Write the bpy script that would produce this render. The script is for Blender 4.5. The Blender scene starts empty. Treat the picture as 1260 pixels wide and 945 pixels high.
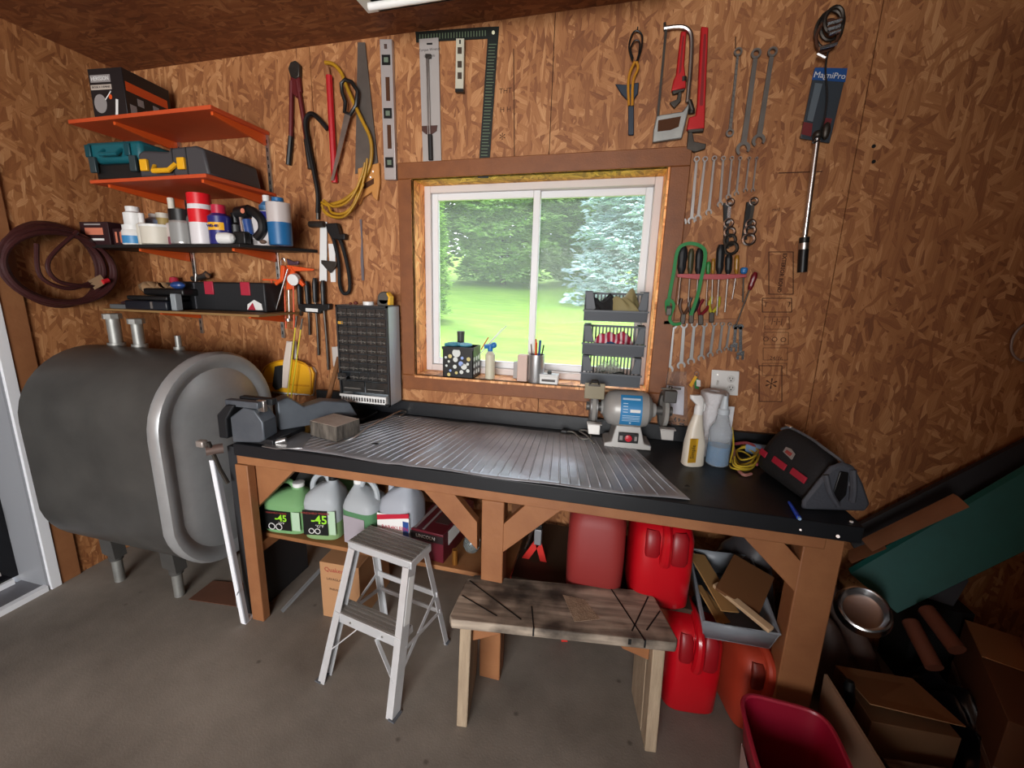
import bpy, bmesh, math, random
from mathutils import Vector, Matrix
random.seed(7)
S = bpy.context.scene; COL = S.collection
PI = math.pi

# ------------------------------------------------------------ camera
F_PX, CU, CV, EYE = 530.108, 603.913, 467.998, 1.59
CM = Matrix(((0.9658963, 0.2582594, 0.0186116), (0.0725266, -0.2008477, -0.976934), (-0.2485643, 0.9449668, -0.2127287)))
cd = bpy.data.cameras.new('camera'); cam = bpy.data.objects.new('camera', cd); COL.objects.link(cam); S.camera = cam
cd.sensor_width = 36; cd.lens = F_PX / 1260 * 36; cd.shift_x = (630 - CU) / 1260; cd.shift_y = (CV - 472.5) / 1260
cd.clip_start = .02; cd.clip_end = 300
r0, r1, r2 = CM[0], CM[1], CM[2]
cm = Matrix((r0, -r1, -r2)).transposed().to_4x4(); cm.translation = (0, 0, EYE); cam.matrix_world = cm

# ------------------------------------------------------------ light
w = bpy.data.worlds.new('overcast_sky'); S.world = w; w.use_nodes = True
nt = w.node_tree; bg = nt.nodes['Background']; bg.inputs[1].default_value = 2.6
tc = nt.nodes.new('ShaderNodeTexCoord'); sp = nt.nodes.new('ShaderNodeSeparateXYZ'); cr = nt.nodes.new('ShaderNodeValToRGB')
nt.links.new(tc.outputs['Generated'], sp.inputs[0]); nt.links.new(sp.outputs[2], cr.inputs[0]); nt.links.new(cr.outputs[0], bg.inputs[0])
cr.color_ramp.elements[0].position = 0; cr.color_ramp.elements[0].color = (.80, .84, .88, 1)
cr.color_ramp.elements[1].position = .9; cr.color_ramp.elements[1].color = (.74, .84, 1, 1)
sd = bpy.data.lights.new('sun', 'SUN'); sd.energy = 3.2; sd.angle = .35; sd.color = (1, .96, .88)
so = bpy.data.objects.new('sun', sd); COL.objects.link(so); so.rotation_euler = (math.radians(38), 0, math.radians(-125))
def area(name, loc, rot, sx, sy, e, c):
    d = bpy.data.lights.new(name, 'AREA'); d.shape = 'RECTANGLE'; d.size = sx; d.size_y = sy; d.energy = e; d.color = c
    o = bpy.data.objects.new(name, d); COL.objects.link(o); o.location = loc; o.rotation_euler = rot; return o
# daylight through the open vehicle door behind the camera, and through the window
area('daylight_vehicle_door', (-.2, -3.1, 1.6), (math.radians(77), 0, 0), 2.3, 1.3, 150, (1, .985, .96))
area('daylight_window', (-.38, 2.36, 1.6), (math.radians(-90), 0, 0), 1.2, 1.0, 1, (1, 1, 1)).data.cycles.is_portal = True
S.view_settings.view_transform = 'Standard'; S.view_settings.look = 'None'; S.view_settings.gamma = 1; S.view_settings.exposure = 0.6
S.view_settings.use_curve_mapping = False
try: S.cycles.use_denoising = True; S.cycles.max_bounces = 8; S.cycles.sample_clamp_indirect = 4
except Exception: pass

# ------------------------------------------------------------ helpers
YW, XL, ZC, ZB, YF = 2.09, -2.71, 2.72, .90, 1.43
def V(*a): return Vector(a if len(a) > 1 else a[0])
def ray(u, v): return CM.transposed() @ Vector(((u - CU) / F_PX, (v - CV) / F_PX, 1))
def W(u, v, off=0):
    r = ray(u, v); k = (YW - off) / r.y; return Vector((r.x * k, YW - off, EYE + r.z * k))
def Z(u, v, z):
    r = ray(u, v); k = (z - EYE) / r.z; return Vector((r.x * k, r.y * k, z))
def YP(u, v, y):
    r = ray(u, v); k = y / r.y; return Vector((r.x * k, y, EYE + r.z * k))
def XP(u, v, x):
    r = ray(u, v); k = x / r.x; return Vector((x, r.y * k, EYE + r.z * k))
def lin(h):
    h = h.lstrip('#'); o = []
    for i in (0, 2, 4):
        c = int(h[i:i+2], 16) / 255; o.append(c / 12.92 if c < .04045 else ((c + .055) / 1.055) ** 2.4)
    return (*o, 1)
_M = {}
def mat(name, hexc, rough=.5, metal=0, var=.0, vs=6, bump=0, bs=60, emit=0, trans=0, alpha=1, coat=0, hex2=None, stretch=(1, 1, 1), contrast=.5, ior=1.45, sss=0):
    if name in _M: return _M[name]
    m = bpy.data.materials.new(name); m.use_nodes = True; n = m.node_tree; b = n.nodes['Principled BSDF']
    b.inputs['Base Color'].default_value = lin(hexc); b.inputs['Roughness'].default_value = rough; b.inputs['Metallic'].default_value = metal
    b.inputs['IOR'].default_value = ior
    b.inputs['Transmission Weight'].default_value = trans; b.inputs['Alpha'].default_value = alpha; b.inputs['Coat Weight'].default_value = coat
    if sss: b.inputs['Subsurface Weight'].default_value = sss; b.inputs['Subsurface Radius'].default_value = (.02, .02, .02)
    t = n.nodes.new('ShaderNodeTexCoord'); mp = n.nodes.new('ShaderNodeMapping'); mp.inputs['Scale'].default_value = stretch
    n.links.new(t.outputs['Object'], mp.inputs[0])
    if var or hex2:
        no = n.nodes.new('ShaderNodeTexNoise'); no.inputs['Scale'].default_value = vs; no.inputs['Detail'].default_value = 6; no.inputs['Roughness'].default_value = .6
        n.links.new(mp.outputs[0], no.inputs['Vector'])
        cr = n.nodes.new('ShaderNodeValToRGB'); e = cr.color_ramp.elements
        e[0].position = .5 - contrast / 2; e[1].position = .5 + contrast / 2
        a = lin(hexc); c2 = lin(hex2) if hex2 else tuple(min(1, x * (1 + var)) for x in a[:3]) + (1,)
        if not hex2: a = tuple(x * (1 - var) for x in a[:3]) + (1,)
        e[0].color = a; e[1].color = c2
        n.links.new(no.outputs[0], cr.inputs[0]); n.links.new(cr.outputs[0], b.inputs['Base Color'])
    if bump:
        nb = n.nodes.new('ShaderNodeTexNoise'); nb.inputs['Scale'].default_value = bs; nb.inputs['Detail'].default_value = 4
        n.links.new(mp.outputs[0], nb.inputs['Vector']); bp = n.nodes.new('ShaderNodeBump'); bp.inputs['Strength'].default_value = bump; bp.inputs['Distance'].default_value = .01
        n.links.new(nb.outputs[0], bp.inputs['Height']); n.links.new(bp.outputs[0], b.inputs['Normal'])
    if emit: b.inputs['Emission Color'].default_value = lin(hexc); b.inputs['Emission Strength'].default_value = emit
    _M[name] = m; return m

def osb(name, axes='XZ', tint=(1, 1, 1), rough=.65):
    """oriented strand board: layered elongated voronoi chips, each with its own tone"""
    m = bpy.data.materials.new(name); m.use_nodes = True; n = m.node_tree; b = n.nodes['Principled BSDF']; L = n.links.new
    b.inputs['Roughness'].default_value = rough
    t = n.nodes.new('ShaderNodeTexCoord'); sx_ = n.nodes.new('ShaderNodeSeparateXYZ'); L(t.outputs['Object'], sx_.inputs[0]); m0 = n.nodes.new('ShaderNodeCombineXYZ'); L(sx_.outputs[axes[0]], m0.inputs[0]); L(sx_.outputs[axes[1]], m0.inputs[1])
    nz = n.nodes.new('ShaderNodeTexNoise'); nz.inputs['Scale'].default_value = 9; nz.inputs['Detail'].default_value = 2; L(m0.outputs[0], nz.inputs['Vector'])
    def mth(op, a, c=None, d=None):
        x = n.nodes.new('ShaderNodeMath'); x.operation = op
        for i, q in enumerate((a, c, d)):
            if q is None: continue
            if isinstance(q, (int, float)): x.inputs[i].default_value = q
            else: L(q, x.inputs[i])
        return x.outputs[0]
    def layer(ang, off, sx, sy, warp=.012):
        w_ = n.nodes.new('ShaderNodeMixRGB'); w_.blend_type = 'LINEAR_LIGHT'; w_.inputs[0].default_value = warp; L(m0.outputs[0], w_.inputs[1]); L(nz.outputs[1], w_.inputs[2])
        a = n.nodes.new('ShaderNodeMapping'); a.inputs['Rotation'].default_value = (0, 0, math.radians(ang)); a.inputs['Location'].default_value = (off, off * .7, 0); L(w_.outputs[0], a.inputs[0])
        s = n.nodes.new('ShaderNodeMapping'); s.inputs['Scale'].default_value = (sx, sy, .0001); L(a.outputs[0], s.inputs[0])
        v = n.nodes.new('ShaderNodeTexVoronoi'); v.voronoi_dimensions = '2D'; v.inputs['Scale'].default_value = 1; L(s.outputs[0], v.inputs['Vector'])
        q = n.nodes.new('ShaderNodeSeparateColor'); L(v.outputs['Color'], q.inputs[0])
        g = n.nodes.new('ShaderNodeTexNoise'); g.inputs['Scale'].default_value = 1.0; g.inputs['Detail'].default_value = 3
        s2 = n.nodes.new('ShaderNodeMapping'); s2.inputs['Scale'].default_value = (sx * 7, sy * .6, 1); L(a.outputs[0], s2.inputs[0]); L(s2.outputs[0], g.inputs['Vector'])
        return q.outputs[0], q.outputs[1], g.outputs[0]
    A = layer(12, 0, 40, 9); B = layer(-24, 3.1, 44, 10); C = layer(48, 7.7, 50, 13); D = layer(-64, 11.3, 60, 17); E5 = layer(2, 17.3, 70, 11)
    tone, grain = A[0], A[2]
    for Lr, th in ((B, .55), (C, .66), (D, .78), (E5, .72)):
        k = mth('GREATER_THAN', Lr[1], th)
        mx = n.nodes.new('ShaderNodeMix'); L(k, mx.inputs[0]); L(tone, mx.inputs[2]); L(Lr[0], mx.inputs[3]); tone = mx.outputs[0]
        mg = n.nodes.new('ShaderNodeMix'); L(k, mg.inputs[0]); L(grain, mg.inputs[2]); L(Lr[2], mg.inputs[3]); grain = mg.outputs[0]
    f = mth('ADD', mth('ADD', mth('MULTIPLY', tone, .46), .045), mth('MULTIPLY', grain, .5))
    big = n.nodes.new('ShaderNodeTexNoise'); big.inputs['Scale'].default_value = 2.2; big.inputs['Detail'].default_value = 3; L(m0.outputs[0], big.inputs['Vector'])
    f = mth('ADD', f, mth('MULTIPLY', mth('SUBTRACT', big.outputs[0], .5), .35))
    cr = n.nodes.new('ShaderNodeValToRGB'); E = cr.color_ramp.elements
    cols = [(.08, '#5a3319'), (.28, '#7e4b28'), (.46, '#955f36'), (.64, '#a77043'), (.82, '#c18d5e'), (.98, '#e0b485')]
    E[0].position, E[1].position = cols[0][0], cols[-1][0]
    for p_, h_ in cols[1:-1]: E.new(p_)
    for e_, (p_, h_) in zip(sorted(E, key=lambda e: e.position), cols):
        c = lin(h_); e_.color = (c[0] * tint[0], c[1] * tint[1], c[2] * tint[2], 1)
    L(f, cr.inputs[0]); L(cr.outputs[0], b.inputs['Base Color'])
    bp = n.nodes.new('ShaderNodeBump'); bp.inputs['Strength'].default_value = .25; bp.inputs['Distance'].default_value = .004; L(f, bp.inputs['Height']); L(bp.outputs[0], b.inputs['Normal'])
    return m

class MB:
    def __init__(s): s.v = []; s.f = []; s.mi = []; s.m = 0
    def add(s, vs, fs):
        k = len(s.v); s.v += [Vector(x) for x in vs]; s.f += [tuple(i + k for i in f) for f in fs]; s.mi += [s.m] * len(fs); return s
    def hexa(s, p):  # bottom 4 ccw, top 4 ccw
        return s.add(p, [(3, 2, 1, 0), (4, 5, 6, 7), (0, 1, 5, 4), (1, 2, 6, 5), (2, 3, 7, 6), (3, 0, 4, 7)])
    def box(s, x0, y0, z0, x1, y1, z1):
        return s.hexa([(x0, y0, z0), (x1, y0, z0), (x1, y1, z0), (x0, y1, z0), (x0, y0, z1), (x1, y0, z1), (x1, y1, z1), (x0, y1, z1)])
    def bc(s, c, d, R=None):
        R = R or Matrix.Identity(3); c = Vector(c); q = []
        for z in (-1, 1):
            for x, y in ((-1, -1), (1, -1), (1, 1), (-1, 1)): q.append(c + R @ Vector((x * d[0] / 2, y * d[1] / 2, z * d[2] / 2)))
        return s.hexa(q)
    def beam(s, p, q, w, h, up=(0, 0, 1)):
        p, q, up = Vector(p), Vector(q), Vector(up); d = (q - p).normalized(); r = d.cross(up).normalized(); u = r.cross(d)
        P = []
        for c in (p, q):
            for a, b_ in ((-1, -1), (1, -1), (1, 1), (-1, 1)): P.append(c + r * a * w / 2 + u * b_ * h / 2)
        return s.hexa(P)
    def tube(s, pts, r, n=8, closed=False, caps=True, flat=None):
        pts = [Vector(p) for p in pts]; N = len(pts); R = r if isinstance(r, (list, tuple)) else [r] * N
        base = len(s.v); prev = None; vs = []
        for i, p in enumerate(pts):
            a = pts[(i - 1) % N] if (i or closed) else p; b_ = pts[(i + 1) % N] if (i < N - 1 or closed) else p
            d = (b_ - a).normalized() if (b_ - a).length > 1e-9 else Vector((0, 0, 1))
            if prev is None: ax = Vector((0, 0, 1)) if abs(d.z) < .9 else Vector((1, 0, 0)); u = d.cross(ax).normalized()
            else: u = (prev - d * prev.dot(d)).normalized()
            prev = u; w_ = d.cross(u)
            for k in range(n):
                t = 2 * PI * k / n; fa = (flat or 1)
                vs.append(p + u * math.cos(t) * R[i] + w_ * math.sin(t) * R[i] * fa)
        fs = []
        for i in range(N if closed else N - 1):
            for k in range(n):
                a = i * n + k; b_ = i * n + (k + 1) % n; c = ((i + 1) % N) * n + (k + 1) % n; d_ = ((i + 1) % N) * n + k
                fs.append((a, b_, c, d_))
        if caps and not closed: fs.append(tuple(range(n))[::-1]); fs.append(tuple((N - 1) * n + k for k in range(n)))
        return s.add(vs, fs)
    def cyl(s, p, q, r, n=16, r2=None): return s.tube([p, q], [r, r if r2 is None else r2], n)
    def lathe(s, prof, o=(0, 0, 0), ax=(0, 0, 1), n=20):
        o = Vector(o); ax = Vector(ax).normalized(); u = ax.orthogonal().normalized(); w_ = ax.cross(u); vs = []; N = len(prof)
        for r, h in prof:
            for k in range(n):
                t = 2 * PI * k / n; vs.append(o + ax * h + (u * math.cos(t) + w_ * math.sin(t)) * max(r, 1e-5))
        fs = [(i * n + k, i * n + (k + 1) % n, (i + 1) * n + (k + 1) % n, (i + 1) * n + k) for i in range(N - 1) for k in range(n)]
        if prof[0][0] > 1e-4: fs.append(tuple(range(n))[::-1])
        if prof[-1][0] > 1e-4: fs.append(tuple((N - 1) * n + k for k in range(n)))
        return s.add(vs, fs)
    def prism(s, poly, d):  # poly: list of 3d points (planar), d: extrusion vector
        P = [Vector(p) for p in poly]; d = Vector(d); n = len(P)
        return s.add(P + [p + d for p in P], [tuple(range(n))[::-1], tuple(range(n, 2 * n))] + [(i, (i + 1) % n, (i + 1) % n + n, i + n) for i in range(n)])
    def loft(s, secs, n=24, caps=True):  # (cx,cy,z,rx,ry,exp)
        vs = []
        for cx, cy, z, rx, ry, e in secs:
            for k in range(n):
                t = 2 * PI * (k + .5) / n; c, q = math.cos(t), math.sin(t)
                vs.append((cx + rx * math.copysign(abs(c) ** (2 / e), c), cy + ry * math.copysign(abs(q) ** (2 / e), q), z))
        N = len(secs); fs = [(i * n + k, i * n + (k + 1) % n, (i + 1) * n + (k + 1) % n, (i + 1) * n + k) for i in range(N - 1) for k in range(n)]
        if caps: fs.append(tuple(range(n))[::-1]); fs.append(tuple((N - 1) * n + k for k in range(n)))
        return s.add(vs, fs)
    def ball(s, c, r, n=12, R=None):
        c = Vector(c); r = r if isinstance(r, (list, tuple)) else (r, r, r); R = R or Matrix.Identity(3); m_ = n // 2 + 1; vs = []
        for i in range(m_ + 1):
            ph = PI * i / m_ - PI / 2
            for k in range(n):
                t = 2 * PI * k / n; q = max(math.cos(ph), 1e-4); vs.append(c + R @ Vector((r[0] * q * math.cos(t), r[1] * q * math.sin(t), r[2] * math.sin(ph))))
        return s.add(vs, [(i * n + k, i * n + (k + 1) % n, (i + 1) * n + (k + 1) % n, (i + 1) * n + k) for i in range(m_) for k in range(n)])
    def grid(s, fn, nu, nv):
        vs = [fn(i / nu, j / nv) for j in range(nv + 1) for i in range(nu + 1)]
        return s.add(vs, [(j * (nu + 1) + i, j * (nu + 1) + i + 1, (j + 1) * (nu + 1) + i + 1, (j + 1) * (nu + 1) + i) for j in range(nv) for i in range(nu)])
    def xf(s, M_): s.v = [M_ @ p for p in s.v]; return s
    def mesh(s, name, mats, base=(0, 0, 0), smooth=True, ang=35):
        me = bpy.data.meshes.new(name); b = Vector(base); me.from_pydata([tuple(p - b) for p in s.v], [], s.f)
        bm = bmesh.new(); bm.from_mesh(me); bmesh.ops.recalc_face_normals(bm, faces=bm.faces); bm.to_mesh(me); bm.free()
        for m_ in (mats if isinstance(mats, (list, tuple)) else [mats]): me.materials.append(m_)
        for p, i in zip(me.polygons, s.mi): p.material_index = i; p.use_smooth = smooth
        if smooth: me.set_sharp_from_angle(angle=math.radians(ang))
        return me
def _obj(name, me, parent=None, bevel=0, segs=2):
    o = bpy.data.objects.new(name, me); COL.objects.link(o)
    if parent is not None: o.parent = parent
    if bevel:
        m_ = o.modifiers.new('b', 'BEVEL'); m_.width = bevel; m_.segments = segs; m_.limit_method = 'ANGLE'; m_.angle_limit = math.radians(40); m_.harden_normals = False
    return o
def tag(o, label, cat, group=None, kind=None):
    if label: o['label'] = label
    if cat: o['category'] = cat
    if group: o['group'] = group
    if kind: o['kind'] = kind
    return o
class T:
    """a thing: an Empty at its base; parts given in world coordinates unless local=True"""
    def __init__(s, name, label, cat, base, rz=0, group=None, local=False, kind=None, rot=None):
        s.o = bpy.data.objects.new(name, None); COL.objects.link(s.o); s.o.empty_display_size = .05; s.o.location = base
        s.o.rotation_euler = rot or (0, 0, rz); s.base = Vector(base); s.local = local; tag(s.o, label, cat, group, kind)
    def part(s, name, mb, mats, parent=None, bevel=0, label=None, smooth=True, kind=None, ang=35):
        o = _obj(name, mb.mesh(name, mats, (0, 0, 0) if s.local else s.base, smooth, ang), parent or s.o, bevel)
        if label: o['label'] = label
        if kind: o['kind'] = kind
        return o
def solo(name, label, cat, mb, mats, group=None, bevel=0, kind=None, smooth=True, base=None, ang=35):
    if base is None:
        xs = [p.x for p in mb.v]; ys = [p.y for p in mb.v]; base = ((min(xs) + max(xs)) / 2, (min(ys) + max(ys)) / 2, min(p.z for p in mb.v))
    o = _obj(name, mb.mesh(name, mats, base, smooth, ang), None, bevel); o.location = base; return tag(o, label, cat, group, kind)
def dup(root, loc, rz=None, label=None, group=None):
    def cp(o, par):
        c = o.copy(); COL.objects.link(c); c.parent = par
        for ch in [x for x in KIDS.get(o.name, [])]: cp(ch, c)
        return c
    c = cp(root, None); c.location = loc
    if rz is not None: c.rotation_euler = (0, 0, rz)
    if label: c['label'] = label
    if group: c['group'] = group
    return c
KIDS = {}
def kids(root):
    for o in bpy.data.objects:
        if o.parent: KIDS.setdefault(o.parent.name, [])
    for k in list(KIDS): KIDS[k] = [o for o in bpy.data.objects if o.parent and o.parent.name == k]
def text(body, size, o, right, up, depth=.0008, align='CENTER', bold=0):
    cu = bpy.data.curves.new('t', 'FONT'); cu.body = body; cu.size = size; cu.extrude = depth; cu.align_x = align; cu.align_y = 'CENTER'; cu.resolution_u = 2; cu.offset = bold
    ob = bpy.data.objects.new('t', cu); me = bpy.data.meshes.new_from_object(ob)
    r = Vector(right).normalized(); u = Vector(up); u = (u - r * u.dot(r)).normalized(); n = r.cross(u); o = Vector(o)
    mb = MB(); mb.add([o + r * v.co.x + u * v.co.y + n * v.co.z for v in me.vertices], [tuple(p.vertices) for p in me.polygons])
    bpy.data.objects.remove(ob); bpy.data.curves.remove(cu); bpy.data.meshes.remove(me); return mb
def wpoly(mb, pts, off=.004, th=.006):
    """flat plate hung on the back wall; outline given as points of the wall, off = gap behind it, th = thickness"""
    return mb.prism([W(u, v, off + th) for u, v in pts], (0, th, 0))
def wtube(mb, pts, r, off=.012, n=8, closed=False):
    return mb.tube([W(p[0], p[1], p[2] if len(p) > 2 else off) for p in pts], r, n, closed)
def smooth_pts(pts, k=6, closed=False):
    P = [Vector(p) for p in pts]; N = len(P); o = []
    rng = range(N if closed else N - 1)
    for i in rng:
        g = lambda j: P[j % N] if closed else P[max(0, min(N - 1, j))]
        a, b_, c, d = g(i - 1), g(i), g(i + 1), g(i + 2)
        for q in range(k):
            t = q / k; o.append(.5 * ((2 * b_) + (c - a) * t + (2 * a - 5 * b_ + 4 * c - d) * t * t + (3 * b_ - a - 3 * c + d) * t ** 3))
    if not closed: o.append(P[-1])
    return o
def Rz(a): return Matrix.Rotation(a, 3, 'Z')
def Ry(a): return Matrix.Rotation(a, 3, 'Y')
def Rx(a): return Matrix.Rotation(a, 3, 'X')

# ------------------------------------------------------------ materials
OSB_B = osb('osb_wall', 'XZ'); OSB_L = osb('osb_left_wall', 'YZ')
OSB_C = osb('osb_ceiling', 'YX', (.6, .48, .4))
TIMBER = mat('timber', '#7c4d2f', .55, hex2='#9c6a44', vs=5, stretch=(1, 1, 1), contrast=.6, bump=.15, bs=40)
CASING = mat('stained_casing', '#6c3c1c', .5, hex2='#885026', vs=5, stretch=(3, 3, 3), contrast=.7, bump=.1)
STEEL = mat('steel', '#b9b6b2', .35, 1, var=.2, vs=20)
CHROME = mat('chrome', '#cfcfd0', .25, 1)
DSTEEL = mat('dark_steel', '#4a4540', .45, .8, var=.3, vs=15)
GALV = mat('galvanised', '#9a9a96', .5, .7, var=.2, vs=12)
ALU = mat('aluminium', '#bdbdbd', .38, .85, var=.1, vs=10)
ALU2 = mat('bright_aluminium', '#c9cacc', .35, .35, var=.08, vs=10)
BLK = mat('black_plastic', '#131314', .4); BLKM = mat('black_matte', '#0e0e0f', .8)
WHT = mat('white_plastic', '#dcdcda', .4); RED = mat('red_plastic', '#c0202a', .35); ORG = mat('orange_paint', '#cf4f1e', .45)
GRY = mat('grey_plastic', '#55585e', .45); YEL = mat('yellow_plastic', '#e0a51c', .45); BLU = mat('blue_plastic', '#2a6fb0', .4)
# ------------------------------------------------------------ the setting
WX0, WX1, WZ0, WZ1 = -.965, .205, 1.122, 2.093
def struct(name, mb, m, kind='structure', **k): return solo(name, None, None, mb, m, kind=kind, base=(0, 0, 0), **k)
CONC = bpy.data.materials.new('concrete'); CONC.use_nodes = True
n = CONC.node_tree; b = n.nodes['Principled BSDF']; L = n.links.new; t = n.nodes.new('ShaderNodeTexCoord')
a1 = n.nodes.new('ShaderNodeTexNoise'); a1.inputs['Scale'].default_value = 1.6; a1.inputs['Detail'].default_value = 8; a1.inputs['Roughness'].default_value = .62; L(t.outputs['Object'], a1.inputs['Vector'])
c1 = n.nodes.new('ShaderNodeValToRGB'); c1.color_ramp.elements[0].position = .33; c1.color_ramp.elements[1].position = .68; c1.color_ramp.elements[0].color = lin('#645d55'); c1.color_ramp.elements[1].color = lin('#8c847a'); L(a1.outputs[0], c1.inputs[0])
a2 = n.nodes.new('ShaderNodeTexVoronoi'); a2.inputs['Scale'].default_value = 7; L(t.outputs['Object'], a2.inputs['Vector'])
c2 = n.nodes.new('ShaderNodeValToRGB'); c2.color_ramp.elements[0].position = .03; c2.color_ramp.elements[1].position = .09; c2.color_ramp.elements[0].color = (.35, .33, .32, 1); c2.color_ramp.elements[1].color = (1, 1, 1, 1); L(a2.outputs['Distance'], c2.inputs[0])
mx = n.nodes.new('ShaderNodeMixRGB'); mx.blend_type = 'MULTIPLY'; mx.inputs[0].default_value = .75; L(c1.outputs[0], mx.inputs[1]); L(c2.outputs[0], mx.inputs[2])
a3 = n.nodes.new('ShaderNodeTexVoronoi'); a3.inputs['Scale'].default_value = 4.3; L(t.outputs['Object'], a3.inputs['Vector'])
c3 = n.nodes.new('ShaderNodeValToRGB'); c3.color_ramp.elements[0].position = .012; c3.color_ramp.elements[1].position = .02; c3.color_ramp.elements[0].color = (.5, .5, .48, 1); c3.color_ramp.elements[1].color = (0, 0, 0, 1); L(a3.outputs['Distance'], c3.inputs[0])
m2 = n.nodes.new('ShaderNodeMixRGB'); m2.blend_type = 'ADD'; m2.inputs[0].default_value = 1; L(mx.outputs[0], m2.inputs[1]); L(c3.outputs[0], m2.inputs[2]); L(m2.outputs[0], b.inputs['Base Color'])
b.inputs['Roughness'].default_value = .72
a4 = n.nodes.new('ShaderNodeTexNoise'); a4.inputs['Scale'].default_value = 140; L(t.outputs['Object'], a4.inputs['Vector']); bp = n.nodes.new('ShaderNodeBump'); bp.inputs['Strength'].default_value = .2; bp.inputs['Distance'].default_value = .003; L(a4.outputs[0], bp.inputs['Height']); L(bp.outputs[0], b.inputs['Normal'])
XR, YK = 3.3, -3.2
struct('floor', MB().box(XL - .35, YK, -.1, XR, YW + .16, 0), CONC)
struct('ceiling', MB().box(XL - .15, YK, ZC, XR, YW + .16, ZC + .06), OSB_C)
# back wall: full-height OSB sheets with open joints
wb = bpy.data.objects.new('wall_back', None); COL.objects.link(wb); wb['kind'] = 'structure'; wb.location = (0, YW, 0)
wt = T.__new__(T); wt.o = wb; wt.base = Vector((0, YW, 0)); wt.local = False
def sheet(x0, x1, z0, z1): wt.part('osb_panel', MB().box(x0 + .0015, YW, z0, x1 - .0015, YW + .012, z1), OSB_B)
S0, S1, S2, S3 = -1.5, -.30, .875, 2.09
sheet(XL, S0, 0, ZC)
def cutsheet(x0, x1, hx0, hx1):
    m = MB(); e = .0015; x0 += e; x1 -= e
    if hx0 > x0 + .01: m.box(x0, YW, 0, hx0, YW + .012, ZC)
    if hx1 < x1 - .01: m.box(hx1, YW, 0, x1, YW + .012, ZC)
    a, c = max(hx0, x0), min(hx1, x1)
    m.box(a, YW, 0, c, YW + .012, WZ0); m.box(a, YW, WZ1, c, YW + .012, ZC); wt.part('osb_panel', m, OSB_B)
cutsheet(S0, S1, WX0, 9); cutsheet(S1, S2, -9, WX1); sheet(S2, S3, 0, ZC); sheet(S3, XR, 0, ZC)
wt.part('sheathing', MB().box(XL - .15, YW + .013, 0, WX0 - .02, YW + .16, ZC).box(WX1 + .02, YW + .013, 0, XR, YW + .16, ZC).box(WX0 - .02, YW + .013, 0, WX1 + .02, YW + .16, WZ0 - .02).box(WX0 - .02, YW + .013, WZ1 + .02, WX1 + .02, YW + .16, ZC), BLKM)
# stamped print and pencil marks on the OSB
ink = mat('ink_print', '#4a2812', .8)
m = MB()
def rect(u0, v0, u1, v1, th=.0035):
    q = [W(u0, v0), W(u1, v0), W(u1, v1), W(u0, v1)]
    for i in range(4):
        a, c = q[i], q[(i + 1) % 4]; m.beam(a + V(0, -.0006, 0), c + V(0, -.0006, 0), .001, th, (0, 0, 1) if abs(a.z - c.z) < .05 else (1, 0, 0))
rect(946, 310, 976, 362); rect(938, 367, 974, 384)
for i in range(4): rect(941 - i, 390 + i * 19, 971 - i, 405 + i * 19, .002)
rect(934, 450, 962, 494)
wt.part('stamp_frame', m, ink)
def vtext(s, size, u, v): return text(s, size, W(u, v) + V(0, -.0006, 0), (0, 0, -1), (1, 0, 0), .0003, bold=.0008)
wt.part('stamp_lettering', vtext('EXTERIOR BOND', .0205, 962, 336), ink)
m = MB()
for s_, sz, u, v in (('THT', .03, 622, 112), ('H H', .03, 622, 135), ('*', .07, 618, 172), ('T', .03, 942, 375), ('T', .03, 971, 375), ('|-|-|', .03, 956, 395), ('O O O', .03, 953, 418), ('*', .11, 948, 478), ('24/16', .022, 955, 441), ('mill', .02, 955, 258), ('7/16', .02, 934, 545)):
    tt = text(s_, sz, W(u, v) + V(0, -.0006, 0), (1, 0, 0), (0, 0, 1), .0003); m.add(tt.v, tt.f)
wt.part('stamp_marks', m, ink)
m = MB()
for p_, q_ in (((958, 213), (1012, 211)), ((905, 45), (905, 60)), ((632, 60), (633, 196))): m.beam(W(*p_) + V(0, -.0006, 0), W(*q_) + V(0, -.0006, 0), .001, .004, (0, 0, 1) if abs(p_[1] - q_[1]) < 5 else (1, 0, 0))
wt.part('pencil_line', m, ink)
m = MB()
for p_ in ((1075, 180), (1075, 199), (1130, 640), (1120, 655)):
    m.cyl(W(*p_) + V(0, .001, 0), W(*p_) + V(0, -.0012, 0), .007, 8)
wt.part('nail_hole', m, BLKM)
# left wall with the side door
DY = 1.285
wl = T('wall_left', None, None, (XL, 0, 0), kind='structure')
for y0, y1 in ((DY + .16, YW),): wl.part('osb_panel', MB().box(XL - .012, y0, 0, XL, y1, ZC), OSB_L)
wl.part('osb_panel', MB().box(XL - .012, .25, 2.15, XL, DY + .16, ZC), OSB_L)
wl.part('osb_panel', MB().box(XL - .012, YK, 0, XL, .25, ZC), OSB_L)
wl.part('sheathing', MB().box(XL - .15, DY + .055, 0, XL - .013, YW + .1, ZC).box(XL - .15, YK, 0, XL - .013, .25, ZC).box(XL - .15, .25, 2.15, XL - .013, DY + .055, ZC), BLKM)
wl.part('timber_trim', MB().box(XL, DY + .075, 0, XL + .012, DY + .165, 2.25), TIMBER, bevel=.002)
dr = T('door_1', None, None, (XL, DY, 0), kind='structure')
dw = mat('door_paint', '#e4e6ea', .35); dg = mat('door_grey', '#8d8f94', .4); glassd = mat('dark_door_glass', '#07070c', .06, 0, ior=1.5)
dr.part('door_casing', MB().box(XL - .15, DY + .03, 0, XL + .018, DY + .075, 2.15).box(XL - .15, .2, 2.10, XL + .018, DY + .075, 2.15), dw, bevel=.002)
dr.part('door_jamb', MB().box(XL - .26, DY + .02, .0, XL + .002, DY + .03, 2.1), dg)
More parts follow.
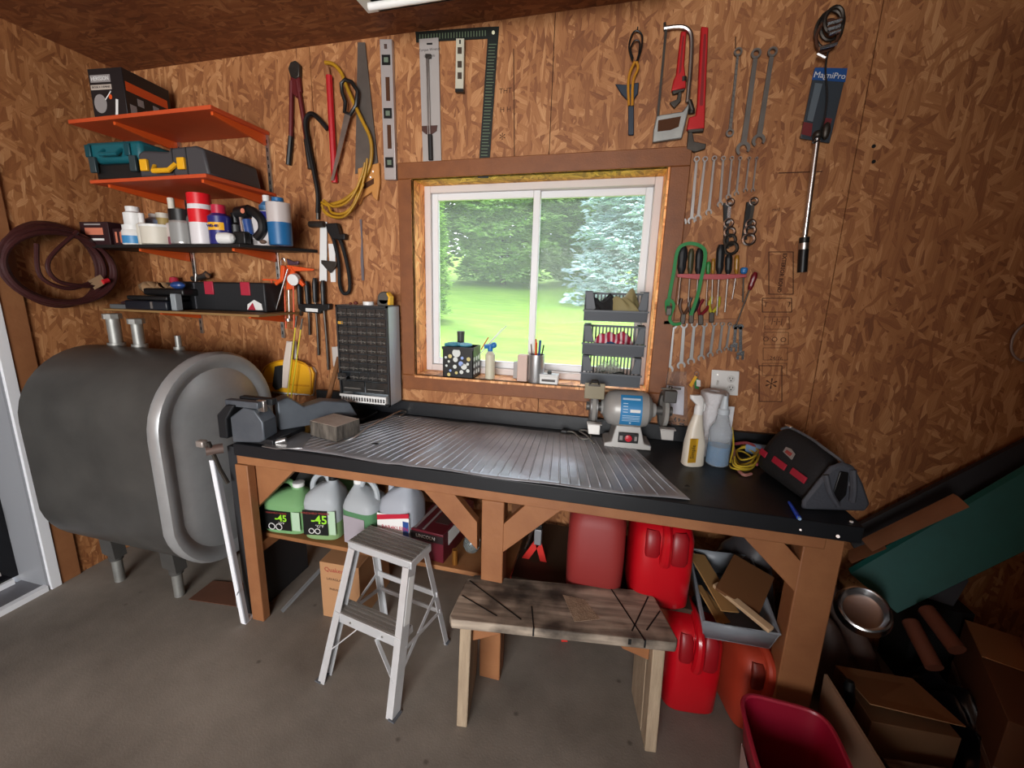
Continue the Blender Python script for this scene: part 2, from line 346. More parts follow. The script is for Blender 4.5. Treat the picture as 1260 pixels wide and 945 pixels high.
dr.part('threshold', MB().box(XL - .19, .25, 0, XL - .02, DY + .02, .022), mat('threshold_grey', '#75757a', .4, .3))
dr.part('sill_strip', MB().box(XL - .02, .25, 0, XL + .012, DY + .02, .03).box(XL - .20, .25, .0, XL - .18, DY - .01, .05), dw)
dr.part('door_panel', MB().box(XL - .24, .2, .05, XL - .20, DY + .02, 2.16), glassd)
dr.part('door_stile', MB().box(XL - .2, DY - .085, .05, XL - .185, DY - .07, 2.1), mat('brass_strip', '#a58a78', .3, .6))
dr.part('door_closer', MB().cyl((XL - .17, DY - .075, .34), (XL - .17, DY - .075, .46), .018, 10).beam((XL - .17, DY - .06, .12), (XL - .17, .4, .06), .02, .02), mat('pale_metal', '#b7b3ae', .4, .2))
# right and front walls (out of view, the front one with the open vehicle door)
DKW = mat('dark_studs', '#3a2b20', .8)
struct('wall_right', MB().box(XR, YK, 0, XR + .1, YW, ZC), DKW)
struct('wall_front', MB().box(XL, YK - .1, 0, -1.4, YK, ZC).box(1.0, YK - .1, 0, XR, YK, ZC).box(-1.4, YK - .1, 2.3, 1.0, YK, ZC), DKW)
# window
wn = T('window_1', None, None, ((WX0 + WX1) / 2, YW, WZ0), kind='structure')
REC = .16
def cas(name, pts, th=.02): wn.part(name, MB().prism([V(x, YW, z) for x, z in pts], (0, -th, 0)), CASING, bevel=.003)
cw = .085
cas('casing_board', [(WX0 - .07, WZ0 + 0), (WX0, WZ0 + 0), (WX0, WZ1), (WX0 - .07, WZ1)])
cas('casing_board', [(WX1 + .008, WZ0), (WX1 + .085, WZ0), (WX1 + .085, WZ1), (WX1 + .008, WZ1)])
cas('casing_board', [(WX0 - .07, WZ1), (WX1 + .085, WZ1), (WX1 + .085, WZ1 + .075), (WX0 - .07, WZ1 + .075)])
cas('casing_board', [(WX0 - .07, WZ0 - .08), (WX1 + .085, WZ0 - .07), (WX1 + .085, WZ0), (WX0 - .07, WZ0)])
lining = osb('osb_lining_daylit', 'XZ', (2.6, 2.6, 2.4), .7); lining2 = osb('osb_lining_side_daylit', 'YZ', (2.6, 2.6, 2.4), .7)  # raised tints paint window daylight into the reveal boards
wn.part('reveal_board', MB().box(WX0, YW - .018, WZ1, WX1, YW + REC, WZ1 + .011), osb('osb_lining_top_lawnlit', 'XY', (2.1, 2.6, 1.2), .7))  # yellow-green tint paints light from the lawn onto the top board
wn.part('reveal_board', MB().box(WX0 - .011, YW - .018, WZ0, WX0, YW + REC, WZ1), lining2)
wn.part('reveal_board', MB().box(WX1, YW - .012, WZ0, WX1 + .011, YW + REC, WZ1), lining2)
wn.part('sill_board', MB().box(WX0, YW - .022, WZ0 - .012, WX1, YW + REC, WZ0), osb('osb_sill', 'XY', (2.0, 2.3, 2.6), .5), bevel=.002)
vin = mat('window_vinyl', '#cfc7c4', .4)
def frame(mb, x0, x1, z0, z1, wd, y0, y1):
    return mb.box(x0, y0, z0, x0 + wd, y1, z1).box(x1 - wd, y0, z0, x1, y1, z1).box(x0 + wd, y0, z1 - wd, x1 - wd, y1, z1).box(x0 + wd, y0, z0, x1 - wd, y1, z0 + wd)
YV = YW + REC
wn.part('window_frame', frame(MB(), WX0, WX1, WZ0, WZ1, .035, YV - .02, YV + .06), vin, bevel=.003)
XS = -.375
for x0, x1, y in ((WX0 + .035, XS + .018, YV + .012), (XS - .018, WX1 - .035, YV + .038)):
    sa = wn.part('sash', frame(MB(), x0, x1, WZ0 + .035, WZ1 - .035, .034, y - .012, y + .012), mat('sash_white', '#dfe0e2', .35), bevel=.003)
    gl = bpy.data.materials.get('window_glass')
    if not gl:
        gl = bpy.data.materials.new('window_glass'); gl.use_nodes = True; g = gl.node_tree; g.nodes.clear()
        o_ = g.nodes.new('ShaderNodeOutputMaterial'); tr = g.nodes.new('ShaderNodeBsdfTransparent'); gs = g.nodes.new('ShaderNodeBsdfGlossy'); gs.inputs['Roughness'].default_value = .02
        df = g.nodes.new('ShaderNodeBsdfTranslucent'); df.inputs[0].default_value = (.9, .93, .95, 1)
        lw = g.nodes.new('ShaderNodeFresnel'); lw.inputs[0].default_value = 1.08; mxa = g.nodes.new('ShaderNodeMixShader'); mxb = g.nodes.new('ShaderNodeMixShader'); mxb.inputs[0].default_value = .07
        g.links.new(lw.outputs[0], mxa.inputs[0]); g.links.new(tr.outputs[0], mxb.inputs[1]); g.links.new(df.outputs[0], mxb.inputs[2]); g.links.new(mxb.outputs[0], mxa.inputs[1]); g.links.new(gs.outputs[0], mxa.inputs[2]); g.links.new(mxa.outputs[0], o_.inputs[0])
    wn.part('pane', MB().box(x0 + .034, y - .002, WZ0 + .069, x1 - .034, y + .002, WZ1 - .069), gl, parent=sa)
# ceiling lamp
lp = T('ceiling_light', 'white ceiling light tray above the framing square, mostly out of frame', 'lamp', (-.76, 1.55, ZC))
a = Z(453, 17, ZC - .05); 
lp.part('tray', MB().prism([V(a.x, a.y, ZC), V(a.x + 1.22, a.y, ZC), V(a.x + 1.17, a.y, ZC - .05), V(a.x + .05, a.y, ZC - .05)][::-1], (0, -.14, 0)).box(a.x, a.y - .16, ZC - .05, a.x + 1.2, a.y, ZC - .04), mat('lamp_white', '#e2e4dd', .4), bevel=.003)
lp.part('tube', MB().cyl((a.x + .05, a.y - .08, ZC - .075), (a.x + 1.15, a.y - .08, ZC - .075), .014), mat('lamp_tube', '#efefec', .3))

# ------------------------------------------------------------ outdoors
GRASS = mat('lawn_grass', '#5d8a1e', .9, hex2='#8aab35', vs=1.1, stretch=(1, 3.5, 1), contrast=.5, bump=.6, bs=30)
def zg(x, y):
    d = max(0, (y - 2) / 20); return -.25 + (2.15 - .05 * (min(x, 12) + 7)) * d ** 1.15 + .05 * math.sin(x * .7) * d
def lawn(u, v):
    x = -26 + 52 * u; y = YW + .2 + 34 * v; d = (y - 2) / 20
    return (x, y, zg(x, y))
struct('lawn', MB().grid(lawn, 60, 40), GRASS)
bark = mat('bark', '#5a4a3c', .9, var=.3, vs=8)
def foliage(h, r, n, sz, cone, rs, droop=.0):
    rnd = random.Random(rs); vs = []; fs = []
    for i in range(n):
        t = rnd.random() ** .85; z = .25 + t * (h - .25)
        rad = r * ((1 - t) ** .8 + .05) if cone else r * (math.sin(PI * min(1, t * .82 + .16))) ** .6
        a = rnd.uniform(0, 2 * PI); lay = .8 + .2 * math.sin(z * 5.5 + 2 * math.sin(a * 3)); q = rad * lay * rnd.uniform(.5, 1.05) 
        c = Vector((q * math.cos(a), q * math.sin(a), z - droop * q)); out = Vector((math.cos(a), math.sin(a), rnd.uniform(-.25, .35))).normalized()
        side = out.cross(Vector((0, 0, 1))).normalized(); s_ = sz * rnd.uniform(.6, 1.4)
        for k in (-1, 0, 1):
            d = (out * 1.0 + side * k * .8 + Vector((0, 0, rnd.uniform(-.3, .3)))).normalized(); w_ = d.cross(Vector((0, 0, 1))).normalized() * s_ * .22; up = Vector((0, 0, s_ * .16))
            b0 = len(vs); vs += [c, c + d * s_ * .55 + w_, c + d * s_ * .55 - w_, c + d * s_ * .5 + up, c + d * s_]
            fs += [(b0, b0 + 1, b0 + 3), (b0, b0 + 3, b0 + 2), (b0 + 1, b0 + 4, b0 + 3), (b0 + 3, b0 + 4, b0 + 2)]
    mb = MB(); mb.v = [Vector(x) for x in vs]; mb.f = fs; mb.mi = [0] * len(fs); return mb
def tree(name, label, x, y, h, r, m_, cone, n, sz, seed, droop=0):
    t_ = T(name, label, 'tree', (x, y, zg(x, y) - .1), local=True)
    fo = t_.part('foliage', foliage(h, r, n, sz, cone, seed, droop), m_, smooth=False)
    t_.part('trunk', MB().tube([(0, 0, 0), (0, 0, h * .9)], [.16, .03], 8), bark)
    b_ = MB(); rnd = random.Random(seed)
    for k in range(40):
        z = rnd.uniform(.3, h * .8); a = rnd.uniform(0, 2 * PI); q = r * .8 * (1 - z / h if cone else .8); b_.tube([(0, 0, z), (q * math.cos(a), q * math.sin(a), z + rnd.uniform(-.2, .4))], [.035, .012], 4)
    t_.part('branches', b_, bark, kind='stuff')
G1 = mat('pine_green', '#5f8a3c', .9, hex2='#a3c470', vs=1.5, contrast=.5); G2 = mat('pine_green_dark', '#557d3a', .9, hex2='#90b466', vs=1.3, contrast=.5)
G3 = mat('blue_spruce', '#86a5a8', .9, hex2='#cfe2e0', vs=1.4, contrast=.5); G4 = mat('cedar_green', '#6a9a30', .9, hex2='#9cc452', vs=2, contrast=.5)
tree('pine_tree', 'green pine at the left in the left sash, beside the light cedar edge', -9.6, 19.0, 9.5, 2.9, G1, False, 14000, .36, 1)
tree('pine_tree', 'green pine filling the middle of the left sash', -5.0, 21, 10, 3.0, G1, False, 15000, .36, 2)
tree('pine_tree', 'darker green pine just right of the middle window stile', -1.4, 23.8, 10, 2.6, G2, False, 14000, .36, 3)
tree('pine_tree', 'green pine far back, behind the blue spruce', 3.9, 26, 11, 3.2, G1, False, 9000, .45, 5)
tree('blue_spruce', 'pale blue spruce with layered branches in the right sash', 1.2, 17.6, 10.5, 2.9, G3, True, 14000, .3, 4, .15)
tree('cedar_tree', 'narrow bright green cedar at the left edge of the window view', -4.75, 11.2, 6, .62, G4, True, 6000, .14, 6)
# ------------------------------------------------------------ workbench
TOPB = mat('bench_top_black', '#15171b', .42, var=.25, vs=8, bump=.06, bs=25)
bx0, bx1 = -1.535, .8
wb_ = T('workbench', 'long timber workbench with black painted top and backsplash under the window', 'workbench', ((bx0 + bx1) / 2, 1.75, 0))
wb_.part('worktop', MB().box(bx0, YF, ZB - .055, bx1, YW - .003, ZB), TOPB, bevel=.003)
wb_.part('backsplash', MB().box(-1.56, YW - .025, ZB, bx1 - .03, YW - .001, ZB + .075).box(-1.56, YW - .05, ZB, -1.36, YW - .025, ZB + .1), TOPB, bevel=.002)
wb_.part('front_rail', MB().box(bx0 + .0, YF + .012, ZB - .098, bx1 - .085, YF + .05, ZB - .055), TIMBER, bevel=.003)
wb_.part('rear_rail', MB().box(bx0 + .005, YW - .08, ZB - .13, bx1 - .05, YW - .04, ZB - .055), TIMBER, bevel=.003)
wb_.part('end_rail', MB().box(bx1 - .08, YF + .1, ZB - .145, bx1 - .04, YW - .1, ZB - .055), TIMBER)
def leg(x0, x1, y0, y1, z1=ZB - .056): return wb_.part('leg', MB().box(x0, y0, 0, x1, y1, z1), TIMBER, bevel=.004)
leg(-1.545, -1.478, YF + .006, YF + .05, ZB - .1); leg(-.405, -.318, YF + .01, YF + .05, ZB - .098); leg(-.40, -.32, YF + .05, YF + .09, ZB - .1)
leg(bx1 - .14, bx1 - .03, YF + .02, YF + .105)
leg(-1.49, -1.40, YW - .1, YW - .01, .7); leg(-.4, -.31, YW - .1, YW - .01, .7); leg(bx1 - .15, bx1 - .06, YW - .1, YW - .01)
def brace(p, q, w_=.085, y=YF + .015):
    p, q = V(p[0], y, p[1]), V(q[0], y, q[1]); d = (q - p).normalized(); nrm = V(-d.z, 0, d.x) * w_ / 2
    wb_.part('brace', MB().prism([p - nrm, q - nrm, q + nrm, p + nrm], (0, .036, 0)), TIMBER, bevel=.003)
def brace2(pts, y, th=.036): wb_.part('brace', MB().prism([YP(u, v, y) for u, v in pts], (0, th, 0)), TIMBER, bevel=.002)
brace2([(308, 566), (366, 574), (361, 580), (312, 629)], YF + .055); brace2([(517, 599), (512, 594), (549, 598), (556, 605), (587, 643), (587, 677)], YF + .014); brace2([(617, 647), (648, 620), (652, 614), (700, 621), (692, 627), (617, 681)], YF + .014); brace2([(912, 658), (908, 652), (958, 660), (963, 666), (1006, 714), (1001, 753)], YF + .022)
wb_.part('side_panel', MB().box(-1.60, YF + .03, .0, -1.548, YF + .42, ZB - .03), mat('dark_panel', '#26272a', .6))
wb_.part('shelf_board', MB().box(-1.54, 1.53, .395, -.31, YW - .05, .415), mat('shelf_wood', '#7b4e2c', .6, hex2='#9b6b42', vs=6), bevel=.002)
wb_.part('shelf_bearer', MB().box(-1.54, 1.485, .345, -1.49, 2.0, .394), TIMBER)
wb_.part('shelf_strut', MB().beam((-1.41, YF + .05, .04), (-1.15, 2.0, .38), .014, .014).beam((-.32, YF + .09, .42), (-.5, 2.03, .05), .012, .012), mat('grey_angle', '#86888a', .45, .5))
wb_.part('screw', MB().cyl(YP(1031, 660, YF + .001), YP(1031, 660, YF - .004), .005).cyl(YP(985, 652, YF + .001), YP(985, 652, YF - .003), .003), STEEL)
wb_.part('lower_rail', MB().box(.35, YW - .12, .62, .72, YW - .08, .70), TIMBER)

# ridged mat lying on the worktop, edge drooping over the front
def mat_top():
    mb = MB(); nu, nv = 616, 26
    A, B_, C_, D_ = V(-1.34, 1.445, 0), V(.315, 1.45, 0), V(.13, 2.0, 0), V(-1.05, 2.03, 0)
    def fn(u, v):
        lo = A.lerp(B_, u); hi = D_.lerp(C_, u); p = lo.lerp(hi, v)
        fr = (1 - v) ** 4; p.y -= (.02 * math.sin(PI * min(1, max(0, (u - .1) / .85))) + .004 * math.sin(u * 23)) * fr
        if u < .27: p.y += (.27 - u) * .3 * v ** 2 * .2
        h = .0045 + .0025 * math.sin(u * 17 + v * 3) * math.sin(v * 9 + u * 5) + .003 * math.exp(-((u - .36) / .02) ** 2)
        k = (u * 44) % 1.0; e_ = .04 + .03 * math.sin(int(u * 44) * 2.1)
        if .42 < k < .56 and e_ < v < .97 - e_ * .5: h += .0022
        p.z = ZB + max(.0008, h) ; return tuple(p)
    mb.grid(fn, nu, nv); return mb
MATM = mat('ridged_mat', '#85878d', .30, .4, hex2='#b4b6bb', vs=5, contrast=.5, bump=.12, bs=30)
o = solo('bench_mat', 'grey ridged aluminium-look mat covering most of the worktop', 'mat', mat_top(), MATM, base=(-.5, 1.7, ZB))
m_ = o.modifiers.new('s', 'SOLIDIFY'); m_.thickness = .0015; m_.offset = -1
KEEP_MAT = o
m = MB(); a = Z(462, 546, ZB + .0085); m.prism([a + V(-.018, -.004, 0), a + V(.008, -.008, 0), a + V(.016, .006, 0), a + V(-.004, .012, 0)], (0, 0, .001)); a = Z(846, 598, ZB + .008); m.prism([a + V(-.012, -.006, 0), a + V(.008, -.004, 0), a + V(.0, .012, 0)], (0, 0, .001)); m.v = [p - o.location for p in m.v]
_obj('torn_spot', m.mesh('torn_spot', BLKM), o)
wb_.part('shelf_board', MB().box(-.31, 1.58, .375, .40, YW - .05, .395), mat('shelf_dark', '#3d2a1c', .7), bevel=.002)
# ------------------------------------------------------------ fuel oil tank
tk = T('oil_tank', 'grey steel obround fuel tank on short pipe legs in the left corner', 'tank', (-2.2, 1.62, 0))
def obring(x, cy, cz, r, hh, n=40):
    o = []
    for k in range(n):
        t = 2 * PI * k / n; c, s_ = math.cos(t), math.sin(t); o.append(V(x, cy + r * c, cz + (hh - r) * (1 if s_ >= 0 else -1) + r * s_))
    return o
def rings(mb, R):
    n = len(R[0]); vs = [p for q in R for p in q]; fs = [(i * n + k, i * n + (k + 1) % n, (i + 1) * n + (k + 1) % n, (i + 1) * n + k) for i in range(len(R) - 1) for k in range(n)]
    fs += [tuple(range(n))[::-1], tuple((len(R) - 1) * n + k for k in range(n))]; return mb.add(vs, fs)
cy, cz, r_, hh = 1.61, .735, .325, .52
TNK = mat('tank_grey_paint', '#3c3b3a', .42, .25, hex2='#5a5855', vs=3, contrast=.6, bump=.03, bs=12); CAPM = mat('tank_end_steel', '#8e8f90', .36, .4, hex2='#b6b7b8', vs=3, contrast=.6)
tk.part('shell', rings(MB(), [obring(-2.62, cy, cz, r_ - .03, hh - .03), obring(-2.6, cy, cz, r_, hh), obring(-1.80, cy, cz, r_, hh)]), TNK)
tk.part('end_cap', rings(MB(), [obring(-1.815, cy, cz, r_ + .006, hh + .006), obring(-1.785, cy, cz, r_ + .008, hh + .008), obring(-1.765, cy, cz, r_ - .004, hh - .004), obring(-1.762, cy, cz, r_ - .03, hh - .03), obring(-1.775, cy, cz, r_ - .055, hh - .055), obring(-1.782, cy, cz, r_ - .07, hh - .07), obring(-1.768, cy, cz, r_ - .11, hh - .11), obring(-1.755, cy, cz, r_ - .2, hh - .2)]), CAPM)
for x, y in ((-2.44, 1.47), (-2.03, 1.47), (-2.44, 1.80), (-2.03, 1.80)):
    lg = tk.part('leg', MB().cyl((x, y, 0), (x, y, .19), .024, 14), GALV)
    tk.part('leg_bracket', MB().prism([V(x - .05, y - .03, .17), V(x + .04, y - .03, .15), V(x + .02, y - .03, .36), V(x - .06, y - .03, .36)], (0, .06, 0)).cyl((x, y, .13), (x, y, .16), .032), TNK, parent=lg)
for x, r1, h1, s_ in ((-2.49, .03, .14, 1), (-2.33, .026, .12, 1), (-2.07, .014, .07, 0)):
    mb = MB().cyl((x, 1.68, 1.25), (x, 1.68, 1.25 + h1), r1, 16)
    if s_: mb.cyl((x, 1.68, 1.25 + h1), (x, 1.68, 1.25 + h1 + .025), r1 + .012, 8)
    tk.part('pipe_fitting', mb.cyl((x, 1.68, 1.24), (x, 1.68, 1.265), r1 + .01, 16), GALV)
solo('floor_sheet', 'reddish brown cardboard sheet on the floor between tank and bench leg', 'sheet', MB().prism([Z(232, 738, .004), Z(262, 715, .004), Z(300, 718, .004), Z(300, 748, .004)], (0, 0, .003)), mat('brown_card', '#5d3c2c', .8, var=.2))

# ------------------------------------------------------------ shelves
brk = mat('bracket_orange', '#d2561f', .45, .1)
def shelf(name, label, z, x0, x1, yf, thick, m_, brs, under=True, brdep=.3, poly=None):
    t_ = T(name, label, 'shelf', ((x0 + x1) / 2, YW, z))
    P = poly or [(x0, yf), (x1, yf), (x1, YW - .002), (x0, YW - .002)]
    t_.part('board', MB().prism([V(x, y, z) for x, y in P], (0, 0, thick)), m_, bevel=.002)
    for xb, yb in brs:
        t_.part('bracket', MB().prism([V(xb, YW - .012, z), V(xb, yb, z), V(xb, yb, z - .014), V(xb, YW - .012, z - .05)], (.014, 0, 0)), brk, bevel=.001)
    return t_
OPB = mat('orange_board', '#b5441f', .5, hex2='#c9522a', vs=4)
shelf('wall_shelf', 'orange wall shelf, topmost of the four, with a picture box on it', 2.34, XL + .06, -1.77, 1.735, .018, OPB, [(-2.39, 1.76), (-1.80, 1.76)])
shelf('wall_shelf', 'orange wall shelf holding two tool cases, second from the top', 2.04, -2.46, -1.76, 1.66, .016, OPB, [(-2.39, 1.69), (-1.82, 1.69)])
shelf('wall_shelf', 'black wall shelf crowded with bottles and spray cans', 1.75, XL + .01, -1.525, 1.745, .016, mat('black_board', '#191717', .5), [(-2.40, 1.8), (-1.80, 1.8)], poly=[(XL + .01, 1.745), (-1.70, 1.745), (-1.525, YW - .002), (XL + .01, YW - .002)])
shelf('wall_shelf', 'thin bare wooden wall shelf under the black toolbox, lowest of the four', 1.42, XL + .01, -1.66, 1.78, .012, mat('bare_shelf', '#8a6a40', .6), [(-2.37, 1.84), (-1.78, 1.84)])
for x, l in ((-2.38, 'left silver slotted shelf upright, above the oil tank'), (-1.795, 'right silver slotted shelf upright beside the orange caulking guns')):
    mb = MB().box(x, YW - .012, 1.28, x + .022, YW - .001, 2.36)
    t_ = T('shelf_upright', l, 'shelf upright', (x, YW, 1.28)); t_.part('rail', mb, STEEL, bevel=.001)
    mb = MB(); [mb.box(x + .008, YW - .0128, 1.3 + k * .04, x + .014, YW - .0115, 1.318 + k * .04) for k in range(26)]; t_.part('slots', mb, BLKM)

# ------------------------------------------------------------ wooden bench stool
ang = math.radians(8.3)
WEATH = bpy.data.materials.new('weathered_wood'); WEATH.use_nodes = True
n = WEATH.node_tree; b = n.nodes['Principled BSDF']; L = n.links.new; t = n.nodes.new('ShaderNodeTexCoord'); mp = n.nodes.new('ShaderNodeMapping'); mp.inputs['Scale'].default_value = (1.5, 14, 14); L(t.outputs['Object'], mp.inputs[0])
g1 = n.nodes.new('ShaderNodeTexNoise'); g1.inputs['Scale'].default_value = 3; g1.inputs['Detail'].default_value = 8; L(mp.outputs[0], g1.inputs['Vector'])
c1 = n.nodes.new('ShaderNodeValToRGB'); c1.color_ramp.elements[0].position = .3; c1.color_ramp.elements[1].position = .7; c1.color_ramp.elements[0].color = lin('#6b5f54'); c1.color_ramp.elements[1].color = lin('#b8a997'); L(g1.outputs[0], c1.inputs[0])
g2 = n.nodes.new('ShaderNodeTexNoise'); g2.inputs['Scale'].default_value = 5.5; g2.inputs['Detail'].default_value = 5; L(t.outputs['Object'], g2.inputs['Vector'])
c2 = n.nodes.new('ShaderNodeValToRGB'); c2.color_ramp.elements[0].position = .38; c2.color_ramp.elements[1].position = .58; c2.color_ramp.elements[0].color = (.17, .16, .16, 1); c2.color_ramp.elements[1].color = (1, 1, 1, 1); L(g2.outputs[0], c2.inputs[0])
mx = n.nodes.new('ShaderNodeMixRGB'); mx.blend_type = 'MULTIPLY'; mx.inputs[0].default_value = 1; L(c1.outputs[0], mx.inputs[1]); L(c2.outputs[0], mx.inputs[2]); L(mx.outputs[0], b.inputs['Base Color']); b.inputs['Roughness'].default_value = .75
bp = n.nodes.new('ShaderNodeBump'); bp.inputs['Strength'].default_value = .4; bp.inputs['Distance'].default_value = .004; L(g1.outputs[0], bp.inputs['Height']); L(bp.outputs[0], b.inputs['Normal'])
PALEW = mat('pale_weathered', '#85735f', .75, hex2='#a9967e', vs=4, stretch=(8, 8, 1), bump=.3, bs=20)
st = T('sawing_bench', 'low weathered wooden bench with blackened, saw-cut top in front of the workbench', 'bench', (-.09, 1.385, 0), ang, local=True)
hx, hy, zt = .385, .125, .46
c_ = .035
top = [(-hx + c_ * .3, -hy), (hx - c_ * .3, -hy), (hx, -hy + c_ * .6), (hx - .025, hy - c_), (hx - .055, hy), (-hx + .055, hy), (-hx + .025, hy - c_), (-hx, -hy + c_ * .6)]
st.part('seat', MB().prism([V(x, y, zt - .035) for x, y in top], (0, 0, .035)), WEATH, bevel=.005)
cut = MB()
for a_, b_ in (((-.36, .0), (-.22, -.085)), ((-.345, .085), (-.135, -.09)), ((-.10, -.02), (-.09, -.126)), ((.20, .12), (.275, -.126)), ((.335, .09), (.24, -.09)), ((.36, .02), (.29, -.08))):
    cut.beam(V(*a_, zt + .0002), V(*b_, zt + .0002), .005, .0016)
cut.box(-.094, -hy - .0008, zt - .03, -.088, -hy + .001, zt).box(.273, -hy - .0008, zt - .028, .279, -hy + .001, zt).box(.222, -hy - .001, zt - .022, .232, -hy + .001, zt - .002)
st.part('saw_cut', cut, BLKM)
st.part('bare_patch', MB().prism([V(.015, .055, zt), V(.095, .04, zt), V(.14, -.05, zt), V(.05, -.075, zt)], (0, 0, .0006)), PALEW, label='pale diamond patch')
for sx in (-1, 1):
    x = sx * (hx - .06)
    for y0, y1 in ((-hy + .004, -.012), (-.010, hy - .01)) if sx < 0 else ((-hy + .004, -.055), (-.052, hy - .01)):
        st.part('leg_board', MB().prism([V(x - .02 * sx, y0, zt - .035), V(x - .02 * sx, y1, zt - .035), V(x + .02 * sx, y1, zt - .035), V(x + .02 * sx, y0, zt - .035)], (sx * .012, 0, -(zt - .035))), PALEW, bevel=.004)
    st.part('corner_block', MB().prism([V(x - sx * .02, -.09, zt - .036), V(x - sx * .14, -.09, zt - .036), V(x - sx * .11, -.09, zt - .075), V(x - sx * .02, -.09, zt - .11)], (0, .03, 0)), TIMBER, bevel=.003)
    st.part('corner_block', MB().prism([V(x - sx * .02, .06, zt - .036), V(x - sx * .14, .06, zt - .036), V(x - sx * .11, .06, zt - .075), V(x - sx * .02, .06, zt - .11)], (0, .03, 0)), PALEW, bevel=.003)

# ------------------------------------------------------------ aluminium step stool
ld = T('step_stool', 'small aluminium folding step stool standing in front of the jugs', 'step stool', (-.842, 1.21, 0), math.radians(-10.3), local=True)
zt = .55
TREAD = mat('tread_dark', '#6c6761', .5, .2, hex2='#8d8983', vs=5, stretch=(1, 20, 1))
ld.part('top_cap', MB().box(-.16, .165, zt - .035, .16, .305, zt - .002), ALU2, bevel=.003)
mb = MB()
for k in range(6): mb.box(-.155, .171 + k * .022, zt - .002, .155, .186 + k * .022, zt + .001)
ld.part('top_tread', mb, TREAD)
for sx in (-1, 1):
    f0, f1 = V(sx * .185, .0, 0), V(sx * .15, .172, zt - .03)
    ra = MB().beam(f0 + V(0, .012, 0), f1 + V(0, .012, 0), .004, .05, (0, 1, 0)).beam(f0 + V(-sx * .014, -.010, 0), f1 + V(-sx * .014, -.010, 0), .030, .004, (0, 1, 0)).beam(f0 + V(-sx * .012, .035, 0), f1 + V(-sx * .012, .035, 0), .024, .004, (0, 1, 0))
    ra.v = [V(p.x, p.y, max(0.0, p.z)) for p in ra.v]
    rl = ld.part('front_rail', ra, ALU2); ld.part('rubber_foot', MB().box(f0.x - .016, -.016, 0, f0.x + .012, .036, .006), GRY, parent=rl)
    ld.part('side_label', MB().beam(f0.lerp(f1, .60) + V(sx * .0035, .012, 0), f0.lerp(f1, .93) + V(sx * .0035, .012, 0), .0012, .034, (0, 1, 0)), WHT, parent=rl, label='white printed sticker')
    g0, g1_ = V(sx * .18, .39, 0), V(sx * .14, .29, zt - .03)
    rb = MB().beam(g0, g1_, .004, .028, (0, 1, 0)).beam(g0 + V(-sx * .008, .014, 0), g1_ + V(-sx * .008, .014, 0), .018, .003, (0, 1, 0))
    rr = ld.part('rear_rail', rb, ALU2); ld.part('rubber_foot', MB().box(g0.x - .010, .378, 0, g0.x + .010, .404, .008), GRY, parent=rr)
    ld.part('side_brace', MB().beam(f0.lerp(f1, .42) + V(0, .03, 0), g0.lerp(g1_, .36), .004, .018, (0, 1, 0)).beam(f0.lerp(f1, .30) + V(0, .03, 0), g0.lerp(g1_, .55), .004, .016, (0, 1, 0)), ALU2)
    ld.part('diagonal_brace', MB().beam(V(sx * .165, .035, .12), V(sx * .05, .075, .235), .004, .016, (0, 1, 0)), ALU2)
sy = .085
ld.part('step', MB().box(-.165, sy - .005, .245, .165, sy + .075, .275).box(-.168, sy - .008, .232, .168, sy - .003, .277), ALU2, bevel=.002)
mb = MB(); [mb.box(-.16, sy + k * .019, .275, .16, sy + .013 + k * .019, .2775) for k in range(4)]; ld.part('step_tread', mb, TREAD)
ld.part('rear_crossbar', MB().box(-.165, .338, .27, .165, .344, .295).box(-.17, .352, .18, .17, .358, .20), ALU2)
ld.part('rivet', MB().cyl((.08, sy - .008, .255), (.08, sy - .012, .255), .004).cyl((-.08, sy - .008, .255), (-.08, sy - .012, .255), .004), STEEL)
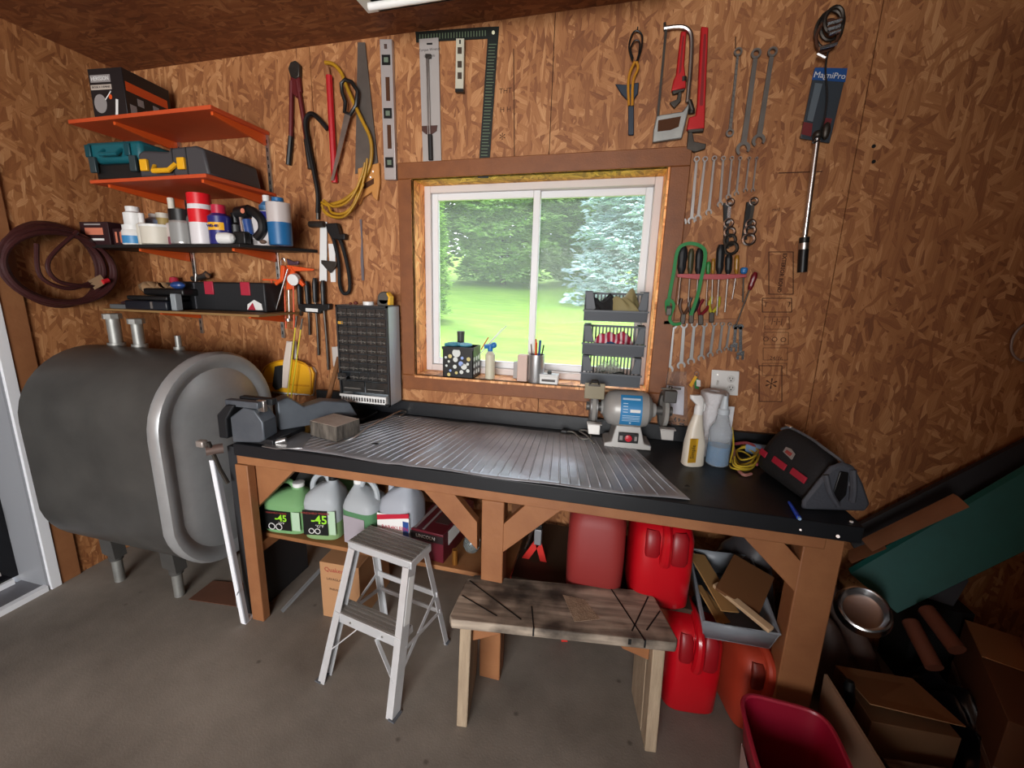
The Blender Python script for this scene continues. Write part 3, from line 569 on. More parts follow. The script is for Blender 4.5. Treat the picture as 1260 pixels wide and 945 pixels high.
# ------------------------------------------------------------ wall tools
def wsolo(name, label, cat, mb, m_, group=None, bevel=0, **k):
    xs = [p.x for p in mb.v]; zs = [p.z for p in mb.v]
    return solo(name, label, cat, mb, m_, group=group, bevel=bevel, base=((min(xs) + max(xs)) / 2, YW, min(zs)), **k)
def wthing(name, label, cat, u, v, group=None): return T(name, label, cat, W(u, v), group=group)
def hook(t_, u, v, off=.03):
    t_.part('nail', MB().cyl(W(u, v), W(u, v) + V(0, -off, .004), .0025, 6), DSTEEL)
WRM = mat('wrench_chrome', '#a9a6a4', .3, .9)
def wrench(top, bot, rt, rb, wd, label, group, name='combination_wrench', m_=None, off=.008, th=.008, ring2=False, twist=False):
    a, c = W(*top) + V(0, -off, 0), W(*bot) + V(0, -off, 0); d = (c - a).normalized(); s_ = V(-d.z, 0, d.x); mb = MB()
    def ring(cn, r):
        n = 14; P = []
        for k in range(n):
            t = 2 * PI * k / n
            for rr, y in ((r, -th * .6), (r * .58, -th * .6), (r * .58, th * .6), (r, th * .6)): P.append(cn + s_ * math.cos(t) * rr + d * math.sin(t) * rr + V(0, y - th * .5, 0))
        mb.add(P, [(k * 4 + j, k * 4 + (j + 1) % 4, ((k + 1) % n) * 4 + (j + 1) % 4, ((k + 1) % n) * 4 + j) for k in range(n) for j in range(4)])
    ring(a, rt)
    p0 = a + d * rt * .8; p1 = c - d * rb * .7
    mb.prism([p0 - s_ * wd * .45, p0 + s_ * wd * .45, p1 + s_ * wd * .6, p1 - s_ * wd * .6], (0, -th * .8, 0))
    if ring2: ring(c, rb)
    else:
        q = math.radians(15); dd = d * math.cos(q) + s_ * math.sin(q); ss = s_ * math.cos(q) - d * math.sin(q); P = []; n = 12
        for k in range(n + 1):
            t = math.radians(42 + (360 - 84) * k / n); o_ = dd * math.cos(t) + ss * math.sin(t)
            for r_, y in ((rb, 0), (rb * (.5 if 1 < k < n - 1 else .62), 0), (rb * (.5 if 1 < k < n - 1 else .62), -th), (rb, -th)): P.append(c + o_ * r_ + V(0, y, 0))
        mb.add(P, [(k * 4 + j, k * 4 + (j + 1) % 4, k * 4 + 4 + (j + 1) % 4, k * 4 + 4 + j) for k in range(n) for j in range(4)] + [(3, 2, 1, 0), (n * 4, n * 4 + 1, n * 4 + 2, n * 4 + 3)])
    if twist:
        for k in range(14): mb.bc(p0.lerp(p1, (k + .5) / 14) + V(0, -th, 0), (wd * 1.1, th * .6, wd * .5), Ry(.6))
    return wsolo(name, label, 'wrench', mb, m_ or WRM, group)
ords = ['leftmost and longest', 'second', 'third', 'fourth', 'fifth', 'sixth', 'seventh', 'eighth', 'rightmost and smallest']
G1_ = 'wrenches in the upper wall row'
for i, (t_, b_) in enumerate(zip([(845.7, 197), (856.5, 197), (866.7, 197), (878, 196), (889, 196), (899.4, 196), (909.5, 196), (920.6, 196), (929.5, 196)], [(839.4, 274), (850, 272), (858, 269), (871, 262), (885, 252), (895, 243), (905, 239), (916, 235), (925, 235)])):
    k = 1 - i * .07; wrench(t_, b_, .0125 * k, .0165 * k, .011 * k, f'{ords[i]} slim chrome wrench from the left in the upper nine-wrench row', G1_)
ords2 = ['leftmost and longest', 'second', 'third', 'fourth', 'fifth', 'sixth', 'seventh and shortest']
for i, (t_, b_) in enumerate(zip([(828, 400), (841, 399.5), (853.6, 399), (866, 399), (878, 398), (888, 398.5), (897, 399)], [(822.5, 454), (837.5, 449), (849.5, 444), (862, 440), (873, 436), (884, 432), (892.7, 429)])):
    k = 1 - i * .08; wrench(t_, b_, .0165 * k, .02 * k, .014 * k, f'{ords2[i]} chrome wrench from the left in the lower row above the outlet', 'wrenches in the lower wall row')
OLDW = mat('old_wrench', '#77726d', .45, .8, var=.2, vs=10)
wrench((929, 68), (913, 184), .018, .026, .017, 'large grey wrench, longer and left of the two big ones beside the hanging pole', 'big wall wrenches', m_=OLDW)
wrench((949, 66), (932, 174), .017, .024, .016, 'large grey wrench, right of the two big ones beside the hanging pole', 'big wall wrenches', m_=OLDW)
wrench((907, 66), (897, 165), .015, .015, .009, 'thin grey twisted-shank wrench with a ring at both ends', None, 'twisted_wrench', OLDW, ring2=True, twist=True)
wrench((818.5, 404), (819, 425), .013, .013, .01, 'small dark wrench mostly hidden at the left end of the lower wrench row', None, 'stub_wrench', DSTEEL)
# adjustable wrenches
for i, (a, c, l) in enumerate((((905, 402), (903, 424), 'small adjustable wrench, left and shorter of two at the end of the lower row'), ((911, 402), (911, 434), 'small adjustable wrench, right and longer of two at the end of the lower row'))):
    t_ = wthing('adjustable_wrench', l, 'wrench', *a); A, B_ = W(*a, .012), W(*c, .012); mb = MB().beam(A, B_, .012, .008, (0, 1, 0)).cyl(A + V(0, -.004, 0), A + V(0, .004, 0), .012, 12)
    mb.prism([B_ + V(-.016, 0, 0), B_ + V(.012, 0, .01), B_ + V(.014, 0, -.028), B_ + V(.006, 0, -.03), B_ + V(.004, 0, -.012), B_ + V(-.016, 0, -.01)], (0, -.01, 0)); t_.part('body', mb, CHROME)
    t_.part('jaw', MB().prism([B_ + V(-.016, 0, -.012), B_ + V(-.004, 0, -.014), B_ + V(-.006, 0, -.032), B_ + V(-.016, 0, -.026)], (0, -.009, 0)), CHROME)
# two folded ratchet wrench bundles
for i, (a, pts, l) in enumerate(((None, [(898, 249), (896, 275), (897, 286), (897, 296), (898, 306)], 'dark bundle of ring ratchet wrenches, left one above the screwdriver rack'), (None, [(927, 248), (923, 276), (922, 284), (920, 295)], 'bright bundle of ring ratchet wrenches, right one above the screwdriver rack'))):
    t_ = wthing('ratchet_wrench_set', l, 'wrench set', *pts[0]); P = [W(*p, .015) for p in pts]
    t_.part('holder', MB().beam(P[0] + V(-.014, .006, 0), P[-1] + V(-.012, .006, 0), .02, .01, (0, 1, 0)), BLK, bevel=.002)
    for j, p in enumerate(P):
        rr = .0135 + .0025 * j; t_.part('wrench_ring', MB().tube([p + V(rr * math.cos(q), -.004 - .004 * j, rr * math.sin(q)) for q in [2 * PI * k / 14 for k in range(14)]], .0045 + .0006 * j, 6, closed=True), CHROME if i or j < 3 else DSTEEL)
    t_.part('wrench_shaft', MB().beam(P[0], P[1], .012, .006, (0, 1, 0)), CHROME if i == 0 else DSTEEL)
# screwdriver rack
t_ = T('screwdriver_rack', 'pink magnetic bar holding screwdrivers right of the window', 'tool rack', W(876, 340)); PINK = mat('pink_bar', '#a8484c', .5)
t_.part('bar', wpoly(MB(), [(833, 337), (919, 337.5), (919, 341), (890, 344), (860, 344), (833, 341)], .03, .012), PINK, bevel=.002)
t_.part('bracket', MB().cyl(W(845, 340), W(845, 340, .032), .005).cyl(W(905, 340), W(905, 340, .032), .005), DSTEEL)
HB = mat('handle_black', '#17191c', .5); HY = mat('handle_amber', '#a8761c', .3, trans=.2); HG = mat('handle_green', '#2c7a3a', .4)
def driver(u0, v0, u1, v1, u2, v2, rh, hm, sm, label, off=.036, rs=.003, flat=False):
    t_ = T('screwdriver', label, 'screwdriver', W(u0, v0)); a, b_, c = W(u0, v0, off), W(u1, v1, off), W(u2, v2, off)
    pts = [a.lerp(b_, k / 8) for k in range(9)]; rr = [rh * q for q in (.55, .9, 1, 1, .95, .9, .95, .8, .5)]
    t_.part('handle', MB().tube(pts, rr, 10), hm); t_.part('shank', MB().tube([b_, c], rs, 8), sm); return t_
driver(841, 303, 838, 337, 834, 375, .019, HB, CHROME, 'black fat-handled screwdriver at the far left of the pink bar', rs=.005)
driver(851, 306, 849, 337, 847, 372, .012, mat('handle_dark_olive', '#3a3a26', .4), STEEL, 'dark olive screwdriver second from left in the pink bar')
driver(861, 306, 859, 337, 857, 370, .015, HB, STEEL, 'black screwdriver with ringed cap, third in the pink bar')
driver(872, 322, 871, 338, 869, 376, .009, HG, CHROME, 'green handled screwdriver beside the green strap')
driver(878, 318, 877, 337, 876, 374, .007, HY, STEEL, 'amber handled screwdriver at the middle of the pink bar')
driver(887, 301, 885, 337, 882, 388, .016, HB, CHROME, 'long black-handled screwdriver right of the middle of the pink bar', rs=.004)
driver(897, 313, 896, 337, 892, 384, .014, HB, STEEL, 'black screwdriver below the dark ratchet bundle')
driver(907, 314, 906, 337, 901, 368, .009, HY, CHROME, 'amber handled screwdriver near the right end of the pink bar')
driver(916, 329, 915, 337, 914, 372, .014, BLU, DSTEEL, 'stubby blue screwdriver at the right end of the pink bar')
driver(930, 335, 922, 357, 905, 402, .0115, mat('handle_dark_red', '#6d1420', .3), DSTEEL, 'dark red screwdriver leaning outside the right end of the pink bar', rs=.003)
for k in range(1): pass
t_ = T('plier_rack', 'narrow wooden rail with small pliers above the lower wrench row', 'tool rack', W(864, 396)); t_.part('rail', wpoly(MB(), [(817, 395), (913, 392), (913, 396), (817, 399)], .004, .016), TIMBER)
def pliers(u, v, lean, hm, label):
    t_ = T('pliers', label, 'pliers', W(u, v)); c = W(u, v, .03)
    t_.part('jaws', MB().beam(c, c + V(.004 * lean, 0, -.045), .02, .01, (0, 1, 0)), DSTEEL, bevel=.003)
    for s_ in (-1, 1): t_.part('grip', MB().tube(smooth_pts([c + V(s_ * .004, 0, 0), c + V(s_ * .018 + lean * .005, -.003, .03), c + V(s_ * .014 + lean * .012, 0, .065)], 4), .0065, 8), hm)
pliers(841, 386, 0, mat('grip_brown', '#4a2c1a', .5), 'brown handled pliers behind the green strap buckle'); pliers(851, 385, .5, BLK, 'black handled pliers left in the pliers rail')
pliers(862, 387, 1.5, mat('handle_dark_red', '#6d1420', .3), 'dark red handled pliers tilted in the pliers rail'); pliers(876, 384, .6, mat('grip_yellow_green', '#a8a02a', .4), 'yellow-green handled pliers in the pliers rail')
# green strap
STRAP = mat('green_strap', '#1f7a3c', .6)
t_ = T('ratchet_strap', 'green webbing strap hooked over the black screwdriver handles', 'strap', W(840, 320))
def ribbon(mb, pts, wd, th=.002, up=(0, 1, 0)):
    P = smooth_pts([W(p[0], p[1], p[2] if len(p) > 2 else .05) for p in pts], 5); upv = Vector(up); vs = []
    for i, p in enumerate(P):
        d = (P[min(i + 1, len(P) - 1)] - P[max(i - 1, 0)]).normalized(); s_ = d.cross(upv).normalized() * wd / 2; n_ = s_.cross(d).normalized() * th / 2
        vs += [p - s_ - n_, p + s_ - n_, p + s_ + n_, p - s_ + n_]
    n = len(P); return mb.add(vs, [(i * 4 + j, i * 4 + (j + 1) % 4, i * 4 + 4 + (j + 1) % 4, i * 4 + 4 + j) for i in range(n - 1) for j in range(4)] + [(3, 2, 1, 0), (n * 4 - 4, n * 4 - 3, n * 4 - 2, n * 4 - 1)])
mb = ribbon(MB(), [(821, 385, .04), (824, 362, .045), (829, 335, .05), (834, 308, .058), (845, 300, .06), (858, 301, .062), (867, 308, .062), (867, 322, .058), (863, 342, .054), (858, 365, .045), (850, 388, .035)], .014)
ribbon(mb, [(821, 385, .04), (820, 372, .05), (824, 369, .052), (829, 376, .05), (824, 392, .04), (829, 399, .04), (838, 398, .035)], .013); t_.part('webbing', mb, STRAP)
t_.part('buckle', MB().bc(W(823, 383, .055), (.022, .01, .035)).cyl(W(820, 378, .06), W(827, 378, .06), .005), DSTEEL, bevel=.002)
# outlet plate
t_ = T('outlet_plate', 'white two-gang plate with a switch and a double outlet', 'outlet', W(891, 470)); t_.part('plate', wpoly(MB(), [(876, 455), (910, 457), (908, 487), (874, 485)], .001, .006), WHT, bevel=.002)
for v in (466.5, 477.5):
    c = W(899.5, v, .008); f = t_.part('socket_face', MB().lathe([(.0165, 0), (.0165, .002)], c + V(0, .001, 0), (0, -1, 0), 18), mat('socket_white', '#c9c9c6', .4))
    m = MB(); [m.bc(c + V(dx, -.002, dz), (.0025, .001, h_)) for dx, dz, h_ in ((-.006, .004, .008), (.006, .004, .007))]; m.cyl(c + V(0, -.001, -.007), c + V(0, -.0024, -.007), .0028, 8); t_.part('slots', m, BLK, parent=f, kind='stuff')
c = W(882.5, 471, .007); t_.part('toggle_switch', MB().bc(c + V(0, -.006, .004), (.006, .014, .012), Rx(.5)).box(c.x - .005, c.y - .0007, c.z - .012, c.x + .005, c.y, c.z + .012), mat('socket_white', '#c9c9c6'), bevel=.001)
for u, v in ((883, 461), (882, 481)): t_.part('plate_screw', MB().cyl(W(u, v, .007), W(u, v, .0085), .002, 8), STEEL)
# bag of screws and key tags
bagm = mat('clear_bag', '#d9d6d4', .15, trans=.75, ior=1.1, alpha=.45)
t_ = T('parts_bag', 'clear plastic bag with folded white paper hanging under the lowest wrenches', 'bag', W(830, 490))
t_.part('bag', MB().grid(lambda u, v: tuple(W(817 + u * 28 + 2 * v, 457 + v * 67, .014 + .012 * math.sin(u * 9 + v * 4) * .5 + .012 * v * (1 - (2 * u - 1) ** 2))), 14, 20), bagm)
t_.part('folded_paper', wpoly(MB(), [(820, 474), (842, 476), (841, 511), (822, 508)], .006, .004), mat('paper', '#dcdce8', .7)); m = MB(); r_n = random.Random(3)
for k in range(22): c = W(r_n.uniform(822, 842), r_n.uniform(514, 522), r_n.uniform(.008, .02)); m.cyl(c, c + V(r_n.uniform(-.01, .01), 0, r_n.uniform(-.01, .01)), .0028, 6)
t_.part('screws', m, CHROME, kind='stuff')
t_ = T('key_ring', 'keys with yellow and green tags hanging left of the outlet', 'keys', W(857, 461)); t_.part('ring', MB().tube([W(857, 460, .012) + V(.009 * math.cos(q), 0, .009 * math.sin(q)) for q in [k * PI / 6 for k in range(12)]], .0012, 5, closed=True), CHROME)
t_.part('yellow_tag', wpoly(MB(), [(848, 474), (855, 462), (858, 464), (851, 477)], .012, .003), YEL); t_.part('green_tag', wpoly(MB(), [(854, 466), (859, 466), (860, 479), (855, 478)], .008, .004), HG); t_.part('clear_tag', wpoly(MB(), [(857, 467), (862, 468), (862, 476), (857, 475)], .016, .003), WHT)
for nm in (0,): pass
# snips
t_ = T('tin_snips', 'navy and yellow handled snips hanging left of the hacksaw', 'snips', W(780, 40)); NAVY = mat('navy_rubber', '#1f2b3a', .5)
t_.part('hanging_loop', wtube(MB(), smooth_pts([(778, 75, .02), (774, 58, .02), (778, 42, .02), (784, 38, .02), (790, 44, .02), (789, 60, .02), (784, 76, .02)], 5), .0035), BLK)
t_.part('inner_loop', wtube(MB(), smooth_pts([(779, 72, .024), (776, 60, .024), (781, 50, .024), (787, 52, .024), (786, 66, .024), (783, 76, .024)], 5), .003), BLK)
for p in ([(781, 76, .026), (775, 90, .026), (773, 105, .026), (774, 130, .026)], [(783, 76, .026), (785, 84, .026), (779, 100, .026), (778, 130, .026)]): t_.part('handle', wtube(MB(), smooth_pts(p, 5), .0055), mat('yellow_handle', '#b57a1c', .5))
t_.part('sheath', wpoly(MB(), [(757, 103), (772, 104), (786, 101), (785, 115), (780, 122), (780, 166), (773, 166), (773, 124), (765, 116)], .006, .012), NAVY, bevel=.003)
hook(t_, 784, 40)
# hacksaw
t_ = T('hacksaw', 'hacksaw with bent tube frame and grey cast handle', 'saw', W(835, 30))
t_.part('frame', wtube(MB(), smooth_pts([(817, 35, .02), (835, 33, .02), (846, 36, .02), (851, 47, .02), (850, 80, .02), (848, 105, .02), (846, 126, .02)], 5), .0085, 10), STEEL)
t_.part('handle', wpoly(MB(), [(808, 142), (840, 137), (848, 126), (848, 133), (839, 170), (803, 175), (804, 160)], .010, .02), GALV, bevel=.004)
t_.part('grip_hole', wpoly(MB(), [(810, 148), (838, 143), (835, 156), (825, 160), (809, 162)], .0301, .0006), mat('hole_dark', '#4a2a14', .9))
t_.part('blade', wpoly(MB(), [(818, 37), (821, 37), (811, 142), (808, 142)], .018, .003), DSTEEL); t_.part('wing_nut', MB().cyl(W(818, 28, .02), W(818, 38, .02), .005), DSTEEL); t_.part('wing_nut', MB().cyl(W(848, 124, .02), W(852, 136, .02), .01), DSTEEL)
# pipe wrenches
def pipewrench(label, body, hole, head, jaw, nut, off):
    t_ = T('pipe_wrench', label, 'pipe wrench', W(*body[0])); t_.part('handle', wpoly(MB(), body, off, .022), mat('wrench_red', '#b5171b', .45, .2), bevel=.004)
    t_.part('handle_recess', wpoly(MB(), hole, off + .0221, .0008), mat('wrench_red_dark', '#7c0f12', .5)); t_.part('jaw', wpoly(MB(), head, off + .003, .018), DSTEEL, bevel=.003)
    t_.part('hook_jaw', wpoly(MB(), jaw, off + .003, .016), DSTEEL, bevel=.002); t_.part('adjusting_nut', MB().cyl(W(nut[0], nut[1], off + .012), W(nut[0], nut[1] + 6, off + .012), .012, 12), DSTEEL)
pipewrench('smaller red pipe wrench hanging inside the hacksaw frame', [(838, 38), (845, 38), (842, 80), (844, 97), (844, 108), (826, 112), (829, 98), (832, 92)], [(840, 44), (842, 44), (838, 88), (835, 92)], [(827, 111), (843, 108), (842, 112), (828, 116)], [(835, 112), (839, 112), (838, 124), (830, 133), (824, 126), (833, 122)], (841, 95), .002)
pipewrench('large red pipe wrench right of the hacksaw', [(863, 32), (872, 33), (868, 130), (867, 158), (845, 160), (848, 144), (856, 142), (858, 130)], [(866, 42), (869, 42), (865, 130), (861, 130)], [(846, 158), (866, 157), (866, 162), (847, 163)], [(847, 162), (852, 162), (854, 174), (869, 177), (868, 183), (855, 187), (845, 183)], (851, 134), .002)
# chrome hooks and carabiners on a nail
t_ = T('hook_bundle', 'bundle of dark rings and chrome spring hooks at the top right', 'hooks', W(1022, 30))
for k, (u, v, r, m_) in enumerate(((1024, 30, .05, DSTEEL), (1020, 36, .06, DSTEEL), (1018, 44, .05, mat('brown_cord', '#4a2a18', .8)), (1026, 24, .04, DSTEEL))):
    t_.part('ring', MB().tube([W(u, v, .015 + .008 * k) + V(r * math.cos(q) * .7, 0, r * math.sin(q)) for q in [j * PI / 10 for j in range(20)]], .006, 6, closed=True), m_)
for u0, v0, u1, v1 in ((1018, 29, 1036, 24), (1018, 36, 1034, 31), (1020, 42, 1034, 37), (1008, 60, 1030, 53), (1006, 66, 1016, 71)): t_.part('spring_hook', wtube(MB(), [(u0, v0, .05), (u1, v1, .055)], .0075), CHROME)
# blister card with pole
t_ = T('blister_card', 'dark blister card with blue header hanging at an angle on the right', 'package', W(1014, 85))
t_.part('card', wpoly(MB(), [(1003, 83), (1043, 84), (1021, 176), (985, 170)], .004, .01), mat('card_dark', '#3a4148', .25), bevel=.002); t_.part('header', wpoly(MB(), [(1003, 83), (1043, 84), (1040, 101), (999, 98)], .0141, .001), mat('header_blue', '#27508c', .3))
t_.part('red_print', wpoly(MB(), [(989, 150), (1000, 152), (998, 168), (986, 165)], .0141, .0006), mat('dull_red', '#6d2226', .5)); t_.part('red_print', wpoly(MB(), [(1016, 145), (1024, 146), (1019, 165), (1011, 163)], .0141, .0006), mat('dull_red', '#6d2226'))
t_.part('clear_sleeve', wpoly(MB(), [(1003, 102), (1012, 103), (1000, 150), (993, 148)], .0141, .006), mat('sleeve', '#626c74', .2))
t_.part('lettering', text('MagniPro', .028, W(1021, 93, .0165), W(1040, 94.5) - W(1003, 92.5), (0, 0, 1), .0004), WHT)
t_ = T('telescoping_pole', 'silver telescoping magnet pole with black grip hanging over the blister card', 'pole', W(1006, 165)); Q = [W(1006, 166, .035), W(990, 292, .03), W(987, 335, .03)]
t_.part('tube', MB().tube([Q[0], Q[1]], .0105, 14), CHROME); t_.part('grip', MB().tube([Q[1], Q[2]], .0175, 14), BLK); t_.part('collar', MB().tube([Q[1].lerp(Q[2], .16), Q[1].lerp(Q[2], .34)], .0183, 14), STEEL)
t_.part('top_joint', MB().ball(Q[0] + V(0, 0, .0), .017).ball(Q[0] + V(.025, -.004, .012), (.014, .01, .03)), DSTEEL); t_.part('hanging_cord', wtube(MB(), smooth_pts([(1008, 172, .045), (1000, 175, .045), (1012, 155, .045), (1018, 120, .04), (1016, 82, .03), (1022, 52, .03)], 5), .003), BLK)
# right edge hoop
wsolo('white_hoop', 'thin pale hoop on the wall at the far right edge of view', 'hoop', MB().tube([W(1268, 420, .02) + V(.055 * math.cos(q), 0, .075 * math.sin(q)) for q in [j * PI / 12 for j in range(24)]], .004, 6, closed=True), mat('pale_hoop', '#8d7a70', .5))

# ------ tools left of the window
t_ = T('bolt_cutter', 'dark red bolt cutter with black grips hanging beside the shelves', 'bolt cutter', W(362, 78)); DR = mat('dark_red_paint', '#5e1a1c', .5, .2)
t_.part('jaws', wpoly(MB(), [(357, 76), (363, 74), (368, 79), (368, 94), (363, 97), (357, 94), (354, 84)], .006, .022), DSTEEL, bevel=.004)
t_.part('joint', wpoly(MB(), [(357, 92), (368, 92), (370, 112), (364, 120), (357, 112)], .004, .02), DR, bevel=.004)
t_.part('handle', wtube(MB(), [(359, 100, .016), (358, 170, .018)], .011), DR); t_.part('handle', wtube(MB(), [(366, 100, .016), (374, 150, .018), (378, 180, .018)], .011), DR)
t_.part('grip', wtube(MB(), [(358, 168, .018), (355, 203, .02)], .0135), BLK, label='black rubber grip'); t_.part('grip', wtube(MB(), [(377, 172, .018), (382, 208, .02)], .0135), BLK, label='black rubber grip')
wsolo('crowbar', 'black gooseneck crowbar hooked over beside the bolt cutter', 'crowbar', wtube(MB(), smooth_pts([(403, 159, .02), (393, 147, .03), (383, 140, .03), (376, 150, .03), (380, 180, .03), (386, 210, .03), (391, 238, .028), (391, 262, .02)], 5), .0115, 8), mat('black_iron', '#1d1a1a', .5, .5))
wsolo('square_iron', 'dark iron bar with a nut end beside the red handle', 'bar', wtube(MB(), [(391, 240, .02), (391, 270, .02)], .009).cyl(W(381, 276, .03), W(399, 276, .03), .016, 8), DSTEEL)
t_ = T('red_pipe_tool', 'long red tube handle between the crowbar and the saws', 'handle', W(405, 92)); t_.part('tube', wtube(MB(), [(405, 93, .02), (412, 225, .02)], .0155, 12), mat('pipe_red', '#b01a22', .35)); t_.part('wood_end', wtube(MB(), [(403, 82, .018), (405, 94, .018)], .008), TIMBER)
t_ = T('keyhole_saw', 'narrow pruning saw with black D handle hanging blade down', 'saw', W(427, 98))
t_.part('handle', MB().tube([W(u, v, .04) for u, v in ((425, 98), (433, 101), (440, 113), (438, 130), (431, 141), (424, 138), (425, 126), (421, 114), (420, 103))], .0095, 8, closed=True), BLK)
t_.part('blade', wpoly(MB(), [(424, 140), (431, 142), (410, 222), (407, 222)], .04, .003), STEEL)
t_ = T('bow_saw', 'yellow tubular bow saw frame looped around the hand saw', 'saw', W(430, 80)); YF_ = mat('old_yellow', '#a97c17', .5, var=.3, vs=10)
t_.part('frame', wtube(MB(), smooth_pts([(400, 77, .03), (410, 79, .03), (420, 90, .03), (428, 110, .034), (444, 145, .036), (456, 172, .036), (456, 200, .036), (445, 225, .036), (425, 245, .036), (404, 252, .034), (396, 249, .03)], 5), .0085, 8), YF_)
t_.part('frame_end', wtube(MB(), smooth_pts([(404, 252, .034), (409, 262, .04), (424, 262, .045), (436, 250, .045), (442, 225, .04)], 5), .007, 8), YF_)
t_ = T('yellow_rope', 'doubled yellow rope loop hanging below the saws', 'rope', W(430, 240))
for k, P_ in enumerate(([(396, 252), (401, 263), (416, 268), (430, 262), (440, 245), (449, 215), (452, 195)], [(398, 246), (410, 254), (425, 250), (436, 238), (446, 214), (449, 200)], [(397, 257), (408, 266), (424, 266), (437, 250), (447, 226)])): t_.part('strand', wtube(MB(), smooth_pts([(u, v, .055 + .008 * k) for u, v in P_], 5), .006, 6), YF_)
t_ = T('hand_saw', 'hand saw with tapered grey blade and pale wooden handle hanging handle down', 'saw', W(445, 52))
t_.part('blade', wpoly(MB(), [(440, 52), (449, 52), (465, 203), (437, 214)], .008, .0025), mat('saw_blade', '#6a625c', .45, .6, var=.2, vs=8))
t_.part('handle', wpoly(MB(), [(440, 207), (466, 200), (467, 225), (464, 247), (459, 243), (457, 236), (446, 243), (442, 252), (436, 248), (440, 236)], .004, .018), mat('saw_handle', '#bf8344', .5, var=.15), bevel=.004)
t_.part('grip_hole', wpoly(MB(), [(446, 227), (460, 219), (460, 226), (450, 232), (445, 232)], .0221, .0006), mat('hole_dark', '#4a2a14'))
t_.part('saw_screw', MB().cyl(W(459, 211, .022), W(459, 211, .025), .004).cyl(W(456, 218, .022), W(456, 218, .025), .004).cyl(W(447, 217, .022), W(447, 217, .025), .004), STEEL, kind='stuff')
# levels
t_ = T('spirit_level', 'long aluminium spirit level hanging vertically beside the saws', 'level', W(476, 50)); LV = [(467, 48), (482, 48), (487, 221), (473, 221)]
t_.part('body', wpoly(MB(), LV, .004, .022), mat('level_alu', '#b9b2b0', .35, .4), bevel=.002)
def lerp2(a, c, t): return (a[0] + (c[0] - a[0]) * t, a[1] + (c[1] - a[1]) * t)
def lvq(t0, t1, s0, s1): return [lerp2(lerp2(LV[0], LV[3], t), lerp2(LV[1], LV[2], t), s) for t, s in ((t0, s0), (t0, s1), (t1, s1), (t1, s0))]
for t0 in (.11, .49, .84):
    f = t_.part('vial_block', wpoly(MB(), lvq(t0, t0 + .075, .12, .82), .0262, .002), BLK, bevel=.001); a = lvq(t0 + .02, t0 + .055, .3, .65); t_.part('vial', wpoly(MB(), a, .0284, .003), mat('vial_grey', '#6d7a6a', .2), parent=f)
for t0 in (.27, .61): t_.part('slot', wpoly(MB(), lvq(t0, t0 + .17, .38, .72), .0262, .0006), mat('hole_dark', '#4a2a14'))
t_.part('hang_hole', wpoly(MB(), lvq(.035, .07, .35, .6), .0262, .0006), CHROME)
t_ = T('small_level', 'short white torpedo level hanging under the framing square', 'level', W(566, 48)); t_.part('body', wpoly(MB(), [(561, 47), (571, 47), (570, 110), (560, 110)], .012, .016), mat('pale_level', '#bdb8a6', .5), bevel=.002)
t_.part('edge', wpoly(MB(), [(560, 109), (570, 109), (570, 113), (560, 113)], .012, .017), BLK)
for v in (62, 79, 93): t_.part('vial_block', wpoly(MB(), [(563, v - 4), (568, v - 4), (568, v + 4), (563, v + 4)], .0282, .002), mat('vial_dark', '#40342a', .4))
t_.part('hang_slot', wpoly(MB(), [(565, 49), (567, 49), (567, 54), (565, 54)], .0282, .0006), BLK)
# framing square
t_ = T('framing_square', 'large black framing square hanging over the top of the window casing', 'square', W(606, 38)); SQ = mat('square_black', '#1d211e', .5, .3)
t_.part('tongue', wpoly(MB(), [(511, 39), (598, 33), (614, 32.5), (613, 47), (600, 47.5), (512, 52)], .002, .0025), SQ); t_.part('blade', wpoly(MB(), [(600, 46), (613, 46), (601, 219), (588, 219)], .0028, .0025), SQ)
tk_ = mat('tick_green', '#5a6a52', .6); m = MB()
for k in range(42):
    v = 54 + k * 3.9; u = 613 - (v - 46) * 12.3 / 173; m.add(*[(lambda q: (q, [(0, 1, 2, 3)]))([W(u - 11.0, v, .0057), W(u - (3 if k % 4 else 1.5), v, .0057), W(u - (3 if k % 4 else 1.5), v + 1.1, .0057), W(u - 11.0, v + 1.1, .0057)])][0])
t_.part('ruler_ticks', m, tk_, kind='stuff'); m = MB()
for k in range(24):
    u = 516 + k * 3.5; v = 45.5 - (u - 512) * .062; m.add([W(u, v - 3, .0055), W(u + 1.2, v - 3, .0055), W(u + 1.2, v + 4, .0055), W(u, v + 4, .0055)], [(0, 1, 2, 3)])
t_.part('ruler_marks', m, tk_, kind='stuff'); t_.part('pin', MB().cyl(W(607, 40, 0), W(607, 40, .012), .007, 10), mat('pin_pale', '#a8a58a', .4, .5))
# beam torque wrench on its card
t_ = T('torque_wrench_card', 'beam torque wrench on a tall pale hanging card', 'package', W(529, 48)); CARD = mat('card_pale', '#a39c98', .35)
t_.part('card', wpoly(MB(), [(515.5, 48), (539.5, 46), (543, 202), (520.5, 202)], .006, .004), CARD, bevel=.001)
t_.part('hang_slot', wpoly(MB(), [(525, 53), (532, 52.5), (532, 55), (525, 55)], .0102, .0004), BLK); m = text('Torque Wrench', .016, W(528.5, 61, .0104), W(540, 59) - W(517, 61), (0, 0, 1), .0003); t_.part('lettering', m, mat('print_grey', '#4f4a48', .6)); t_.part('lettering', text('0-150 ft/lb', .013, W(528.5, 69, .0104), W(540, 67) - W(517, 69), (0, 0, 1), .0003), mat('print_grey', '#4f4a48'))
t_.part('beam', wtube(MB(), [(526.5, 68, .02), (529, 165, .02)], .0035).tube([W(524.5, 70, .018), W(526.5, 165, .018)], .002), STEEL); t_.part('head', wpoly(MB(), [(523, 66), (530, 66), (530, 71), (523, 71)], .012, .012), DSTEEL, bevel=.002)
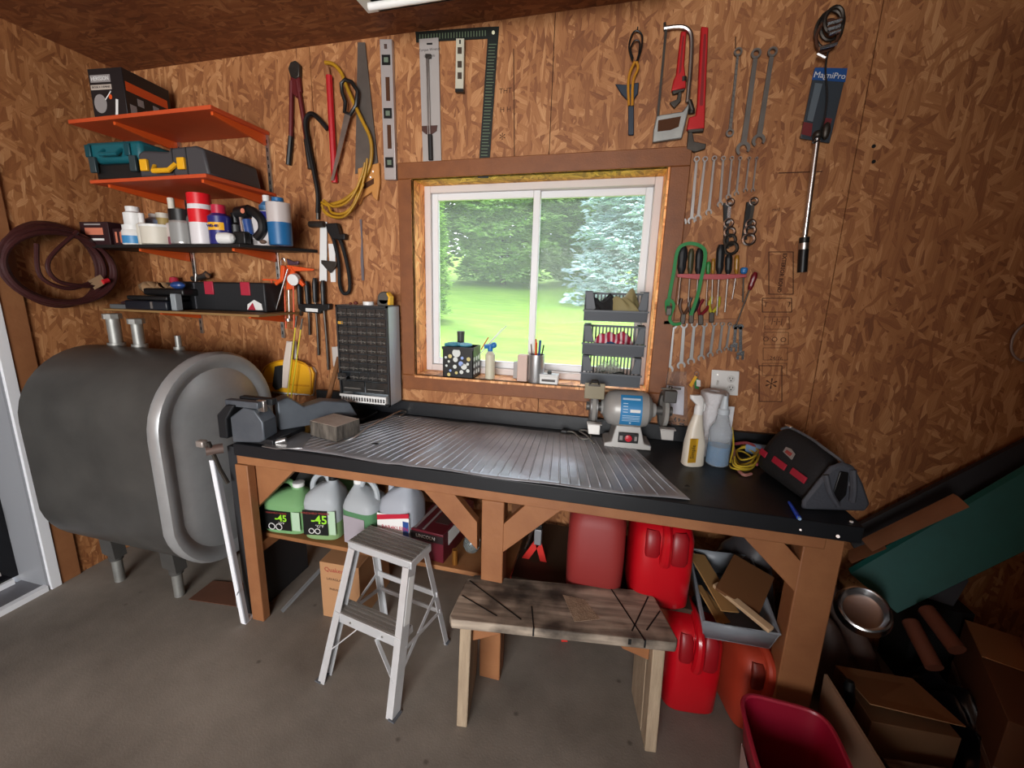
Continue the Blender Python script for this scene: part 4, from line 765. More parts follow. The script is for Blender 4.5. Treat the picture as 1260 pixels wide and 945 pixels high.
t_.part('scale', wpoly(MB(), [(519, 155), (538, 154), (537, 161), (531, 165), (524, 165), (519, 161)], .012, .004), mat('scale_brown', '#4a302a', .4)); t_.part('handle', wtube(MB(), [(529, 166, .02), (530, 197, .02)], .0115, 12), BLK)
# orange caulking guns
CO = mat('caulk_orange', '#d9511d', .45)
t_ = T('caulking_gun', 'orange skeleton caulking gun hanging in front of the right shelf upright', 'caulking gun', W(355, 320))
fr = [(350, 352, .05), (352, 404, .05), (362, 404, .05), (361, 352, .05)]
t_.part('cradle', wtube(MB(), fr, .0045, 6, closed=True), CO); t_.part('plunger_rod', wtube(MB(), [(355, 352, .05), (356, 392, .05)], .003), STEEL); t_.part('plunger', MB().cyl(W(355, 392, .05), W(355.2, 395, .05), .016, 12), STEEL)
t_.part('handle', wpoly(MB(), [(351, 330), (358, 328), (362, 335), (374, 350), (372, 353), (360, 343), (359, 356), (352, 357)], .04, .02), CO, bevel=.004); t_.part('trigger', wpoly(MB(), [(352, 326), (386, 331), (385, 333), (356, 334)], .045, .01), CO, bevel=.002)
t_ = T('caulking_gun', 'tilted orange caulking gun with a long bare rod, left of the other one', 'caulking gun', W(350, 320))
t_.part('handle', wpoly(MB(), [(345, 326), (350, 327), (348, 345), (338, 352), (331, 363), (329, 361), (334, 350), (344, 342)], .06, .018), CO, bevel=.004); t_.part('plunger_rod', wtube(MB(), [(354, 331, .085), (338, 387, .085)], .0045), CHROME); t_.part('end_plate', wpoly(MB(), [(332, 385), (345, 386), (345, 389), (332, 388)], .07, .03), CO); t_.part('trigger', wpoly(MB(), [(323, 343), (346, 344), (346, 346), (323, 345)], .065, .008), CO)
t_.part('cradle', wtube(MB(), [(338, 388, .08), (334, 345, .08)], .004), CO); t_.part('hanging_hook', wtube(MB(), smooth_pts([(346, 326, .07), (346, 320, .075), (349, 318, .075), (351, 322, .07)], 4), .004), CHROME)
wsolo('silicone_roll', 'small white roll hanging behind the caulking guns', 'roll', MB().lathe([(.012, 0), (.03, .002), (.03, .035), (.012, .037)], W(364, 343, .05), (.2, -1, -.2), 18), WHT)
wsolo('clamp_head', 'purplish steel clamp head hooked over the caulking guns', 'clamp', wpoly(MB(), [(352, 318), (362, 322), (367, 321), (366, 326), (354, 326)], .07, .015), mat('purple_steel', '#5c4450', .35, .5), bevel=.003)
# pry bar rack
t_ = T('tool_rack', 'black plastic rack holding four long-handled tools left of the drawer cabinet', 'tool rack', W(385, 378)); t_.part('rack', wpoly(MB(), [(366, 374), (405, 374), (405, 381), (396, 383), (394, 386), (372, 384), (367, 380)], .01, .03), BLK, bevel=.003); t_.part('label', wpoly(MB(), [(376, 379), (391, 380), (391, 384), (376, 383)], .0402, .001), WHT)
for l, h0, h1, tip, rr, name in (('short black-handled screwdriver, leftmost in the black rack', (368, 349), (369, 375), (370, 388), .013, 'screwdriver'), ('black-handled chisel with a short shank, second in the black rack', (377, 346), (379, 374), (381, 412), .014, 'chisel'), ('black-handled curved pry bar, third in the black rack', (387, 342), (388, 372), (392, 437), .015, 'pry_bar'), ('longest black-handled pry bar, rightmost in the black rack', (397, 345), (398, 375), (404, 455), .014, 'pry_bar')):
    t_ = T(name, l, name.replace('_', ' '), W(*h0)); a, c = W(*h0, .03), W(*h1, .03); t_.part('handle', MB().tube([a.lerp(c, k / 5) for k in range(6)], [rr * .6, rr, rr, rr * .9, rr, rr * .8], 10), BLK); t_.part('shank', wtube(MB(), smooth_pts([(*h1, .028), ((h1[0] + tip[0]) / 2 + .5, (h1[1] + tip[1]) / 2, .028), (*tip, .02)], 3), .0065, 6), DSTEEL)
# combination square rule
t_ = T('combination_square', 'white steel rule with a dark sliding head beside the black belt', 'square', W(396, 272)); t_.part('rule', wpoly(MB(), [(394, 273), (402, 273), (402, 346), (393, 346)], .012, .003), WHT); t_.part('head', wpoly(MB(), [(395, 320), (414, 322), (413, 328), (406, 336), (395, 324)], .016, .012), DSTEEL, bevel=.002); t_.part('rule_back', wpoly(MB(), [(404, 300), (412, 300), (413, 347), (407, 347)], .004, .003), WHT)
t_ = T('strap_wrench', 'black strap wrench loop hanging right of the white rule', 'strap wrench', W(405, 275)); t_.part('loop', MB().tube([W(u, v, .035) for u, v in smooth_pts([(405, 278, 0), (413, 300, 0), (418, 325, 0), (419, 350, 0), (424, 362, 0), (431, 357, 0), (430, 335, 0), (424, 305, 0), (417, 290, 0), (411, 277, 0)], 4)[:]] if False else [p for p in smooth_pts([W(405, 278, .035), W(412, 300, .035), (W(417, 325, .035)), W(418, 350, .035), W(423, 361, .035), W(430, 357, .035), W(429, 335, .035), W(422, 305, .035), W(416, 290, .035), W(411, 277, .035)], 4)], .0095, 8), BLKM); t_.part('buckle', wpoly(MB(), [(400, 275), (414, 274), (418, 288), (424, 287), (424, 295), (408, 294), (402, 284)], .02, .03), BLK, bevel=.004)
wsolo('saw_blade', 'thin grey saw blade hanging alone above the drawer cabinet', 'saw blade', wpoly(MB(), [(442.5, 270), (445, 270), (448, 345), (445, 345), (443.5, 318), (444.5, 296)], .003, .002), mat('blade_grey', '#6c6468', .5, .3))
wsolo('wall_plate', 'small white blank wall plate left of the drawer cabinet', 'plate', wpoly(MB(), [(408, 427), (418, 426), (420, 449), (410, 451)], .001, .006), mat('plate_white', '#b7afa9', .5), bevel=.001)
# dustpan, brush and rods
t_ = T('dustpan', 'yellow dustpan hanging upside down over a white one', 'dustpan', W(352, 430)); t_.part('pan', wpoly(MB(), [(327, 450), (346, 443), (355, 441), (362, 444), (382, 452), (386, 460), (383, 486), (318, 480), (318, 474)], .03, .016), YEL, bevel=.004)
t_.part('rim', wtube(MB(), smooth_pts([(319, 478, .05), (326, 452, .05), (354, 443, .05), (380, 452, .05), (382, 486, .05)], 4), .005), mat('yellow_rim', '#c98a12', .45)); t_.part('fold', wpoly(MB(), [(322, 470), (380, 474), (380, 476), (322, 472)], .0462, .002), mat('yellow_rim', '#c98a12'))
wsolo('white_dustpan', 'white dustpan mostly hidden behind the yellow one', 'dustpan', wpoly(MB(), [(352, 420), (363, 420), (365, 445), (385, 452), (388, 458), (385, 487), (335, 484), (340, 450), (353, 445)], .006, .014), WHT, bevel=.003)
t_ = T('hand_brush', 'white-handled hand brush with black bristles clipped into the yellow dustpan', 'brush', W(352, 425)); t_.part('handle', wpoly(MB(), [(352, 421), (359, 420), (357, 440), (356, 452), (353, 478), (346, 477), (347, 452)], .055, .018), mat('brush_white', '#cdbfb4', .5), bevel=.004); t_.part('bristles', wpoly(MB(), [(338, 451), (347, 450), (346, 477), (339, 480), (335, 475)], .05, .03), BLKM)
for l, a, c in (('yellow-tipped thin rod, left of the pair hanging over the dustpan', (365, 389), (352, 505)), ('yellow-tipped thin rod, right of the pair hanging over the dustpan', (372, 392), (356, 505))):
    t_ = T('yellow_rod', l, 'rod', W(*a)); m_ = lerp2(a, c, .12); t_.part('shaft', wtube(MB(), [(*m_, .09), (*c, .09)], .0035, 6), mat('rod_yellow', '#cfc02c', .4)); t_.part('socket', wtube(MB(), [(*a, .085), (*m_, .09)], .005, 6), DSTEEL)
# hose on the left wall
HM = mat('hose_brown', '#3c1c1c', .45, var=.2, vs=20); t_ = T('air_hose', 'coiled dark red-brown air hose hanging on the left wall', 'hose', (XL, 1.6, 1.65)); r_n = random.Random(5)
c0 = XP(63, 328, XL)
for k in range(6):
    ry_, rz_ = .19 + .008 * k, .20 - .006 * k; dy, dz = r_n.uniform(-.012, .012), r_n.uniform(-.012, .012)
    t_.part('coil', MB().tube([V(XL + .02 + .012 * k, c0.y + dy + ry_ * math.cos(q), c0.z + dz + rz_ * math.sin(q)) for q in [j * PI / 20 for j in range(40)]], .0115, 8, closed=True), HM)
t_.part('loose_end', MB().tube(smooth_pts([XP(95, 285, XL + .08), XP(60, 320, XL + .09), XP(70, 345, XL + .09), XP(105, 352, XL + .09), XP(125, 350, XL + .07)], 6), .010, 8), HM); t_.part('loose_end', MB().tube(smooth_pts([XP(45, 300, XL + .08), XP(50, 340, XL + .09), XP(85, 355, XL + .09), XP(118, 345, XL + .08)], 6), .010, 8), HM)
p = XP(120, 347, XL + .09); t_.part('paper_tag', MB().bc(p, (.004, .07, .05), Rx(.5)), mat('tan_tag', '#a98c6c', .7)); t_.part('coupler', MB().cyl(p + V(.005, .02, 0), p + V(.005, .05, .01), .012), RED)
# ------------------------------------------------------------ things on the shelves
def bottle(name, label, cat, x, y, z, prof, m_, cap=None, capm=None, group=None, lab=None, labm=None, n=20, extra=None):
    t_ = T(name, label, cat, (x, y, z), group=group, local=True); b_ = t_.part('body', MB().lathe(prof, n=n), m_)
    if cap: t_.part('cap', MB().lathe(cap, n=n), capm)
    if lab: t_.part('label', MB().lathe([(lab[2], lab[0]), (lab[2], lab[1])], n=n), labm, parent=b_)
    if extra: extra(t_)
    return t_
def cyl_prof(r, h, sh=.01): return [(r * .94, 0), (r, .004), (r, h - sh), (r * .6, h)]
def by(u0, u1, v0, v1, y, z):   # centre x, radius and height of an upright thing standing on a shelf
    a, c = YP(u0, v1, y), YP(u1, v1, y); return (a.x + c.x) / 2, (c.x - a.x) / 2, YP((u0 + u1) / 2, v0, y).z - z
# picture box on top shelf
c = Z(140, 140, 2.358); t_ = T('picture_box', 'glossy dark box with printed sides on the top shelf', 'box', (-2.42, 1.86, 2.358), math.radians(6), local=True); BX = mat('box_print_dark', '#1d1a1c', .4)
t_.part('carton', MB().box(-.17, -.10, 0, .11, .17, .27), BX, bevel=.003); t_.o.scale = (.68, .95, .80); t_.o.location.x += .03; t_.part('carry_handle', MB().box(-.10, -.075, .27, -.02, .15, .285), mat('salmon', '#c9785e', .5), bevel=.004)
t_.part('title_panel', MB().box(-.155, -.1012, .195, .01, -.1002, .235), mat('panel_grey', '#8a8584', .5)); t_.part('lettering', text('HERISSON', .032, (-.075, -.1016, .214), (1, 0, 0), (0, 0, 1), .0006), WHT)
t_.part('subtitle_panel', MB().box(-.16, -.1012, .155, .01, -.1002, .182), mat('panel_pale', '#b3a79c', .5)); t_.part('lettering', text('BROSSE A CHEMINEE', .016, (-.075, -.1016, .169), (1, 0, 0), (0, 0, 1), .0004), BLK)
t_.part('brush_picture', MB().lathe([(.052, 0), (.052, .0008)], (-.10, -.1003, .08), (0, -1, 0), 18), mat('panel_grey', '#8a8584')); t_.part('rod_picture', MB().beam((-.055, -.101, .10), (.0, -.101, .145), .006, .001, (0, 1, 0)).beam((.02, -.101, .01), (.04, -.101, .1), .02, .001, (0, 1, 0)), WHT); t_.part('orange_dot', MB().lathe([(.014, 0), (.014, .001)], (-.01, -.1004, .115), (0, -1, 0), 12), ORG)
t_.part('orange_side_panel', MB().box(.1103, -.09, .15, .1112, .15, .20), ORG); m = MB()
for k in range(5): m.box(.1103, -.08 + k * .045, .03 + (k % 2) * .06, .1112, -.045 + k * .045, .08 + (k % 2) * .05)
t_.part('side_pictures', m, mat('panel_grey', '#8a8584'), kind='stuff')
# tool cases
TEAL = mat('teal_case', '#0f5660', .45)
t_ = T('tool_case', 'teal and black power tool case at the left on the second shelf', 'tool case', (-2.29, 1.80, 2.057), math.radians(4), local=True)
t_.part('lid', MB().box(-.19, -.12, .075, .13, .15, .17), TEAL, bevel=.02); t_.part('base', MB().box(-.155, -.11, 0, .125, .15, .075), BLK, bevel=.01); t_.part('handle', MB().tube([(-.075, -.12, .13), (-.075, -.145, .105), (.025, -.145, .105), (.025, -.12, .13)], .009, 8), TEAL)
for x in (-.14, .09): t_.part('latch', MB().box(x - .018, -.135, .03, x + .018, -.12, .10), mat('latch_grey', '#2c3a3e', .4), bevel=.003)
for x in (-.165, .06): t_.part('lid_lug', MB().box(x - .012, -.131, .10, x + .02, -.12, .155), mat('teal_dark', '#0b3f48', .45), bevel=.004)
t_ = T('tool_case', 'charcoal power tool case with yellow handle and latches on the second shelf', 'tool case', (-1.965, 1.77, 2.057), math.radians(3), local=True); CH = mat('charcoal_case', '#3f3d40', .55)
t_.part('shell', MB().prism([(-.19, -.09, 0), (-.19, -.09, .10), (-.16, -.09, .115), (-.02, -.09, .105), (.0, -.09, .12), (.13, -.09, .125), (.17, -.09, .11), (.19, -.09, 0)], (0, .33, 0)), CH, bevel=.01)
m = MB(); [m.box(x, -.0935, .0, x + .006, .2, .118) for x in (.0, .075)]; t_.part('rib', m, mat('charcoal_dark', '#2c2b2e', .6), kind='stuff')
t_.part('handle', MB().tube([(-.10, -.09, .045), (-.085, -.115, .02), (-.0, -.115, .02), (.015, -.09, .05)], .011, 8), YEL)
for x in (-.15, .055): t_.part('latch', MB().box(x - .02, -.105, .025, x + .02, -.09, .075), YEL, bevel=.003)
# third shelf, z = 1.766
z3 = 1.766
cream = mat('cream_plastic', '#cfc9bb', .5); silver = mat('can_silver', '#a8a6a4', .3, .6)
t_ = T('carton', 'dark red printed carton at the left end of the black shelf', 'box', (-2.62, 1.80, z3), .1, local=True); t_.part('carton', MB().box(-.09, -.05, 0, .085, .08, .115), mat('carton_maroon', '#2c1418', .5), bevel=.002); t_.part('print_panel', MB().box(-.06, -.0515, .05, .05, -.0505, .085), mat('salmon', '#c9785e')); t_.part('print_stripe', MB().box(-.05, -.0515, .022, .05, -.0505, .032), WHT); t_.part('print_stripe', MB().box(-.06, -.0515, .098, .04, -.0505, .106), mat('panel_grey', '#8a8584'))
t_ = T('carton', 'small maroon box with pale stripes beside the larger maroon carton', 'box', (-2.475, 1.81, z3), .05, local=True); t_.part('carton', MB().box(-.045, -.04, 0, .09, .07, .082), mat('carton_maroon', '#2c1418'), bevel=.002)
for x in (-.03, .0): t_.part('print_stripe', MB().box(x, -.0415, .012, x + .012, -.0405, .065), mat('salmon', '#c9785e'))
def vb(name, label, cat, u0, u1, v0, v1, y, m_, capf=.2, capm=None, neck=None, lab=None, labm=None, rsc=1, extra=None, z=z3):
    x, r, h = by(u0, u1, v0, v1, y, z); r *= rsc; hc = h * capf; hb = h - hc; nk = (neck or .6) * r
    return bottle(name, label, cat, x, y, z, [(r * .92, 0), (r, .004), (r, hb * .9), (nk, hb)], m_, [(nk * 1.0, hb - .002), (nk * 1.0, h - .002), (nk * .8, h)] if capf else None, capm or WHT, lab=(hb * lab[0], hb * lab[1], r * 1.01) if lab else None, labm=labm)
BL2 = mat('label_blue', '#3d85b8', .4)
vb('pill_bottle', 'short white bottle with blue label under another, left on the black shelf', 'bottle', 158, 177, 277, 303, 1.80, WHT, .25, WHT, .9, (.1, .6), BL2)
x, r, h = by(158, 174, 254, 277, 1.80, z3 + .095); bottle('pill_bottle', 'white bottle stacked on top of the blue-labelled bottle', 'bottle', x, 1.80, z3 + .098, cyl_prof(r, .07), WHT, [(r * .7, .068), (r * .7, .092), (r * .5, .094)], WHT)
vb('tube_bottle', 'slim leaning white tube bottle beside the tub', 'bottle', 174, 184, 262, 302, 1.79, cream, .3, WHT, .5)
vb('plaster_tub', 'cream tub with dark lettering on the black shelf', 'tub', 183, 211, 277, 302, 1.80, cream, .12, WHT, 1.03)
a, c = YP(185, 290, 1.765), YP(209, 290, 1.765)
o = bpy.data.objects['plaster_tub']; tl = text('SPACKLE', .017, (0, -abs(c.x - a.x) / 2 - .0035, .055), (1, 0, 0), (0, 0, 1), .0006); ob = _obj('lettering', tl.mesh('lettering', BLK), o)
ob = _obj('lettering', text('LIGHTWEIGHT', .010, (0, -abs(c.x - a.x) / 2 - .003, .038), (1, 0, 0), (0, 0, 1), .0006).mesh('lettering', BLK), o)
vb('jar', 'pale blue jar standing behind the cream tub', 'jar', 184, 204, 263, 303, 1.92, mat('label_pale_blue', '#8ea3c4', .4), .12, WHT, .4)
vb('jar', 'small yellowish jar standing behind the cream tub', 'jar', 199, 211, 262, 303, 1.93, mat('yellowish', '#b39c62', .4), .15, cream, .9)
vb('caulk_tube', 'tall pale caulk tube with a long tapered nozzle', 'caulk tube', 211, 224, 243, 303, 1.82, mat('caulk_white', '#b9ada8', .4), .5, cream, .45, (.02, .35), mat('maroon_label', '#7a3848', .4))
vb('spray_can', 'silver spray can with wide black cap', 'spray can', 217, 239, 258, 303, 1.79, silver, .33, BLK, .95, (.1, .9), mat('can_label', '#8a8a88', .4))
vb('spray_can', 'slim grey can with narrow black cap behind the tall red-topped tube', 'spray can', 235, 247, 250, 302, 1.80, mat('can_grey', '#6d6c6c', .4, .4), .3, BLK, .8)
vb('foam_can', 'tall white can with bright red cap in the middle of the black shelf', 'spray can', 241, 262, 238, 302, 1.80, mat('can_white', '#d8d4d6', .35), .22, mat('cap_red', '#d21a24', .35), .98, (.55, .88), mat('cap_red', '#d21a24'))
vb('oil_can', 'blue lubricant spray can with red cap and yellow shield label', 'spray can', 263, 284, 252, 300, 1.80, mat('can_navy', '#27286e', .35), .22, mat('cap_magenta', '#b3203c', .4), .62)
o = bpy.data.objects['oil_can']; x, r, h = by(263, 284, 252, 300, 1.80, z3)
m = MB(); m.grid(lambda u, v: (r * 1.015 * math.sin((u - .5) * 1.7 + .25), -r * 1.015 * math.cos((u - .5) * 1.7 + .25), .065 + v * .035), 8, 2); ob = _obj('yellow_label', m.mesh('yellow_label', YEL), o); ob2 = _obj('lettering', text('WD-40', .017, (.010, -r * 1.09, .082), (1, .15, 0), (0, 0, 1), .001, bold=.0006).mesh('lettering', mat('can_navy', '#27286e')), ob)
vb('black_bottle', 'short black bottle right of the blue lubricant can', 'bottle', 286, 301, 262, 303, 1.86, BLK, .3, BLK, .6)
solo('small_black_box', 'small black device in front of the black bottle', 'device', MB().box(YP(289, 290, 1.79).x, 1.78, z3, YP(303, 290, 1.79).x, 1.82, z3 + .06), BLK, bevel=.006)
solo('white_scoop', 'white plastic cup lying on its side at the shelf edge', 'cup', MB().lathe([(.012, -.045), (.026, -.035), (.027, .01), (.022, .035), (.008, .045)], (YP(278, 290, 1.765).x, 1.765, z3 + .027), (1, .1, -.02), 16), WHT)
solo('brown_pebble', 'small brown stone-like plug at the front edge of the black shelf', 'plug', MB().ball((YP(325, 300, 1.78).x, 1.775, z3 + .010), (.018, .012, .010)), mat('pebble', '#5a463a', .8))
t_ = T('flashlight_pack', 'black and white packaged cordless flashlight with a big open handle', 'flashlight', (YP(316, 290, 1.84).x, 1.84, z3), math.radians(-3), local=True)
t_.part('card', MB().prism([(-.06, 0, 0), (.085, 0, 0), (.08, 0, .16), (-.01, 0, .165), (-.03, 0, .11), (-.06, 0, .05)], (0, .06, 0)), mat('pack_white', '#c4c0c0', .5), bevel=.003); t_.part('grip', MB().tube(smooth_pts([(-.07, -.01, .155), (-.01, -.01, .16), (.045, -.01, .12), (.05, -.01, .07), (.01, -.01, .035)], 5), .022, 10), BLK); t_.part('head', MB().cyl((-.095, -.01, .15), (-.02, -.01, .158), .03, 14), BLK); t_.part('blue_cell', MB().cyl((-.03, -.012, .05), (-.04, -.012, .12), .02, 12), mat('cell_blue', '#2c4a86', .35)); t_.part('silver_cell', MB().cyl((-.062, -.016, .055), (-.068, -.016, .13), .014, 10), CHROME)
t_.part('header', MB().prism([(-.005, -.002, .13), (.082, -.002, .12), (.08, -.002, .155), (0, -.002, .163)], (0, -.001, 0)), mat('can_navy', '#27286e')); t_.part('logo_dot', MB().lathe([(.012, 0), (.012, .003)], (-.03, -.04, .155), (0, -1, 0), 12), mat('salmon', '#c9785e')); t_.part('barcode', MB().box(-.04, -.0015, .008, -.0, -.0005, .03), mat('panel_grey', '#8a8584'))
vb('propane_bottle', 'tall blue and white torch cylinder at the right on the black shelf', 'gas cylinder', 335, 358, 243, 305, 1.86, mat('cyl_blue', '#1f5f92', .4), .08, mat('cyl_blue', '#1f5f92'), .5, (.52, .96), mat('cyl_white', '#b9b0ae', .4))
vb('propane_bottle', 'blue torch cylinder with white cap hidden behind the flashlight pack', 'gas cylinder', 325, 340, 240, 303, 1.96, mat('cyl_blue2', '#3b6f9c', .4), .12, WHT, .45)
# fourth shelf, z = 1.432
z4 = 1.432
t_ = T('toolbox', 'long black toolbox with two red clips on the lowest shelf', 'toolbox', (-1.93, 1.99, z4), 0, local=True); a, c = YP(219, 380, 1.93), YP(328, 384, 1.93); x0, x1 = a.x + 1.93, c.x + 1.93; h = YP(270, 346, 1.93).z - z4
t_.part('box', MB().box(x0, -.06, 0, x1, .075, h * .97), mat('toolbox_black', '#1b1c1f', .5), bevel=.008); m = MB(); t_.part('seam', MB().box(x0 + (x1 - x0) * .22, -.0625, .005, x0 + (x1 - x0) * .235, -.0605, h * .93), mat('seam_grey', '#4b4c50', .4))
for f in (.40, .80): x = x0 + (x1 - x0) * f; t_.part('clip', MB().box(x - .03, -.066, h * .55, x + .03, -.058, h * .99), mat('clip_red', '#a8283c', .45), bevel=.003)
x = x0 + (x1 - x0) * .88; s_ = t_.part('sticker', MB().prism([(x - .05, -.0605, .012), (x + .05, -.0605, .012), (x + .045, -.0605, .045), (x, -.0605, .065), (x - .045, -.0605, .04)], (0, -.0008, 0)), WHT); t_.part('sticker_print', MB().prism([(x - .045, -.0615, .012), (x + .005, -.0615, .012), (x - .01, -.0615, .05), (x - .03, -.0615, .03)], (0, -.0006, 0)), mat('clip_red', '#a8283c'), parent=s_)
NVY = mat('navy_tray', '#12161f', .4)
t_ = T('drill_bit_case', 'dark navy plastic case at the left of the black toolbox', 'case', (-2.33, 1.88, z4), .03, local=True); t_.part('base', MB().box(-.2, -.1, 0, .085, .1, .05), NVY, bevel=.008); t_.part('lid', MB().box(-.19, -.09, .052, .08, .1, .075), BLK, bevel=.006); t_.part('clasp', MB().box(-.02, -.103, .01, -.005, -.098, .045), STEEL)
solo('tray', 'black tray stacked on the navy case', 'tray', MB().box(-2.47, 1.84, z4 + .077, -2.19, 1.98, z4 + .115), BLK, bevel=.01); solo('blue_pouch', 'small blue pouch on top of the trays', 'pouch', MB().ball((-2.24, 1.86, z4 + .134), (.045, .03, .02)), mat('cell_blue', '#2c4a86'))
solo('clear_case', 'pale clear plastic case edge beside the black toolbox', 'case', MB().box(-2.235, 1.80, z4 + .002, -2.20, 1.84, z4 + .09), mat('clear_grey', '#8b9296', .3), bevel=.004)
solo('flat_bar_box', 'flat grey metal tray at the front left of the lowest shelf', 'tray', MB().box(-2.66, 1.79, z4, -2.46, 1.86, z4 + .025), mat('pewter', '#6b7073', .4, .4), bevel=.004)
solo('wood_plane', 'dark wooden plane under the hose end on the lowest shelf', 'plane', MB().prism([(-2.69, 1.87, z4), (-2.54, 1.87, z4), (-2.54, 1.87, z4 + .04), (-2.6, 1.87, z4 + .05), (-2.69, 1.87, z4 + .035)], (0, .06, 0)), mat('plane_maroon', '#3a2024', .5), bevel=.004)
solo('crumpled_bag', 'tan paper bag slumped behind the dark trays', 'bag', MB().grid(lambda u, v: (-2.62 + .22 * u, 1.96 + .03 * math.sin(u * 9 + v * 5), z4 + (.13 + .02 * math.sin(u * 14)) * v), 10, 6).grid(lambda u, v: (-2.62 + .22 * u, 1.96 + .07 * v, z4 + .13 + .02 * math.sin(u * 14)), 10, 2), mat('paper_tan', '#9c7a58', .8)).modifiers.new('s', 'SOLIDIFY').thickness = .003
t_ = T('stacked_boards', 'thin grey-edged boards lying behind the trays', 'boards', (-2.3, 2.02, z4)); t_.part('board', MB().box(-2.52, 1.99, z4 + .12, -2.12, 2.07, z4 + .13), mat('board_dark', '#35302c', .6)); t_.part('board', MB().box(-2.5, 1.99, z4 + .138, -2.14, 2.07, z4 + .146), mat('board_dark', '#35302c')); t_.part('support', MB().box(-2.3, 2.0, z4, -2.26, 2.06, z4 + .12).box(-2.5, 2.0, z4, -2.46, 2.06, z4 + .12), TIMBER)
t_ = T('spring_clamp', 'chrome spring fitting lying on the boards', 'fitting', (-2.28, 2.03, z4 + .146)); t_.part('body', MB().cyl((-2.33, 2.03, z4 + .17), (-2.22, 2.03, z4 + .19), .016, 10).cyl((-2.30, 2.02, z4 + .15), (-2.29, 2.02, z4 + .20), .008), STEEL); t_.part('arm', MB().tube([(-2.26, 2.03, z4 + .19), (-2.22, 2.02, z4 + .21), (-2.19, 2.02, z4 + .19)], .006), STEEL)
solo('red_bottle_cap', 'dull red cap on the left end of the boards', 'bottle cap', MB().lathe([(.022, 0), (.026, .01), (.02, .03), (.005, .035)], (-2.47, 2.03, z4 + .146)), mat('clip_red', '#a8283c'))

# ------------------------------------------------------------ drawer cabinet
CX0, CX1, CY0, CZ0, CZ1 = YP(416, 440, 1.93).x, YP(478, 440, 1.93).x, 1.93, ZB + .077, YP(450, 376, 1.93).z
t_ = T('drawer_cabinet', 'small parts cabinet with rows of clear drawers left of the window', 'cabinet', ((CX0 + CX1) / 2, 2.0, CZ0)); HC = mat('hammered_grey', '#b9c2ca', .45, .1); CF = mat('cabinet_frame', '#222325', .5)
t_.part('shell', MB().box(CX0, CY0 + .01, CZ0, CX0 + .006, YW - .028, CZ1).box(CX1 - .006, CY0 + .01, CZ0, CX1, YW - .028, CZ1).box(CX0, CY0 + .01, CZ1 - .006, CX1, YW - .028, CZ1).box(CX0, CY0 + .01, CZ0, CX1, YW - .028, CZ0 + .006).box(CX0, YW - .034, CZ0, CX1, YW - .028, CZ1), HC, bevel=.002)
DRW = mat('clear_drawer', '#3b3a39', .15, trans=.35, var=.3, vs=40); HND = mat('drawer_edge', '#6e6a66', .3); glint = mat('small_parts', '#b0a89a', .3, .8, var=.4, vs=90)
ww = (CX1 - CX0 - .02) / 5; H_ = CZ1 - CZ0; rh = H_ * .73 / 8; fr_ = MB(); 
for i in range(9): fr_.box(CX0 + .006, CY0 + .005, CZ1 - .012 - i * rh - .004, CX1 - .006, CY0 + .11, CZ1 - .012 - i * rh)
fr_.box(CX0, CY0, CZ0, CX0 + .009, CY0 + .012, CZ1).box(CX1 - .009, CY0, CZ0, CX1, CY0 + .012, CZ1).box(CX0, CY0, CZ1 - .01, CX1, CY0 + .012, CZ1).box(CX0, CY0, CZ0, CX1, CY0 + .012, CZ0 + .008)
t_.part('divider_frame', fr_, CF); rr_ = random.Random(11)
dm = MB().box(0, 0, 0, ww - .004, .004, rh - .008).mesh('drawer', DRW, smooth=False); pm = MB().box(ww * .02, -.009, rh * .30, ww - .006, -.001, rh * .36).box(ww * .45, -.012, rh * .1, ww * .5, -.001, rh * .5).mesh('drawer_pull', HND, smooth=False)
def bits(seed):
    q = random.Random(seed); mb = MB()
    for k in range(14): a = V(q.uniform(.006, ww - .01), q.uniform(.008, .03), q.uniform(.004, .016)); mb.cyl(a, a + V(q.uniform(-.008, .008), -.004, q.uniform(-.006, .006)), .0022, 5)
    return mb.mesh('small_parts', glint)
bm_ = [bits(k) for k in range(4)]
for r in range(8):
    for c in range(5):
        d = bpy.data.objects.new('drawer', dm); COL.objects.link(d); d.parent = t_.o; d.location = Vector((CX0 + .011 + c * ww, CY0 + (.004 if not (r == 7 and c == 0) else -.03), CZ1 - .012 - (r + 1) * rh + .002)) - t_.base
        q = bpy.data.objects.new('drawer_pull', pm); COL.objects.link(q); q.parent = d
        if r >= 3 or rr_.random() > .7: q = bpy.data.objects.new('small_parts', bm_[rr_.randrange(4)]); COL.objects.link(q); q.parent = d; q['kind'] = 'stuff'; q.location = (0, -.012, 0)
t_.part('yellow_packet', MB().box(CX0 + .013, CY0 - .004, CZ1 - .01 - 2 * rh + .008, CX0 + .013 + ww * .5, CY0 + .0, CZ1 - .01 - 2 * rh + .02), YEL).rotation_euler = (0, 0, 0)
z_ = CZ1 - .012 - 8 * rh - .004
for c in range(2): dd = t_.part('large_drawer', MB().box(CX0 + .014 + c * ww * 2.5, CY0 + .006, z_ - rh * 1.3, CX0 + .006 + (c + 1) * ww * 2.5, CY0 + .012, z_ - .004), DRW); t_.part('drawer_pull', MB().box(CX0 + .03 + c * ww * 2.5, CY0 - .004, z_ - rh * .9, CX0 - .01 + (c + 1) * ww * 2.5, CY0 + .006, z_ - rh * .8), HND, parent=dd)
